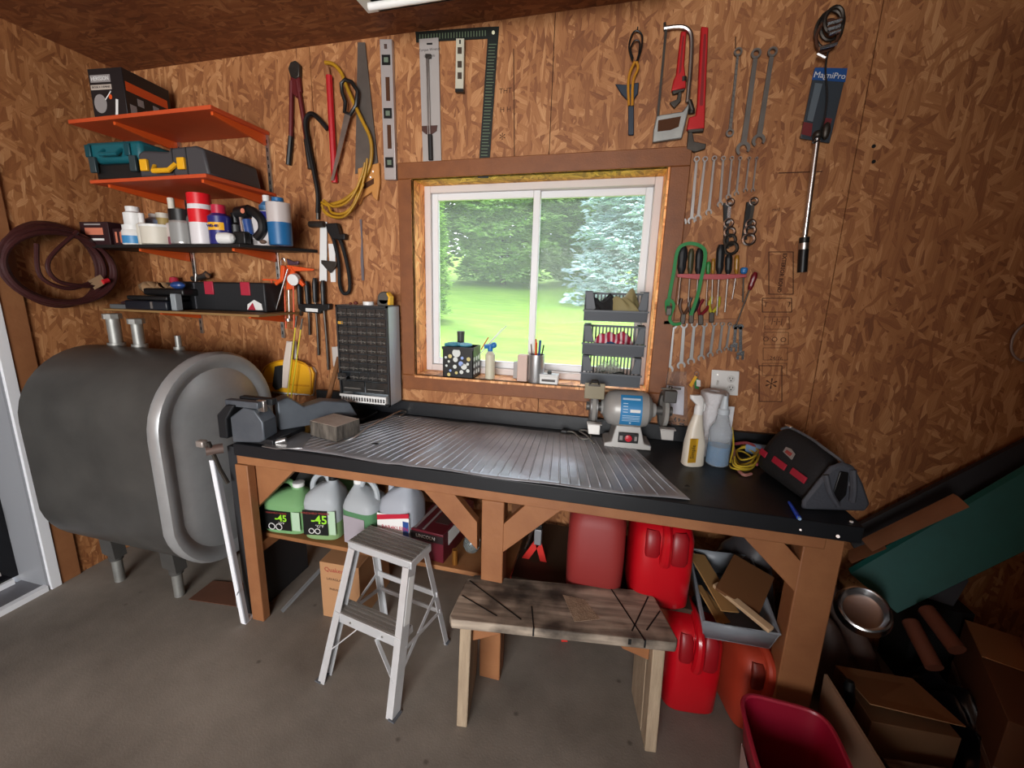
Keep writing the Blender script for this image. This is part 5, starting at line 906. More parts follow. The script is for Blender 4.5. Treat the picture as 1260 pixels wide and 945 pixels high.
t_ = T('white_basket', 'white slotted basket in the open bottom bay of the drawer cabinet', 'basket', ((CX0 + CX1) / 2, 1.95, CZ0 + .008)); bz0, bz1 = CZ0 + .009, z_ - rh * 1.3 - .008; m = MB().box(CX0 + .02, CY0 - .02, bz0, CX1 - .012, CY0 - .016, bz0 + .012).box(CX0 + .012, CY0 - .022, bz1 - .012, CX1 - .010, CY0 - .016, bz1).box(CX0 + .02, CY0 - .02, bz0, CX0 + .025, CY0 + .08, bz1).box(CX1 - .016, CY0 - .02, bz0, CX1 - .012, CY0 + .08, bz1).box(CX0 + .02, CY0 - .02, bz0, CX1 - .012, CY0 + .08, bz0 + .004)
t_.part('basket_body', m, WHT); nb = 17
for k in range(nb): x = CX0 + .026 + k * (CX1 - CX0 - .042) / (nb - 1); t_.part('slat', MB().box(x - .0028, CY0 - .0205, bz0 + .011, x + .0028, CY0 - .0165, bz1 - .011), WHT)
# on the cabinet
ct = CZ1 + .001
a = V(YP(474, 376, 1.97).x, 1.97, ct); t_ = T('tape_measure', 'grey and yellow tape measure standing on the drawer cabinet', 'tape measure', a); t_.part('case', MB().lathe([(.030, -.018), (.034, -.014), (.034, .014), (.030, .018)], a + V(0, 0, .035), (0, 1, 0), 18).box(a.x - .034, a.y - .018, a.z, a.x + .034, a.y + .018, a.z + .03), mat('tape_grey', '#4a4640', .5), bevel=.003); t_.part('edge_band', MB().prism([a + V(.022, -.020, .004), a + V(.036, -.020, .004), a + V(.038, -.020, .045), a + V(.02, -.020, .066), a + V(.018, -.020, .058), a + V(.028, -.020, .04)], (0, .04, 0)), YEL, bevel=.002)
a = V(YP(453.5, 376, 1.96).x, 1.96, ct); solo('tape_roll', 'small white roll lying on the drawer cabinet', 'roll', MB().lathe([(.012, 0), (.027, 0), (.027, .018), (.012, .018)], a, n=18), WHT, bevel=.001)
a = V(YP(438, 376, 1.96).x, 1.96, ct); solo('red_fitting', 'tiny dark red fitting on the left of the drawer cabinet top', 'fitting', MB().ball(a + V(0, 0, .009), (.012, .01, .009)).ball(a + V(-.03, 0, .006), (.008, .008, .006)), mat('fitting_red', '#5a241e', .5))
# ------------------------------------------------------------ on the window sill
ZS = WZ0 + .001
t_ = T('black_crate', 'small black crate with round holes holding blue gloves, left on the sill', 'crate', (-.80, 2.12, ZS), 0, local=True); a, c = YP(545, 460, 2.075), YP(582, 463, 2.075); wx = (c.x - a.x); x0 = a.x + .80; y0 = 2.075 - 2.12; hc = YP(560, 427, 2.075).z - ZS; D_ = .13
t_.o.location = (-.80, 2.12, ZS); x1 = x0 + wx
t_.part('shell', MB().box(x0, y0, 0, x1, y0 + D_, .004).box(x0 - .004, y0 - .004, hc - .014, x1 + .004, y0 + .003, hc).box(x0, y0, 0, x0 + .004, y0 + D_, hc).box(x1 - .004, y0, 0, x1, y0 + D_, hc).box(x0, y0 + D_ - .004, 0, x1, y0 + D_, hc).box(x0, y0, 0, x1, y0 + .004, hc - .004), BLK)
rr_ = random.Random(4); hm = [mat('hole_pale', '#cfd3cf', .5), mat('hole_cream', '#c9bb7a', .5), mat('hole_blue', '#8fa4d8', .5)]
for hx_, hz_, r_ in ((.45, .90, .17), (.24, .77, .08), (.42, .66, .10), (.64, .73, .06), (.60, .52, .10), (.2, .58, .05), (.4, .40, .08), (.7, .42, .12), (.12, .42, .05), (.25, .25, .05), (.45, .18, .06), (.62, .22, .08), (.83, .28, .07), (.85, .7, .08), (.2, .10, .07), (.1, .72, .05), (.82, .52, .06)):
    t_.part('hole_insert', MB().lathe([(r_ * wx * .8, 0), (r_ * wx * .8, .0008)], (x0 + wx * hx_, y0 + .0002, hc * hz_ * .9), (0, -1, 0), 12), hm[rr_.choice((0, 0, 1, 2))])
for k in range(9): t_.part('side_hole', MB().lathe([(.012, 0), (.012, .0008)], (x1 + .0001, y0 + .02 + (k % 3) * .04, .03 + (k // 3) * .035), (1, 0, 0), 10), hm[0])
cx = -.80 + x0 + wx * .45
solo('blue_gloves', 'blue rubber gloves heaped on the small black crate', 'gloves', MB().ball((cx - .03, 2.12, ZS + hc + .008), (.045, .04, .012)).ball((cx + .03, 2.13, ZS + hc + .006), (.04, .035, .012)).tube([(cx - .07, 2.1, ZS + hc + .006), (cx + .0, 2.09, ZS + hc + .014)], .009), mat('glove_teal', '#3f7f94', .5, var=.3, vs=30))
p = YP(567, 425, 2.19); solo('dark_cylinder', 'dark ribbed cylinder standing behind the black crate', 'cylinder', MB().lathe([(.02, 0), (.021, .01), (.019, .2), (.021, .23)], (p.x, 2.19, ZS), n=14), mat('dark_ribbed', '#3c3f3e', .5), bevel=.001)
t_ = T('cable_ties', 'pale thin rods sticking up behind the crate', 'rods', (-.62, 2.17, ZS + .06)); t_.part('rod', MB().tube([YP(590, 436, 2.19), YP(623, 401, 2.19)], .0025, 6), WHT); t_.part('rod', MB().tube([YP(592, 430, 2.18), YP(601, 415, 2.18)], .003, 6), ORG); t_.part('rod', MB().tube([YP(591, 435, 2.2), YP(618, 404, 2.2)], .0022, 6), WHT)
x, r, h = (lambda a, c: ((a.x + c.x) / 2, (c.x - a.x) / 2, YP(602, 432, 2.12).z - ZS))(YP(597, 462, 2.12), YP(608.5, 462, 2.12))
t_ = bottle('glue_bottle', 'white bottle with blue spray cap beside the black crate', 'bottle', x, 2.12, ZS, [(r, 0), (r, h * .88), (r * .5, h)], mat('bottle_cream', '#c9c4ae', .4), [(r * .5, h), (r * .6, h + .02), (r * .5, h + .03)], BLU); t_.part('spray_head', MB().cyl((-.03, 0, h + .022), (.02, 0, h + .03), .012, 10).ball((.018, 0, h + .032), .016), BLU)
a, c = YP(636, 463, 2.1), YP(648, 464, 2.1); solo('pink_box', 'narrow pink-beige box left of the pencil cup', 'box', MB().box(a.x, 2.1, ZS, c.x, 2.15, YP(640, 437, 2.1).z), mat('pink_beige', '#cdb3a6', .6), bevel=.003)
a = YP(632, 450, 2.17); solo('grey_box', 'small grey printed box on the sill behind the pink box', 'box', MB().box(a.x, 2.165, ZS, a.x + .05, 2.2, ZS + .085), mat('grey_box', '#9b9b9b', .6))
a, c = YP(648, 465, 2.09), YP(668, 466, 2.09); x = (a.x + c.x) / 2; r = (c.x - a.x) / 2; h = YP(658, 437, 2.09).z - ZS
t_ = T('pencil_cup', 'silver metal pencil cup on the window sill', 'cup', (x, 2.12, ZS), local=True); t_.part('cup', MB().lathe([(r * .97, 0), (r, .003), (r, h), (r * .92, h), (r * .92, .01), (0, .008)], n=22), ALU)
for l, dx, dy, tx, hh_, m_, nm, rr2 in (('orange marker in the pencil cup', -.005, 0, -.004, .06, ORG, 'marker', .006), ('red pen in the pencil cup', .0, .01, -.008, .075, RED, 'pen', .004), ('blue marker in the pencil cup', .012, .01, .014, .07, mat('cell_blue', '#2c4a86'), 'marker', .006), ('brown pencil leaning left in the pencil cup', -.018, 0, -.03, .05, mat('pebble', '#5a463a'), 'pencil', .003), ('grey pen leaning right in the pencil cup', .02, -.01, .035, .05, DSTEEL, 'pen', .0035)):
    solo(nm, l, nm, MB().tube([(x + dx * .5, 2.12 + dy, ZS + .012), (x + tx, 2.12 + dy, ZS + h + hh_)], rr2, 8), m_)
a, c = YP(664, 467, 2.085), YP(686, 469, 2.085); t_ = T('white_box', 'small white lidded box with a grey knob at the front of the sill', 'box', (a.x, 2.1, ZS)); t_.part('box', MB().box(a.x, 2.085, ZS, c.x, 2.14, ZS + .038), WHT, bevel=.002); t_.part('lid', MB().box(a.x - .002, 2.083, ZS + .039, c.x + .002, 2.142, ZS + .047), WHT, bevel=.001); t_.part('knob', MB().lathe([(.01, 0), (.011, .014), (.006, .016)], ((a.x + c.x) / 2, 2.11, ZS + .047), n=10), mat('dark_ribbed', '#3c3f3e')); m = MB().box(a.x + .01, 2.0843, ZS + .012, c.x - .012, 2.0848, ZS + .024); t_.part('print_line', m, mat('print_grey', '#4f4a48'))
# ------------------------------------------------------------ three stacking bins in front of the window
BINC = mat('bin_grey', '#4c5056', .5)
for k, (vf0, vf1, ul, ur, l) in enumerate(((461, 476, 714, 788, 'lowest grey stacking bin holding clear packets and black net'), (424, 438, 716, 793, 'middle grey stacking bin holding a red plaid cloth'), (383, 396, 718, 797, 'topmost grey stacking bin holding black gloves'))):
    yb = 1.95; a, c = YP(ul, (vf0 + vf1) / 2, yb), YP(ur, (vf0 + vf1) / 2, yb); zt, zb = YP(755, vf0, yb).z, YP(755, vf1, yb).z; dp = .15
    t_ = T('stacking_bin', l, 'bin', ((a.x + c.x) / 2, 2.0, zb), group='grey stacking bins')
    t_.part('front_lip', MB().prism([(a.x + .006, yb + .008, zb), (c.x - .006, yb + .008, zb), (c.x, yb, zt), (a.x, yb, zt)], (0, .004, 0)), BINC, bevel=.002)
    t_.part('floor', MB().box(a.x + .008, yb + .008, zb, c.x - .008, yb + dp, zb + .004), BINC)
    t_.part('rim', MB().box(a.x - .004, yb - .005, zt - .004, c.x + .004, yb + .003, zt + .003), BINC)
    for x in (a.x, c.x):
        sgn = 1 if x == a.x else -1
        t_.part('side_wall', MB().prism([(x, yb + .004, zb), (x, yb + dp, zb), (x, yb + dp, zb + .125), (x, yb + .035, zb + .125), (x, yb + .004, zt + .004)], (sgn * .004, 0, 0)), BINC)
        t_.part('side_flange', MB().prism([(x - .0, yb + .03, zt + .002), (x + sgn * .05, yb + .03, zt + .002), (x + sgn * .032, yb + .03, zb + .128), (x - .0, yb + .03, zb + .128)] if sgn == 1 else [(x, yb + .03, zt + .002), (x - .042, yb + .03, zt + .002), (x - .022, yb + .03, zb + .128), (x, yb + .03, zb + .128)], (0, .004, 0)), BINC, bevel=.001)
        t_.part('top_flange', MB().box(min(x, x + sgn * .03), yb + .03, zb + .125, max(x, x + sgn * .03), yb + dp, zb + .129), BINC)
    for j in range(15):
        x = a.x + .02 + j * (c.x - a.x - .04) / 14; t_.part('back_slat', MB().box(x - .0035, yb + dp - .004, zb, x + .0035, yb + dp, zb + .118), BINC)
    t_.part('back_rail', MB().box(a.x, yb + dp - .005, zb + .112, c.x, yb + dp + .001, zb + .122), BINC)
    if k == 0: bin0 = (a, c, zb, zt, yb)
    if k == 1: bin1 = (a, c, zb, zt, yb)
    if k == 2: bin2 = (a, c, zb, zt, yb)
def heap(name, label, cat, x0, x1, y0, y1, z0, h, m_, seed, fr=3.0, amp=.35, th=.003):
    q = random.Random(seed); ph = [q.uniform(0, 6) for _ in range(6)]
    def fn(u, v):
        e = max(0, math.sin(PI * u)) ** .5 * max(0, math.sin(PI * v)) ** .5
        w1 = math.sin(u * fr * 3 + ph[0] + 2 * math.sin(v * fr + ph[1])) + .6 * math.sin(v * fr * 4 + ph[2] + 1.5 * math.sin(u * fr * 2 + ph[3])) + .35 * math.sin((u + v) * fr * 7 + ph[4])
        return (x0 + (x1 - x0) * u + .01 * math.sin(v * 9 + ph[5]), y0 + (y1 - y0) * v, z0 + h * e * (1 + amp * w1 * .6) + .001)
    return solo(name, label, cat, MB().grid(fn, 70, 44), m_, base=((x0 + x1) / 2, (y0 + y1) / 2, z0), ang=180)
a, c, zb, zt, yb = bin2
heap('black_gloves', 'black work gloves heaped in the topmost bin', 'gloves', a.x + .015, a.x + .62 * (c.x - a.x), yb + .015, yb + .135, zb + .01, .085, mat('glove_black', '#17181a', .8), 3, 4)
heap('tan_cloth', 'tan leather cloth draped over the right of the topmost bin', 'cloth', a.x + .42 * (c.x - a.x), c.x - .035, yb + .01, yb + .12, zb + .02, .105, mat('tan_leather', '#8f845c', .7), 8, 2.2, .3)
a, c, zb, zt, yb = bin1
PL = bpy.data.materials.new('plaid'); PL.use_nodes = True; n = PL.node_tree; b = n.nodes['Principled BSDF']; t = n.nodes.new('ShaderNodeTexCoord'); wv = n.nodes.new('ShaderNodeTexWave'); wv.inputs['Scale'].default_value = 14; wv.inputs['Distortion'].default_value = 3
n.links.new(t.outputs['Object'], wv.inputs[0]); cr = n.nodes.new('ShaderNodeValToRGB'); cr.color_ramp.interpolation = 'CONSTANT'; e = cr.color_ramp.elements; e[0].color = lin('#a31f3c'); e[1].position = .45; e[1].color = lin('#c87a8c'); q = e.new(.75); q.color = lin('#d9c3c4'); n.links.new(wv.outputs[0], cr.inputs[0]); n.links.new(cr.outputs[0], b.inputs['Base Color']); b.inputs['Roughness'].default_value = .9
heap('plaid_cloth', 'red and white plaid cloth bunched in the middle bin', 'cloth', a.x + .05, c.x - .05, yb + .015, yb + .12, zb + .015, .085, PL, 12, 2.4, .3)
heap('blue_cloth', 'dark blue cloth under the plaid cloth in the middle bin', 'cloth', a.x + .06, c.x - .08, yb + .008, yb + .06, zb + .005, .05, mat('cloth_blue', '#24507c', .9), 21, 3, .3)
a, c, zb, zt, yb = bin0
heap('clear_packets', 'crumpled clear plastic packets in the lowest bin', 'packets', a.x + .06, c.x - .06, yb + .05, yb + .13, zb + .006, .075, mat('packet_clear', '#c9cfc9', .2, trans=.6, alpha=.55, ior=1.1), 5, 5, .5)
t_ = T('black_net', 'black wire net piece lying in the lowest bin', 'net', ((a.x + c.x) / 2, yb + .04, zb + .006))
for j in range(7):
    x = a.x + .05 + j * .012; t_.part('wire', MB().tube([(x, yb + .015, zb + .03), (x + .03, yb + .03, zb + .055 + .01 * math.sin(j)), (x + .05, yb + .04, zb + .02)], .0018, 5), BLK)
t_.part('wire_bracket', MB().tube([(a.x + .13, yb + .02, zb + .05), (a.x + .17, yb + .02, zb + .028), (a.x + .22, yb + .02, zb + .05), (a.x + .17, yb + .03, zb + .062), (a.x + .13, yb + .02, zb + .05)], .003, 5), BLK)

# ------------------------------------------------------------ on the worktop
zt = ZB + .001
# bench grinder
gx, gy = .125, 1.965
t_ = T('bench_grinder', 'grey bench grinder with blue label standing at the back of the worktop', 'grinder', (gx, gy, zt), math.radians(4), local=True); GG = mat('grinder_grey', '#a3a19e', .4, .2); GD = mat('grinder_dark', '#5c5a58', .45, .5)
gz = .165
t_.part('base', MB().prism([(-.10, -.075, 0), (.10, -.075, 0), (.10, -.075, .022), (.07, -.075, .03), (.052, -.055, .10), (-.052, -.055, .10), (-.07, -.075, .03), (-.10, -.075, .022)], (0, .13, 0)), GG, bevel=.004)
sw = t_.part('switch_plate', MB().box(-.042, -.082, .03, .042, -.0755, .075), BLK, bevel=.002); t_.part('switch_button', MB().lathe([(.015, 0), (.015, .006), (.010, .008)], (0, -.082, .053), (0, -1, 0), 14), mat('switch_red', '#c02a38', .35), parent=sw)
t_.part('switch_print', MB().box(-.037, -.083, .042, -.024, -.0822, .062).box(.026, -.083, .042, .036, -.0822, .062), mat('panel_grey', '#8a8584'), parent=sw)
t_.part('motor_housing', MB().lathe([(.03, -.12), (.034, -.112), (.055, -.102), (.074, -.085), (.081, -.055), (.083, 0), (.081, .05), (.074, .078), (.055, .094), (.034, .102), (.03, .115)], (0, 0, gz), (1, 0, 0), 28), GG)
def patch(x0, x1, z0, z1, r, m_, parent=None, name='label'):
    m = MB(); m.grid(lambda u, v: (x0 + (x1 - x0) * u, -math.sqrt(max(0, r * r - (z0 + (z1 - z0) * v) ** 2)), gz + z0 + (z1 - z0) * v), 2, 12); return t_.part(name, m, m_, parent=parent)
lb = patch(-.042, .048, -.058, .072, .0845, mat('label_blue_print', '#2f7fb5', .4)); LP = mat('print_pale', '#b9d2e4', .5)
patch(-.002, .040, .005, .018, .0852, WHT, lb, 'white_window'); 
for k in range(4): patch(-.032, -.012, .040 - k * .012, .043 - k * .012, .0852, LP, lb, 'print_line')
for k in range(4): patch(-.034, .040, -.012 - k * .008, -.0095 - k * .008, .0852, LP, lb, 'print_line')
patch(-.034, .040, .055, .062, .0852, LP, lb, 'print_line'); patch(-.002, .006, -.050, -.043, .0852, LP, lb, 'print_mark')
for s_ in (-1, 1):
    X = s_ * .152; sh = t_.part('axle', MB().cyl((s_ * .10, 0, gz), (s_ * .185, 0, gz), .02, 14), GD)
    t_.part('grinding_wheel', MB().lathe([(.02, -.009), (.070, -.009), (.073, -.006), (.073, .006), (.070, .009), (.02, .009)], (X, 0, gz), (1, 0, 0), 28), mat('wheel_grey', '#8b8985', .8))
    t_.part('wheel_guard', MB().lathe([(.080, -.016), (.080, .016), (.076, .018), (.02, .020)], (X + s_ * .0, .012, gz), (s_, 0, 0), 28), mat('guard_grey', '#6b6968', .4, .4)) if s_ < 0 else t_.part('wheel_guard', MB().tube([(X, .080 * math.cos(q), gz + .080 * math.sin(q)) for q in [math.radians(-60 + k * 12) for k in range(16)]], .014, 8), GD)
    t_.part('tool_rest', MB().prism([(X - .028, -.10, gz - .055), (X + .028, -.10, gz - .055), (X + .028, -.105, gz - .10), (X - .02, -.105, gz - .10)], (0, .005, 0)).box(X - .028, -.105, gz - .058, X + .035, -.07, gz - .052).box(X - .01, -.09, gz - .09, X + .005, .0, gz - .075), mat('rest_pale', '#b4b1ad', .4, .4), bevel=.002)
t_.part('spark_guard', MB().box(.128, -.095, gz + .06, .178, -.06, gz + .112), mat('guard_dark', '#484644', .5), bevel=.004); t_.part('guard_lever', MB().beam((.115, -.08, gz + .118), (.19, -.09, gz + .123), .012, .006).cyl((.15, -.085, gz + .118), (.15, -.085, gz + .13), .008), DSTEEL)
ss = t_.part('eye_shield', MB().box(-.20, -.088, gz + .055, -.115, -.082, gz + .125), mat('shield_clear', '#a39a82', .2, trans=.3), bevel=.004); t_.part('shield_clip', MB().tube([(-.18, -.09, gz + .12), (-.17, -.095, gz + .14), (-.15, -.095, gz + .14), (-.14, -.09, gz + .12)], .004, 6).box(-.185, -.092, gz + .112, -.135, -.088, gz + .122), DSTEEL, parent=ss)
# grinder plug and cord
P_ = [Z(731, 546, zt + .01), Z(722, 536, zt + .012), Z(713, 530, zt + .01), Z(722, 530, zt + .02), Z(727, 538, zt + .012), Z(716, 540, zt + .008), Z(706, 532, zt + .006), Z(698, 531, zt + .01)]
t_ = T('power_cord', 'grey power cord with plug lying left of the bench grinder', 'cord', P_[0]); t_.part('cord', MB().tube(smooth_pts(P_, 5), .004, 6), mat('cord_grey', '#77756f', .5)); t_.part('plug', MB().beam(P_[-1], P_[-1] + V(-.03, .0, .0), .018, .016), BLK, bevel=.003)
# spray bottles and paper towel
def at(u, v): return Z(u, v, zt)
a = at(853, 575); a.y += .03; t_ = T('cleaner_bottle', 'cream trigger spray bottle with yellow label beside the grinder', 'spray bottle', a, math.radians(20), local=True)
t_.part('body', MB().loft([(0, 0, 0, .038, .026, 3), (0, 0, .005, .042, .029, 3), (0, 0, .09, .040, .028, 3), (-.004, 0, .16, .028, .022, 2.5), (.0, 0, .215, .016, .016, 2)]), mat('bottle_ivory', '#d6cfc0', .35)); lb = t_.part('label', MB().grid(lambda u, v: (-.038 + .034 * u, -.0302, .02 + .10 * v), 1, 1).add([(-.038, -.0302, .02), (-.004, -.0302, .02), (-.012, -.0302, .12), (-.034, -.0302, .12)], [(0, 1, 2, 3)]), mat('label_yellow', '#d7a82c', .45))
t_.part('lettering', text('Simple', .022, (-.021, -.0312, .066), (.05, 0, 1), (-1, 0, .05), .0004), mat('letter_brown', '#3c2a18', .5), parent=lb)
t_.part('trigger_head', MB().loft([(0, 0, .213, .017, .017, 2), (0, 0, .235, .017, .017, 2), (.002, 0, .25, .015, .014, 2.5), (-.012, 0, .275, .028, .013, 3), (-.02, 0, .29, .022, .009, 3)]), WHT); t_.part('trigger', MB().tube([(.012, 0, .268), (.022, 0, .25), (.02, 0, .225)], .005, 6), WHT)
a = at(879, 560); a = V(.465, 1.95, zt); t_ = T('paper_towel_roll', 'white paper towel roll standing behind the spray bottles', 'paper towel', a, 0, local=True); PT = mat('towel_white', '#cfcfd2', .9, bump=.5, bs=90); t_.part('roll', MB().lathe([(.052, 0), (.055, .003), (.0545, .272), (.05, .276), (.02, .276), (.02, .26)], n=28), PT); t_.part('loose_sheet', MB().grid(lambda u, v: (-.02 + .085 * u, -.056 - .006 * math.sin(u * 2), .03 + .2 * v + .05 * u * (1 - v)), 6, 8), PT)
a = at(884, 575); a.y += .035; t_ = T('spray_bottle', 'clear spray bottle half full of blue liquid beside the paper towel roll', 'spray bottle', a, 0, local=True)
CLB = mat('bottle_frost', '#cdd6dd', .25, trans=.5, alpha=.55, ior=1.15); t_.part('liquid', MB().lathe([(.036, .003), (.041, .008), (.041, .082), (0, .082)], n=28), mat('blue_liquid', '#3f93c9', .1, trans=.35, ior=1.2))
t_.part('body', MB().lathe([(.038, 0), (.043, .005), (.043, .135), (.040, .15), (.026, .175), (.021, .21), (.0195, .22)], n=28), CLB); t_.part('collar', MB().lathe([(.0215, .212), (.0215, .23), (.017, .236)], n=18), mat('collar_frost', '#b9c2c9', .4)); t_.part('nozzle', MB().lathe([(.016, .234), (.012, .262), (.008, .285), (.005, .287)], n=14), mat('collar_frost', '#b9c2c9'))
# cord bundle
P0 = [at(901, 575), at(905, 582), at(925, 580), at(932, 568), at(918, 560), at(905, 562), at(910, 575), at(926, 574), at(930, 560), at(915, 552), at(903, 548), at(896, 530)]
t_ = T('rope_bundle', 'yellow cord looped together between the spray bottle and the tool bag', 'cord', at(915, 572))
for k in range(3): t_.part('loop', MB().tube(smooth_pts([p + V(.008 * k - .01, .006 * k, .008 + .012 * k + .01 * math.sin(i * 1.7 + k)) for i, p in enumerate(P0[:10])], 5), .0038, 6), mat('cord_yellow', '#c9ae36', .5))
t_.part('standing_loop', MB().tube(smooth_pts([at(898, 572) + V(0, 0, .01), at(900, 565) + V(0, 0, .06), at(896, 560) + V(0, .0, .12), at(893, 563) + V(0, 0, .13)], 6), .0038, 6), mat('cord_yellow', '#c9ae36'))
t_ = T('pink_hose', 'dusty pink cord curled at the foot of the clear spray bottle', 'cord', at(915, 580))
t_.part('loop', MB().tube(smooth_pts([at(901, 562) + V(0, 0, .04), at(904, 575) + V(0, 0, .014), at(914, 586) + V(0, 0, .007), at(924, 585) + V(0, 0, .007)], 6), .006, 8), mat('cord_pink', '#a8746c', .5)); t_.part('loop', MB().tube(smooth_pts([at(905, 556) + V(0, .02, .03), at(920, 560) + V(0, .01, .05), at(935, 566) + V(0, 0, .03), at(930, 575) + V(0, 0, .012)], 6), .007, 8), mat('cord_red', '#8d3f44', .5))
solo('blue_cloth_roll', 'pale blue rolled cloth at the back edge behind the tool bag', 'cloth', MB().tube([at(917, 556) + V(0, -.02, .03), at(930, 560) + V(0, -.02, .03), at(944, 562) + V(0, -.02, .03), at(952, 563) + V(0, -.02, .028)], [.022, .026, .025, .018], 10), mat('pale_blue', '#7d9cc0', .7, var=.2, vs=25))
# tool bag
BAGM = mat('bag_black', '#17171a', .75, bump=.2, bs=120); BAGG = mat('bag_grey', '#44474f', .7, bump=.2, bs=120); STR = mat('strap_red', '#a31630', .5)
ba, bb, bc_ = Z(930, 585, zt), Z(988, 628, zt), Z(1058, 630, zt)
bag_c = V(.76, 1.67, zt); bag_rz = math.atan2(bb.y - ba.y, bb.x - ba.x)
bag = T('tool_bag', 'black tool bag with red dashes and grey end on the right of the worktop', 'tool bag', (.722, 1.680, zt), math.radians(13), local=True)
def bag_sec(y, w, h, zlo=0, top=.35, n=28, dx=0):
    o = []
    for k in range(n):
        t = 2 * PI * k / n; c, s_ = math.cos(t), math.sin(t); zz = zlo + (h - zlo) * (.5 + .5 * math.copysign(abs(s_) ** .75, s_)); f = (zz - zlo) / (h - zlo)
        o.append(V(dx + math.copysign(abs(c) ** .55, c) * w * (1 - (1 - top) * f ** 1.6), y, zz))
    return o
bag.part('body', rings(MB(), [bag_sec(-.150, .070, .10, .012, .25), bag_sec(-.13, .088, .135, 0, .3), bag_sec(-.09, .094, .165), bag_sec(0, .096, .185, 0, .3), bag_sec(.10, .094, .19, 0, .3), bag_sec(.14, .088, .17, 0, .3), bag_sec(.155, .07, .13, .01, .3)]), BAGM, ang=60)
bag.part('front_gusset', MB().prism([(-.100, -.146, .0), (.098, -.146, 0), (.106, -.150, .03), (.07, -.15, .10), (.035, -.146, .155), (.0, -.146, .165), (-.035, -.146, .15), (-.07, -.15, .095), (-.104, -.150, .03)], (0, -.018, 0)), BAGG, bevel=.012, label='grey fabric end')
bag.part('gusset_fold', MB().prism([(-.022, -.1645, .055), (.005, -.1645, .03), (.022, -.1645, .06), (.016, -.1645, .135), (-.012, -.1645, .14)], (0, -.006, 0)), BLK, bevel=.006)
bag.part('gusset_fold', MB().tube(smooth_pts([(-.052, -.166, .125), (-.035, -.175, .07), (-.004, -.176, .026)], 5), .009, 8), BAGG); bag.part('gusset_fold', MB().tube(smooth_pts([(.028, -.166, .145), (.034, -.176, .09), (.042, -.172, .04)], 4), .010, 8), BAGG)
bag.part('zip', MB().tube(smooth_pts([(.03, -.165, .09), (.022, -.14, .150), (.0, -.07, .180), (0, 0, .190), (-.004, .1, .193), (-.01, .14, .175)], 5), .005, 6), mat('zip_grey', '#5a5c62', .5)); bag.part('zip_pull', MB().ball((-.005, .11, .198), (.012, .018, .004)), CHROME)
def side_pt(y, f):  # point on the left side of the bag at height fraction f
    zz = f * .18; return V(-.0965 * (1 - .7 * f ** 1.6) - .0015, y, zz)
for y0, y1 in ((.135, .095), (.055, -.02), (-.05, -.125)):
    m = MB(); a, b_, c, d = side_pt(y0, .42), side_pt(y1, .40), side_pt(y1, .52), side_pt(y0, .54); off = V(-.004, 0, .002); m.hexa([a, b_, c, d, a + off, b_ + off, c + off, d + off]); bag.part('red_strap', m, STR, bevel=.001)
m = MB(); a = side_pt(-.0, .74); m.prism([a + V(0, .03, -.01) + V(-.006, 0, 0), a + V(-.006, -.02, -.02), a + V(-.001, -.024, .004), a + V(.002, 0, .012), a + V(.0, .026, .01)], (-.003, 0, .002)); lg_ = bag.part('badge', m, mat('badge_silver', '#a39c98', .4, .5)); bag.part('badge_print', MB().prism([a + V(-.0095, .018, -.006), a + V(-.0095, -.012, -.010), a + V(-.0045, -.014, .002), a + V(-.0045, .016, .004)], (-.001, 0, .001)), mat('badge_red', '#9a3a34', .5), parent=lg_)
# pen and button
a, c = Z(971, 618, zt + .006), Z(983, 637, zt + .006); t_ = T('blue_pen', 'blue felt pen lying near the front edge of the worktop', 'pen', a); t_.part('barrel', MB().tube([a, a.lerp(c, .7), c], [.0045, .0065, .0065], 10), mat('pen_blue', '#1f49c9', .35)); t_.part('tip', MB().tube([c, c + (c - a) * .08], .005, 8), mat('pale_blue', '#7d9cc0'))
a = Z(1047.5, 642.5, zt); solo('bottle_cap', 'tiny white cap at the right front corner of the worktop', 'bottle cap', MB().lathe([(.005, 0), (.005, .004), (.003, .005)], a, n=10), WHT)
# wood block, steel plate, cord, hammer, black sheet
t_ = T('paving_block', 'rough square block with dark ragged sides standing on the left of the mat', 'block', Z(412, 535, zt + .008), math.radians(-14), local=True); BS = mat('block_side', '#2b2623', .85, hex2='#6e675e', vs=14, contrast=.35, stretch=(3, 3, .6), bump=.5); BT = mat('block_top', '#8f7f73', .8, hex2='#b5a596', vs=8)
bl = MB().box(-.085, -.065, 0, .085, .075, .07); t_.part('block', bl, BS, bevel=.004); t_.part('top_face', MB().box(-.083, -.063, .07, .083, .073, .0715), BT)
a = Z(345, 541, zt); t_ = T('steel_plate', 'thin steel plate with a lipped edge and tube stub beside the vise', 'plate', a); FP = mat('bright_plate', '#a7a6a5', .3, .8, var=.2, vs=8)
t_.part('plate', MB().prism([Z(322, 550, zt + .004), Z(340, 553, zt + .004), Z(372, 552, zt + .004), Z(385, 535, zt + .004), Z(368, 531, zt + .004), Z(350, 535, zt + .004)], (0, 0, .004)), FP, bevel=.001); t_.part('tube_stub', MB().cyl(Z(340, 544, zt + .012), Z(352, 541, zt + .022), .012, 14), FP)
P_ = [Z(400, 549, zt + .03), Z(432, 540, zt + .03), Z(452, 526, zt + .02), Z(475, 514, zt + .02), Z(492, 506, zt + .03), Z(500, 507, zt + .015), Z(492, 512, zt + .01)]
solo('steel_cable', 'thin steel cable arching from the block to the backsplash', 'cable', MB().tube(smooth_pts(P_, 6), .0045, 6), STEEL)
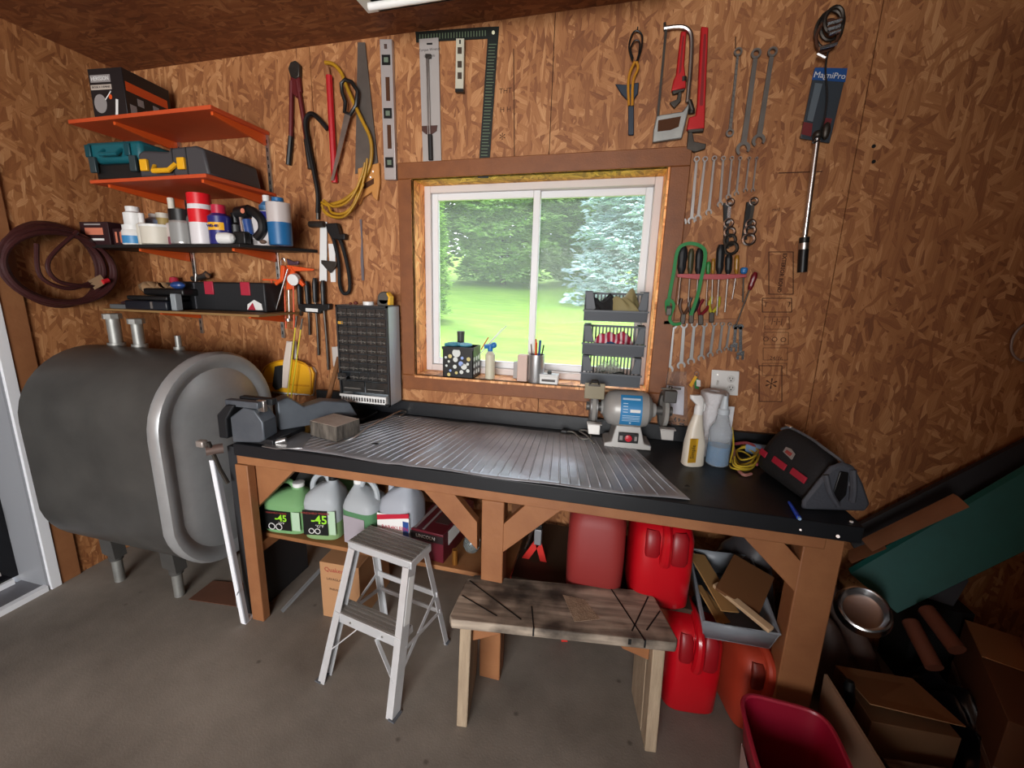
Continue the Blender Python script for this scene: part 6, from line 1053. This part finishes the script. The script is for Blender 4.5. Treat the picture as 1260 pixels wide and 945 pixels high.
t_ = T('hammer', 'sledge hammer leaning on the wall, handle up, left of the drawer cabinet', 'hammer', Z(402, 508, zt)); A_, B_ = Z(401, 503, zt + .05), W(417, 440, .04); t_.part('handle', MB().tube([A_, A_.lerp(B_, .5), B_], [.014, .012, .013], 10), mat('hammer_handle', '#7c5638', .5, var=.2)); t_.part('head', MB().bc(A_ + V(0, 0, -.015), (.05, .09, .05), Rz(.3)), mat('hammer_head', '#3a2426', .45, .5), bevel=.008); t_.part('claw_chip', MB().bc(A_ + V(.012, -.047, -.012), (.012, .006, .02)), mat('worn_spot', '#a59a92', .4, .5))
solo('black_tray', 'flat black pad at the left back of the worktop', 'pad', MB().box(-1.35, 1.86, zt, -1.16, 2.02, zt + .018), BLK, bevel=.004)
# vise
t_ = T('bench_vise', 'large dark grey bench vise on the left end of the workbench', 'vise', Z(300, 555, zt)); VG = mat('vise_grey', '#4b5058', .45, .35, hex2='#62686f', vs=6); VD = mat('vise_dark', '#232427', .5, .4)
vx, vy = -1.46, 1.50
t_.part('swivel_base', MB().box(-1.495, 1.45, ZB + .001, -1.34, 1.66, ZB + .03), VD, bevel=.006)
t_.part('rear_body', MB().prism([(-1.40, 1.56, ZB + .03), (-1.40, 1.56, ZB + .17), (-1.375, 1.60, ZB + .18), (-1.34, 1.66, ZB + .12), (-1.28, 1.72, ZB + .14), (-1.19, 1.80, ZB + .12), (-1.16, 1.82, ZB + .05), (-1.3, 1.70, ZB + .03)], (-.06, .05, 0)), VG, bevel=.006)
t_.part('front_body', MB().prism([(-1.545, 1.44, ZB + .0), (-1.40, 1.44, ZB + .015), (-1.375, 1.44, ZB + .03), (-1.375, 1.44, ZB + .11), (-1.415, 1.44, ZB + .16), (-1.47, 1.44, ZB + .165), (-1.545, 1.44, ZB + .115)], (-.01, .09, 0)), VG, bevel=.006)
t_.part('jaw_arm', MB().prism([(-1.60, 1.425, ZB + .02), (-1.555, 1.425, ZB + .02), (-1.55, 1.425, ZB + .11), (-1.50, 1.425, ZB + .175), (-1.545, 1.425, ZB + .175), (-1.60, 1.425, ZB + .125)], (0, .12, 0)), VD, bevel=.006)
t_.part('jaw', MB().bc((-1.475, 1.455, ZB + .180), (.17, .035, .028)), VG, bevel=.003); t_.part('jaw', MB().bc((-1.445, 1.50, ZB + .186), (.17, .03, .028)), VD, bevel=.003); t_.part('jaw_plate', MB().bc((-1.40, 1.47, ZB + .172), (.04, .02, .05)), STEEL, bevel=.002)
c = YP(258, 553, 1.40); hh_ = YP(264, 553, 1.40)
t_.part('spindle', MB().cyl((-1.59, 1.43, c.z), (c.x, 1.38, c.z - .0), .022, 14), mat('spindle_rosy', '#8d7b74', .35, .7)); t_.part('handle_bar', MB().tube([V(c.x + .015, 1.385, c.z + .04), V(c.x + .03, 1.41, c.z - .09), V(c.x + .055, 1.42, c.z - .16)], .009, 8), DSTEEL); t_.part('handle_knob', MB().bc((c.x - .01, 1.375, c.z + .035), (.04, .03, .03)), mat('knob_pale', '#a59c96', .4, .5), bevel=.006)
# white angle strip leaning by the bench leg
t_ = T('white_angle', 'long white angle trim leaning beside the left bench leg, short return at the floor', 'trim', Z(300, 767, 0)); a, c = Z(300, 766, .012), YP(261, 566, 1.40); t_.part('strip', MB().beam(a, c, .022, .012, (0, 1, 0)), mat('trim_white', '#e9ebf0', .35)); e = Z(309, 757, .012); t_.part('return', MB().beam(a, e, .022, .018), mat('trim_white', '#e9ebf0')); t_.part('inner_edge', MB().beam(a + V(.014, .006, 0), c + V(.012, .006, 0), .006, .02, (0, 1, 0)), mat('trim_grey', '#8f9298', .4))
t_.part('wire', MB().tube(smooth_pts([Z(298, 760, .01), Z(292, 745, .08), Z(291, 735, .14), Z(293, 728, .2)], 5), .002, 5), mat('trim_grey', '#8f9298'))

# ------------------------------------------------------------ jugs on the shelf under the bench
zs = .416
TW = mat('jug_milky', '#b9bfc4', .35, trans=.25, ior=1.2); TG = mat('jug_green', '#7fae78', .3, trans=.2, ior=1.2); TG2 = mat('jug_green_pale', '#8fb07a', .3, trans=.25, ior=1.2); TC = mat('jug_clear', '#b7bcc6', .3, trans=.3, ior=1.2)
LBK = mat('label_black', '#0e0f10', .4); LGN = mat('letter_green', '#8fd22e', .5)
def jug(name, label, u0, u1, vt, y, liquid, upper, fill, capm, rz, cap_side, lab, z=zs, dz=.085):
    a, c = YP(u0, 640, y), YP(u1, 640, y); w_ = (c.x - a.x) / 2; h = YP((u0 + u1) / 2, vt, y).z - z; cx = (a.x + c.x) / 2
    t_ = T(name, label, 'jug', (cx, y + dz * .9, z), rz, group='plastic jugs under the bench', local=True); w_ *= .96; d_ = min(dz, w_ * 1.1); m = MB()
    P = [(0, 0, 0, w_ * .88, d_ * .88, 4), (0, 0, .008, w_ * .98, d_ * .98, 4), (0, 0, h * .3, w_, d_, 4), (0, 0, h * fill, w_, d_, 4)]
    Q = [(0, 0, h * fill, w_, d_, 4)] + ([(0, 0, h * .6, w_, d_, 4)] if fill < .6 else []) + [(0, 0, max(h * .70, h * fill + .002), w_ * .93, d_ * .92, 3.5), (cap_side * w_ * .15, 0, h * .80, w_ * .66, d_ * .66, 3), (cap_side * w_ * .45, 0, h * .88, w_ * .26, d_ * .32, 2.3), (cap_side * w_ * .48, 0, h * .93, w_ * .22, w_ * .22, 2)]
    t_.part('liquid', MB().loft(P), liquid) if fill > .05 else None; b_ = t_.part('body', MB().loft(Q if fill > .05 else P[:3] + Q[1:]), upper)
    t_.part('handle', MB().tube(smooth_pts([(cap_side * w_ * .30, 0, h * .86), (cap_side * w_ * .05, 0, h * .99), (-cap_side * w_ * .35, 0, h * .99), (-cap_side * w_ * .75, 0, h * .86), (-cap_side * w_ * .82, 0, h * .66)], 5), .013, 8), upper)
    t_.part('cap', MB().lathe([(w_ * .25, h * .92), (w_ * .25, h), (w_ * .2, h * 1.005)], (cap_side * w_ * .48, 0, 0), n=14), capm)
    f = -d_ - .0012
    if lab == '45':
        l_ = t_.part('label', MB().box(-w_ * .88, f, h * .10, w_ * .45, f + .001, h * .52), LBK); t_.part('lettering', text('-45', h * .2, (w_ * .0, f - .0006, h * .36), (1, 0, 0), (0, 0, 1), .0004, bold=.001), LGN, parent=l_); t_.part('lettering', text('°C/°F', h * .06, (-w_ * .0, f - .0006, h * .255), (1, 0, 0), (0, 0, 1), .0004), WHT, parent=l_); t_.part('lettering', text('WINDSHIELD WASHER', h * .045, (-w_ * .2, f - .0006, h * .47), (1, 0, 0), (0, 0, 1), .0004), mat('badge_red', '#9a3a34'), parent=l_)
        for q in (-.45, -.12): t_.part('round_mark', MB().tube([(w_ * q + w_ * .14 * math.cos(k * PI / 6), f - .0005, h * .17 + w_ * .14 * math.sin(k * PI / 6)) for k in range(12)], .002, 5, closed=True), WHT, parent=l_)
        t_.part('side_label', MB().box(w_ * .5, f, h * .12, w_ * .86, f + .001, h * .52), mat('label_pale_green', '#a8c4a8', .5))
    if lab == 'grey': t_.part('label', MB().box(-w_ * .7, f, h * .05, w_ * .6, f + .001, h * .50), mat('label_lilac', '#9b949c', .5))
    if lab == 'white':
        l_ = t_.part('label', MB().box(-w_ * .9, f, h * .0, w_ * .9, f + .001, h * .55), WHT); t_.part('red_band', MB().prism([(-w_ * .9, f - .0004, h * .45), (w_ * .9, f - .0004, h * .56), (w_ * .9, f - .0004, h * .62), (-w_ * .9, f - .0004, h * .52)], (0, -.0006, 0)), mat('band_red', '#b01f35', .45), parent=l_); t_.part('lettering', text('BAR4KLEEN', h * .075, (w_ * .1, f - .0008, h * .38), (1, 0, .08), (0, 0, 1), .0004), mat('band_red', '#b01f35'), parent=l_); t_.part('blue_mark', MB().box(-w_ * .2, f - .0008, h * .22, w_ * .2, f - .0002, h * .31), BLU, parent=l_); t_.part('picture', MB().box(w_ * .55, f - .0008, h * .24, w_ * .88, f - .0002, h * .5), mat('cell_blue', '#2c4a86'), parent=l_)
        t_.part('round_mark', MB().tube([(w_ * .32 + w_ * .12 * math.cos(k * PI / 6), f - .0008, h * .15 + w_ * .12 * math.sin(k * PI / 6)) for k in range(12)], .002, 5, closed=True), BLK, parent=l_)
    return t_
jug('washer_jug', 'jug nearly full of green fluid with a black -45 label, first at the left', 321, 371, 601, 1.545, TG, TG, .62, WHT, math.radians(6), .9, '45')
jug('washer_jug', 'jug one third full of green fluid with a black -45 label, black cap', 370, 412, 592, 1.55, TG2, TW, .3, BLK, math.radians(10), .9, '45')
jug('washer_jug', 'milky jug at the back left behind the two labelled jugs', 352, 398, 578, 1.81, TG, TW, .25, WHT, 0, .7, None)
jug('washer_jug', 'back-row jug with black cap and half-hidden black -45 label', 404, 447, 583, 1.80, TG2, TG2, .6, BLK, 0, .8, '45')
jug('coolant_jug', 'jug of dark green fluid with a lilac-grey label and white cap at its left', 418, 463, 599, 1.55, mat('coolant_green', '#5c8a64', .3, trans=.2, ior=1.2), TW, .58, WHT, math.radians(-8), -.9, 'grey')
jug('cleaner_jug', 'clear jug with a white and red label right of the dark green one', 463, 510, 594, 1.56, TC, TC, 0, WHT, math.radians(-4), .8, 'white')
# red box etc on the shelf
MR = mat('maroon_box', '#541420', .4)
t_ = T('red_carton', 'long maroon printed carton at the front of the shelf right of the jugs', 'box', (-.62, 1.6, zs), math.radians(-6), local=True); a, c = YP(505, 690, 1.53), YP(545, 690, 1.53); x0, x1 = a.x + .62, c.x + .62; x0 = x0 - .02
t_.part('carton', MB().box(x0, -.05, 0, x1, .28, .135), MR, bevel=.002); t_.part('lid_stripe', MB().box(x0 + .02, -.04, .1352, x0 + .035, .26, .136).box(x0 + .065, -.04, .1352, x0 + .075, .26, .136), mat('stripe_grey', '#8a7f80', .5)); t_.part('lid_panel', MB().box(x0 + .09, .03, .1352, x1 - .015, .2, .136), mat('panel_brown', '#3d2a2b', .5)); t_.part('front_band', MB().box(x0, -.0512, .09, x1, -.0502, .125), mat('band_dark', '#1f1214', .5)); t_.part('lettering', text('LINCOLN', .022, ((x0 + x1) / 2, -.0518, .107), (1, 0, 0), (0, 0, 1), .0004), WHT); t_.part('side_label', MB().box(x1 + .0002, .0, .06, x1 + .001, .24, .125), WHT)
solo('wooden_box', 'small open wooden box behind the maroon carton', 'box', MB().box(-.80, 1.92, zs, -.66, 1.93, zs + .2).box(-.80, 2.02, zs, -.66, 2.03, zs + .2).box(-.80, 1.93, zs, -.79, 2.02, zs + .2).box(-.67, 1.93, zs, -.66, 2.02, zs + .2), mat('pale_pine', '#b07a45', .6))
t_ = T('work_bulb', 'clear glass bulb lying on the shelf by the brace', 'bulb', (-.52, 1.70, zs)); t_.part('glass', MB().ball((-.51, 1.66, zs + .045), (.04, .04, .045)), mat('bulb_glass', '#9aa3a3', .08, trans=.7)); t_.part('screw_cap', MB().cyl((-.51, 1.68, zs + .09), (-.51, 1.70, zs + .13), .016), STEEL)
solo('brass_fitting', 'small brass fitting standing beside the maroon carton', 'fitting', MB().cyl((-.555, 1.56, zs), (-.555, 1.56, zs + .07), .012), mat('brass', '#b37b3a', .3, .8))
# cardboard box on the floor
t_ = T('cardboard_box', 'tan cardboard box with red lettering on the floor under the jugs', 'box', (-1.12, 1.6, 0), math.radians(2), local=True); KR = mat('cardboard', '#a97e58', .75); hb = YP(397, 690, 1.56).z; t_.part('box', MB().box(-.115, -.045, 0, .09, .26, hb), KR, bevel=.002)
t_.part('lettering', text('Quakers', .032, (-.035, -.0458, hb - .035), (1, 0, 0), (0, 0, 1), .0004), mat('badge_red', '#9a3a34')); t_.part('lettering', text('LAVAGLASS', .018, (-.035, -.0458, hb - .085), (1, 0, 0), (0, 0, 1), .0004), mat('print_brown', '#5a4030', .6)); t_.part('lettering', text('PNEUSAFE', .015, (-.035, -.0458, hb - .14), (1, 0, 0), (0, 0, 1), .0004), mat('print_brown', '#5a4030'))
# jack stand behind the stool
t_ = T('red_stand', 'red splayed stand with a steel head behind the wooden bench', 'stand', (-.17, 1.72, 0)); hd = YP(662, 668, 1.72); t_.part('head', MB().box(hd.x - .016, 1.70, hd.z, hd.x + .016, 1.74, hd.z + .075), mat('head_grey', '#97989c', .4, .6), bevel=.003); t_.part('head_cap', MB().box(hd.x - .018, 1.70, hd.z + .076, hd.x + .018, 1.74, hd.z + .10), BLK, bevel=.004)
RS = mat('stand_red', '#c22e28', .4)
for dx in (-.17, .09): t_.part('leg', MB().beam((hd.x, 1.72, hd.z + .01), (hd.x + dx * 1.6, 1.72, 0.004), .028, .012, (0, 1, 0)), RS)
t_ = T('floor_wrench', 'steel wheel wrench leaning left of the red stand', 'wrench', (-.3, 1.75, 0)); a, c = YP(655, 652, 1.78), YP(628, 730, 1.78); t_.part('shaft', MB().tube([a, c, V(c.x - .06, 1.78, .01)], .008, 8), CHROME); t_.part('blade', MB().beam(YP(645, 683, 1.76), YP(628, 716, 1.76), .05, .01, (0, 1, 0)), GALV, bevel=.004)

# ------------------------------------------------------------ fuel cans
def can(name, label, cx, cy, z, w_, d_, h, m_, rz=0, ridge=True, m2=None):
    t_ = T(name, label, 'fuel can', (cx, cy, z), rz, group='red fuel cans', local=True)
    t_.part('body', MB().loft([(0, 0, 0, w_ * .86, d_ * .86, 4), (0, 0, .02, w_ * .98, d_ * .98, 4.5), (0, 0, h * .45, w_, d_, 4.5), (0, 0, h * .78, w_ * .98, d_ * .96, 4.5), (0, 0, h * .9, w_ * .90, d_ * .86, 3.5), (0, 0, h * .965, w_ * .72, d_ * .6, 3)], n=36), m_, ang=60)
    if ridge:
        t_.part('handle', MB().tube(smooth_pts([(0, -d_ * .9, h * .55), (0, -d_ * 1.02, h * .66), (0, -d_ * .98, h * .88), (0, -d_ * .4, h * .99), (0, d_ * .4, h * .98)], 6), [.011 + .013 * (1 - k / 24) for k in range(25)], 10), m_)
        t_.part('handle_recess', MB().loft([(w_ * .42, -d_ * .93, h * .55, w_ * .22, .012, 2.5), (w_ * .42, -d_ * .96, h * .60, w_ * .28, .016, 2.5), (w_ * .42, -d_ * .90, h * .84, w_ * .28, .016, 2.5), (w_ * .42, -d_ * .8, h * .9, w_ * .2, .012, 2.5)]), m2 or mat('can_red_deep', '#8d0f18', .4)); t_.part('handle_recess', MB().loft([(-w_ * .42, -d_ * .93, h * .62, w_ * .2, .012, 2.5), (-w_ * .42, -d_ * .95, h * .66, w_ * .24, .014, 2.5), (-w_ * .42, -d_ * .90, h * .84, w_ * .24, .014, 2.5), (-w_ * .42, -d_ * .8, h * .9, w_ * .2, .01, 2.5)]), m2 or mat('can_red_deep', '#8d0f18'))
    t_.part('spout_cap', MB().lathe([(.026, h * .94), (.028, h * .96), (.028, h * 1.0), (.02, h * 1.01)], (w_ * .4, d_ * .3, 0), n=16), BLK)
    return t_
CR = mat('can_bright_red', '#b50d1a', .3, coat=.2); CD = mat('can_dull_red', '#862a28', .55); CO2 = mat('can_orange_red', '#a93a24', .5)
can('fuel_can', 'dull faded red fuel can under the bench, left of the bright red one', .025, 1.66, .40, .112, .14, .385, CD, 0, False)
can('fuel_can', 'bright red fuel can directly under the bench top, above the lower can', .265, 1.66, .40, .112, .13, .36, CR, math.radians(4))
can('fuel_can', 'bright red fuel can standing on the floor right of the wooden bench', .405, 1.62, 0, .102, .13, .385, CR, math.radians(6))
can('fuel_can', 'orange-red faded fuel can on the floor beside the right bench leg', .632, 1.60, 0, .092, .12, .33, CO2, math.radians(10), True, mat('can_orange_deep', '#6d2216', .5))
# grey tote with cardboard, tipped forward on the cans
t_ = T('grey_tote', 'open grey plastic tote of cardboard scraps tipped forward above the fuel cans', 'tote', (.535, 1.665, .385), local=True, rot=(math.radians(12), math.radians(-2), 0)); TT = mat('tote_grey', '#8b9199', .4, trans=.15, alpha=.93)
W2, D2, H2 = .118, .175, .095; m = MB()
for p in ([(-W2 * .9, -D2 * .92, 0), (W2 * .9, -D2 * .92, 0), (W2, -D2, H2), (-W2, -D2, H2)], [(-W2 * .9, D2 * .92, 0), (W2 * .9, D2 * .92, 0), (W2, D2, H2), (-W2, D2, H2)], [(-W2 * .9, -D2 * .92, 0), (-W2 * .9, D2 * .92, 0), (-W2, D2, H2), (-W2, -D2, H2)], [(W2 * .9, -D2 * .92, 0), (W2 * .9, D2 * .92, 0), (W2, D2, H2), (W2, -D2, H2)], [(-W2 * .9, -D2 * .92, 0), (W2 * .9, -D2 * .92, 0), (W2 * .9, D2 * .92, 0), (-W2 * .9, D2 * .92, 0)]): m.add(p, [(0, 1, 2, 3)])
o = t_.part('tub', m, TT); q = o.modifiers.new('s', 'SOLIDIFY'); q.thickness = .003
t_.part('rim', MB().tube([(-W2, -D2, H2), (W2, -D2, H2), (W2, D2, H2), (-W2, D2, H2)], .006, 6, closed=True), TT)
tm = Matrix.Translation((.535, 1.665, .385)) @ Matrix.Rotation(math.radians(-2), 4, 'Y') @ Matrix.Rotation(math.radians(12), 4, 'X')
def inside(name, label, cat, c, d, rot, m_, **k):
    mb = MB().bc(c, d, rot); mb.xf(tm); return solo(name, label, cat, mb, m_, **k)
inside('cardboard_sheet', 'dark brown cardboard panel propped in the grey tote', 'cardboard', (.055, .01, .112), (.15, .20, .014), Ry(.12) @ Rx(.15) @ Rz(-.5), mat('card_brown', '#6b4526', .75), bevel=.002)
inside('tan_sheet', 'tan folded cardboard sheet on the left of the grey tote', 'cardboard', (-.055, .02, .090), (.075, .25, .006), Ry(.35) @ Rz(.35), mat('card_tan', '#a8804f', .75))
inside('tan_sheet', 'second torn tan cardboard strip leaning at the tote side', 'cardboard', (-.075, -.07, .06), (.03, .16, .005), Ry(.5) @ Rz(.45), mat('card_tan2', '#b58a55', .75))
inside('torn_strip', 'torn cardboard strip low in the grey tote', 'cardboard', (-.055, -.06, .045), (.03, .13, .005), Ry(.3) @ Rz(.55), mat('card_tan', '#a8804f'))
inside('white_trim', 'pale trim offcut with white end lying across the tote front', 'offcut', (.02, -.09, .105), (.028, .22, .016), Rz(.72), mat('trim_cream', '#c2a684', .6), bevel=.003)
# grey plastic sheet behind the brace
o = heap('plastic_sheet', 'crumpled dark grey plastic sheeting under the right end of the bench', 'plastic sheet', .50, .80, 1.72, 2.05, .0, .62, mat('sheet_grey', '#3f3d40', .3), 31, 3, .2)
# red waste bin
t_ = T('waste_bin', 'dark red plastic waste bin at the bottom right, open and empty', 'bin', (.625, 1.19, 0), math.radians(-3), local=True); RB = mat('bin_red', '#8c0f2a', .4)
def sq(z, w_, d_, e=5): return (0, 0, z, w_, d_, e)
m = MB().loft([sq(0, .09, .11), sq(.30, .123, .152)], n=40, caps=False); m.loft([sq(.005, .086, .106), sq(.30, .119, .148)], n=40, caps=False); m.loft([sq(.004, .087, .107), sq(.006, .087, .107)], n=40)
t_.part('tub', m, RB); t_.part('rim', MB().tube([(math.copysign(abs(math.cos(t)) ** .4, math.cos(t)) * .124, math.copysign(abs(math.sin(t)) ** .4, math.sin(t)) * .153, .30) for t in [2 * PI * (k + .5) / 40 for k in range(40)]], .007, 6, closed=True), mat('bin_rim', '#a3263c', .35)); t_.part('label', MB().prism([(-.1105, -.06, .06), (-.1105, .06, .06), (-.119, .06, .20), (-.119, -.06, .20)], (-.0015, 0, 0)), mat('label_pinkish', '#b3a09c', .5))
# ------------------------------------------------------------ right-hand clutter
GB = mat('green_board', '#0e5650', .6, var=.15, vs=8)
def plank(name, label, cat, P, th, m_, **k): return solo(name, label, cat, MB().prism(P, th), m_, **k)
plank('green_board', 'wide dark green board leaning up to the right beside the workbench', 'board', [YP(1046, 706, 1.90), YP(1104, 755, 1.80), YP(1330, 645, 1.80), YP(1330, 540, 1.90)], (.0, .02, .012), GB, bevel=.002)
plank('timber_offcut', 'pale timber offcut lying along the top edge of the green board', 'plank', [YP(1064, 668, 1.84), YP(1073, 679, 1.80), YP(1194, 624, 1.80), YP(1180, 611, 1.84)], (0, .028, .0), mat('offcut_wood', '#7a4f33', .6, hex2='#96674a', vs=5), bevel=.002)
plank('timber_offcut', 'shorter timber offcut under the longer one, next to the bench leg', 'plank', [YP(1048, 682, 1.84), YP(1048, 694, 1.79), YP(1092, 675, 1.79), YP(1086, 668, 1.84)], (0, .028, 0), mat('offcut_wood', '#7a4f33'), bevel=.002)
plank('charcoal_board', 'black panel leaning on the wall behind the green board', 'panel', [YP(1040, 655, 2.02), YP(1060, 690, 1.98), YP(1330, 560, 1.98), YP(1330, 508, 2.02)], (0, .02, .0), mat('panel_charcoal', '#1f1c20', .5))
c = YP(1073, 762, 1.62); t_ = T('steel_bowl', 'shiny steel pet bowl tipped on its side below the green board', 'bowl', (c.x, 1.68, c.z - .08)); ax = V(-.25, -.62, .75); t_.part('bowl', MB().lathe([(.0, -.026), (.045, -.026), (.058, -.022), (.068, .010), (.072, .013), (.078, .010), (.084, -.028), (.086, -.032), (.080, -.032)], c + V(0, .05, 0), ax, 30), CHROME)
solo('brown_tarpaulin', 'dark brown tarpaulin bunched under the steel bowl', 'tarpaulin', MB().grid(lambda u, v: (.87 + .33 * u, 1.71 + .34 * v, .001 + (.20 + .20 * v) * max(0, math.sin(PI * min(1, .12 + u * .88))) ** .5 * (.85 + .15 * math.sin(u * 13 + v * 9)) * min(1, .2 + v * 2.2)), 24, 20), mat('tarp_brown', '#3c2c27', .6, hex2='#5d453b', vs=6), ang=60)
t_ = T('cardboard_box', 'open cardboard box with a pale lid flap, right of the right bench leg', 'box', (1.065, 1.57, 0), math.radians(3), local=True); KD = mat('cardboard_dark', '#7c5a3e', .8)
t_.part('box', MB().box(-.12, -.11, 0, .13, .11, .2), KD, bevel=.002); t_.part('lid_flap', MB().prism([(-.12, .11, .20), (-.13, -.1, .255), (.14, -.1, .235), (.13, .11, .20)], (0, 0, .004)), KR)
solo('rubber_grip', 'black rubber grip end sticking up beside the cardboard box', 'grip', MB().tube([Z(1046, 880, .05), Z(1045, 845, .28), Z(1046, 838, .30)], [.014, .017, .012], 12), BLK)
plank('thin_board', 'thin pale-edged board leaning between the red bin and the cardboard box', 'board', [V(.835, 1.52, .001), V(.905, 1.02, .001), V(.885, 1.02, .24), V(.80, 1.47, .33)], (.009, .001, 0), mat('board_pale', '#8a6e58', .7))
plank('thin_board', 'small triangular board offcut beside the bench foot', 'board', [V(.86, 1.60, .001), V(.88, 1.45, .001), V(.85, 1.50, .22)], (.008, 0, 0), mat('board_brown', '#5a4434', .7))
solo('black_sack', 'black plastic sack slumped in the middle of the right corner clutter', 'sack', MB().grid(lambda u, v: (1.22 + .13 * u + .01 * math.sin(v * 7), 1.45 + .4 * v, .001 + .22 * (max(0, math.sin(PI * u)) ** .5) * (max(0, math.sin(PI * v)) ** .4) * (1 + .12 * math.sin(u * 17 + v * 8) + .1 * math.sin(v * 19))), 26, 26), mat('sack_black', '#0d0c12', .35), ang=60)
for l, a, c in (('rusty brown tube left of the other leaning above the black sack', (1120, 765, .36), (1150, 822, .30)), ('dark rusty tube right of the other leaning above the black sack', (1140, 750, .40), (1178, 800, .36))):
    solo('rusty_tube', l, 'tube', MB().tube([YP(a[0], a[1], 1.74), YP(c[0], c[1], 1.60)], .026, 12), mat('rust_brown', '#6d4030', .6))
t_ = T('cardboard_box', 'large brown cardboard box at the right edge of view', 'box', (1.50, 1.62, 0), math.radians(-22), local=True); t_.part('box', MB().box(-.16, -.3, 0, .2, .2, .36), mat('cardboard_mid', '#6e4c36', .8), bevel=.002); t_.part('lid_flap', MB().prism([(-.16, .2, .36), (-.16, -.02, .365), (.2, -.02, .365), (.2, .2, .36)], (0, 0, .004)), KR)
t_.part('tape', MB().box(-.1605, -.3005, .15, -.12, -.3, .19).box(-.162, -.3, .15, -.1605, .2, .175), mat('tape_pale', '#8d7b70', .5))
solo('pink_tin', 'dusty pink rounded tin on top of the large cardboard box', 'tin', MB().lathe([(.07, 0), (.075, .01), (.075, .10), (.06, .115)], (1.58, 1.72, .372), n=22), mat('tin_pink', '#8d5f5a', .5))
solo('grey_block', 'grey foam block standing behind the large cardboard box', 'block', MB().bc((1.40, 1.96, .44), (.09, .06, .13), Ry(.2)), mat('foam_grey', '#4b4b50', .7), bevel=.006); solo('box_support', 'dark storage box under the grey foam block', 'box', MB().box(1.3, 1.90, 0, 1.48, 2.06, .37), BLKM)
t_ = T('printed_box', 'printed game-like flat box at the bottom edge right of the red bin', 'box', (1.08, 1.31, 0), math.radians(6), local=True); PBX = mat('printed_top', '#4a3730', .5, hex2='#8f7f74', vs=16, contrast=.3, stretch=(1, 4, 1)); t_.part('box', MB().box(-.12, -.1, 0, .13, .09, .14), mat('panel_brown', '#3d2a2b'), bevel=.002); t_.part('printed_top', MB().box(-.115, -.095, .14, .125, .085, .1412), PBX)
solo('blue_tarp', 'patch of light blue plastic at the bottom right corner', 'tarpaulin', MB().ball((1.27, 1.33, .09), (.05, .08, .09)), mat('tarp_blue', '#2f7fae', .5))
solo('shade_blocker', 'wide dark block added beside the camera, out of view, to shade the right side', 'cabinet', MB().box(.22, -1.0, .08, 2.6, -.45, 2.3).box(.26, -.97, 0, 2.56, -.5, .08), mat('blocker_dark', '#2a2624', .6), bevel=.01)  # unseen blocker, added to throw shade over the right-hand wall and clutter
kk = 0
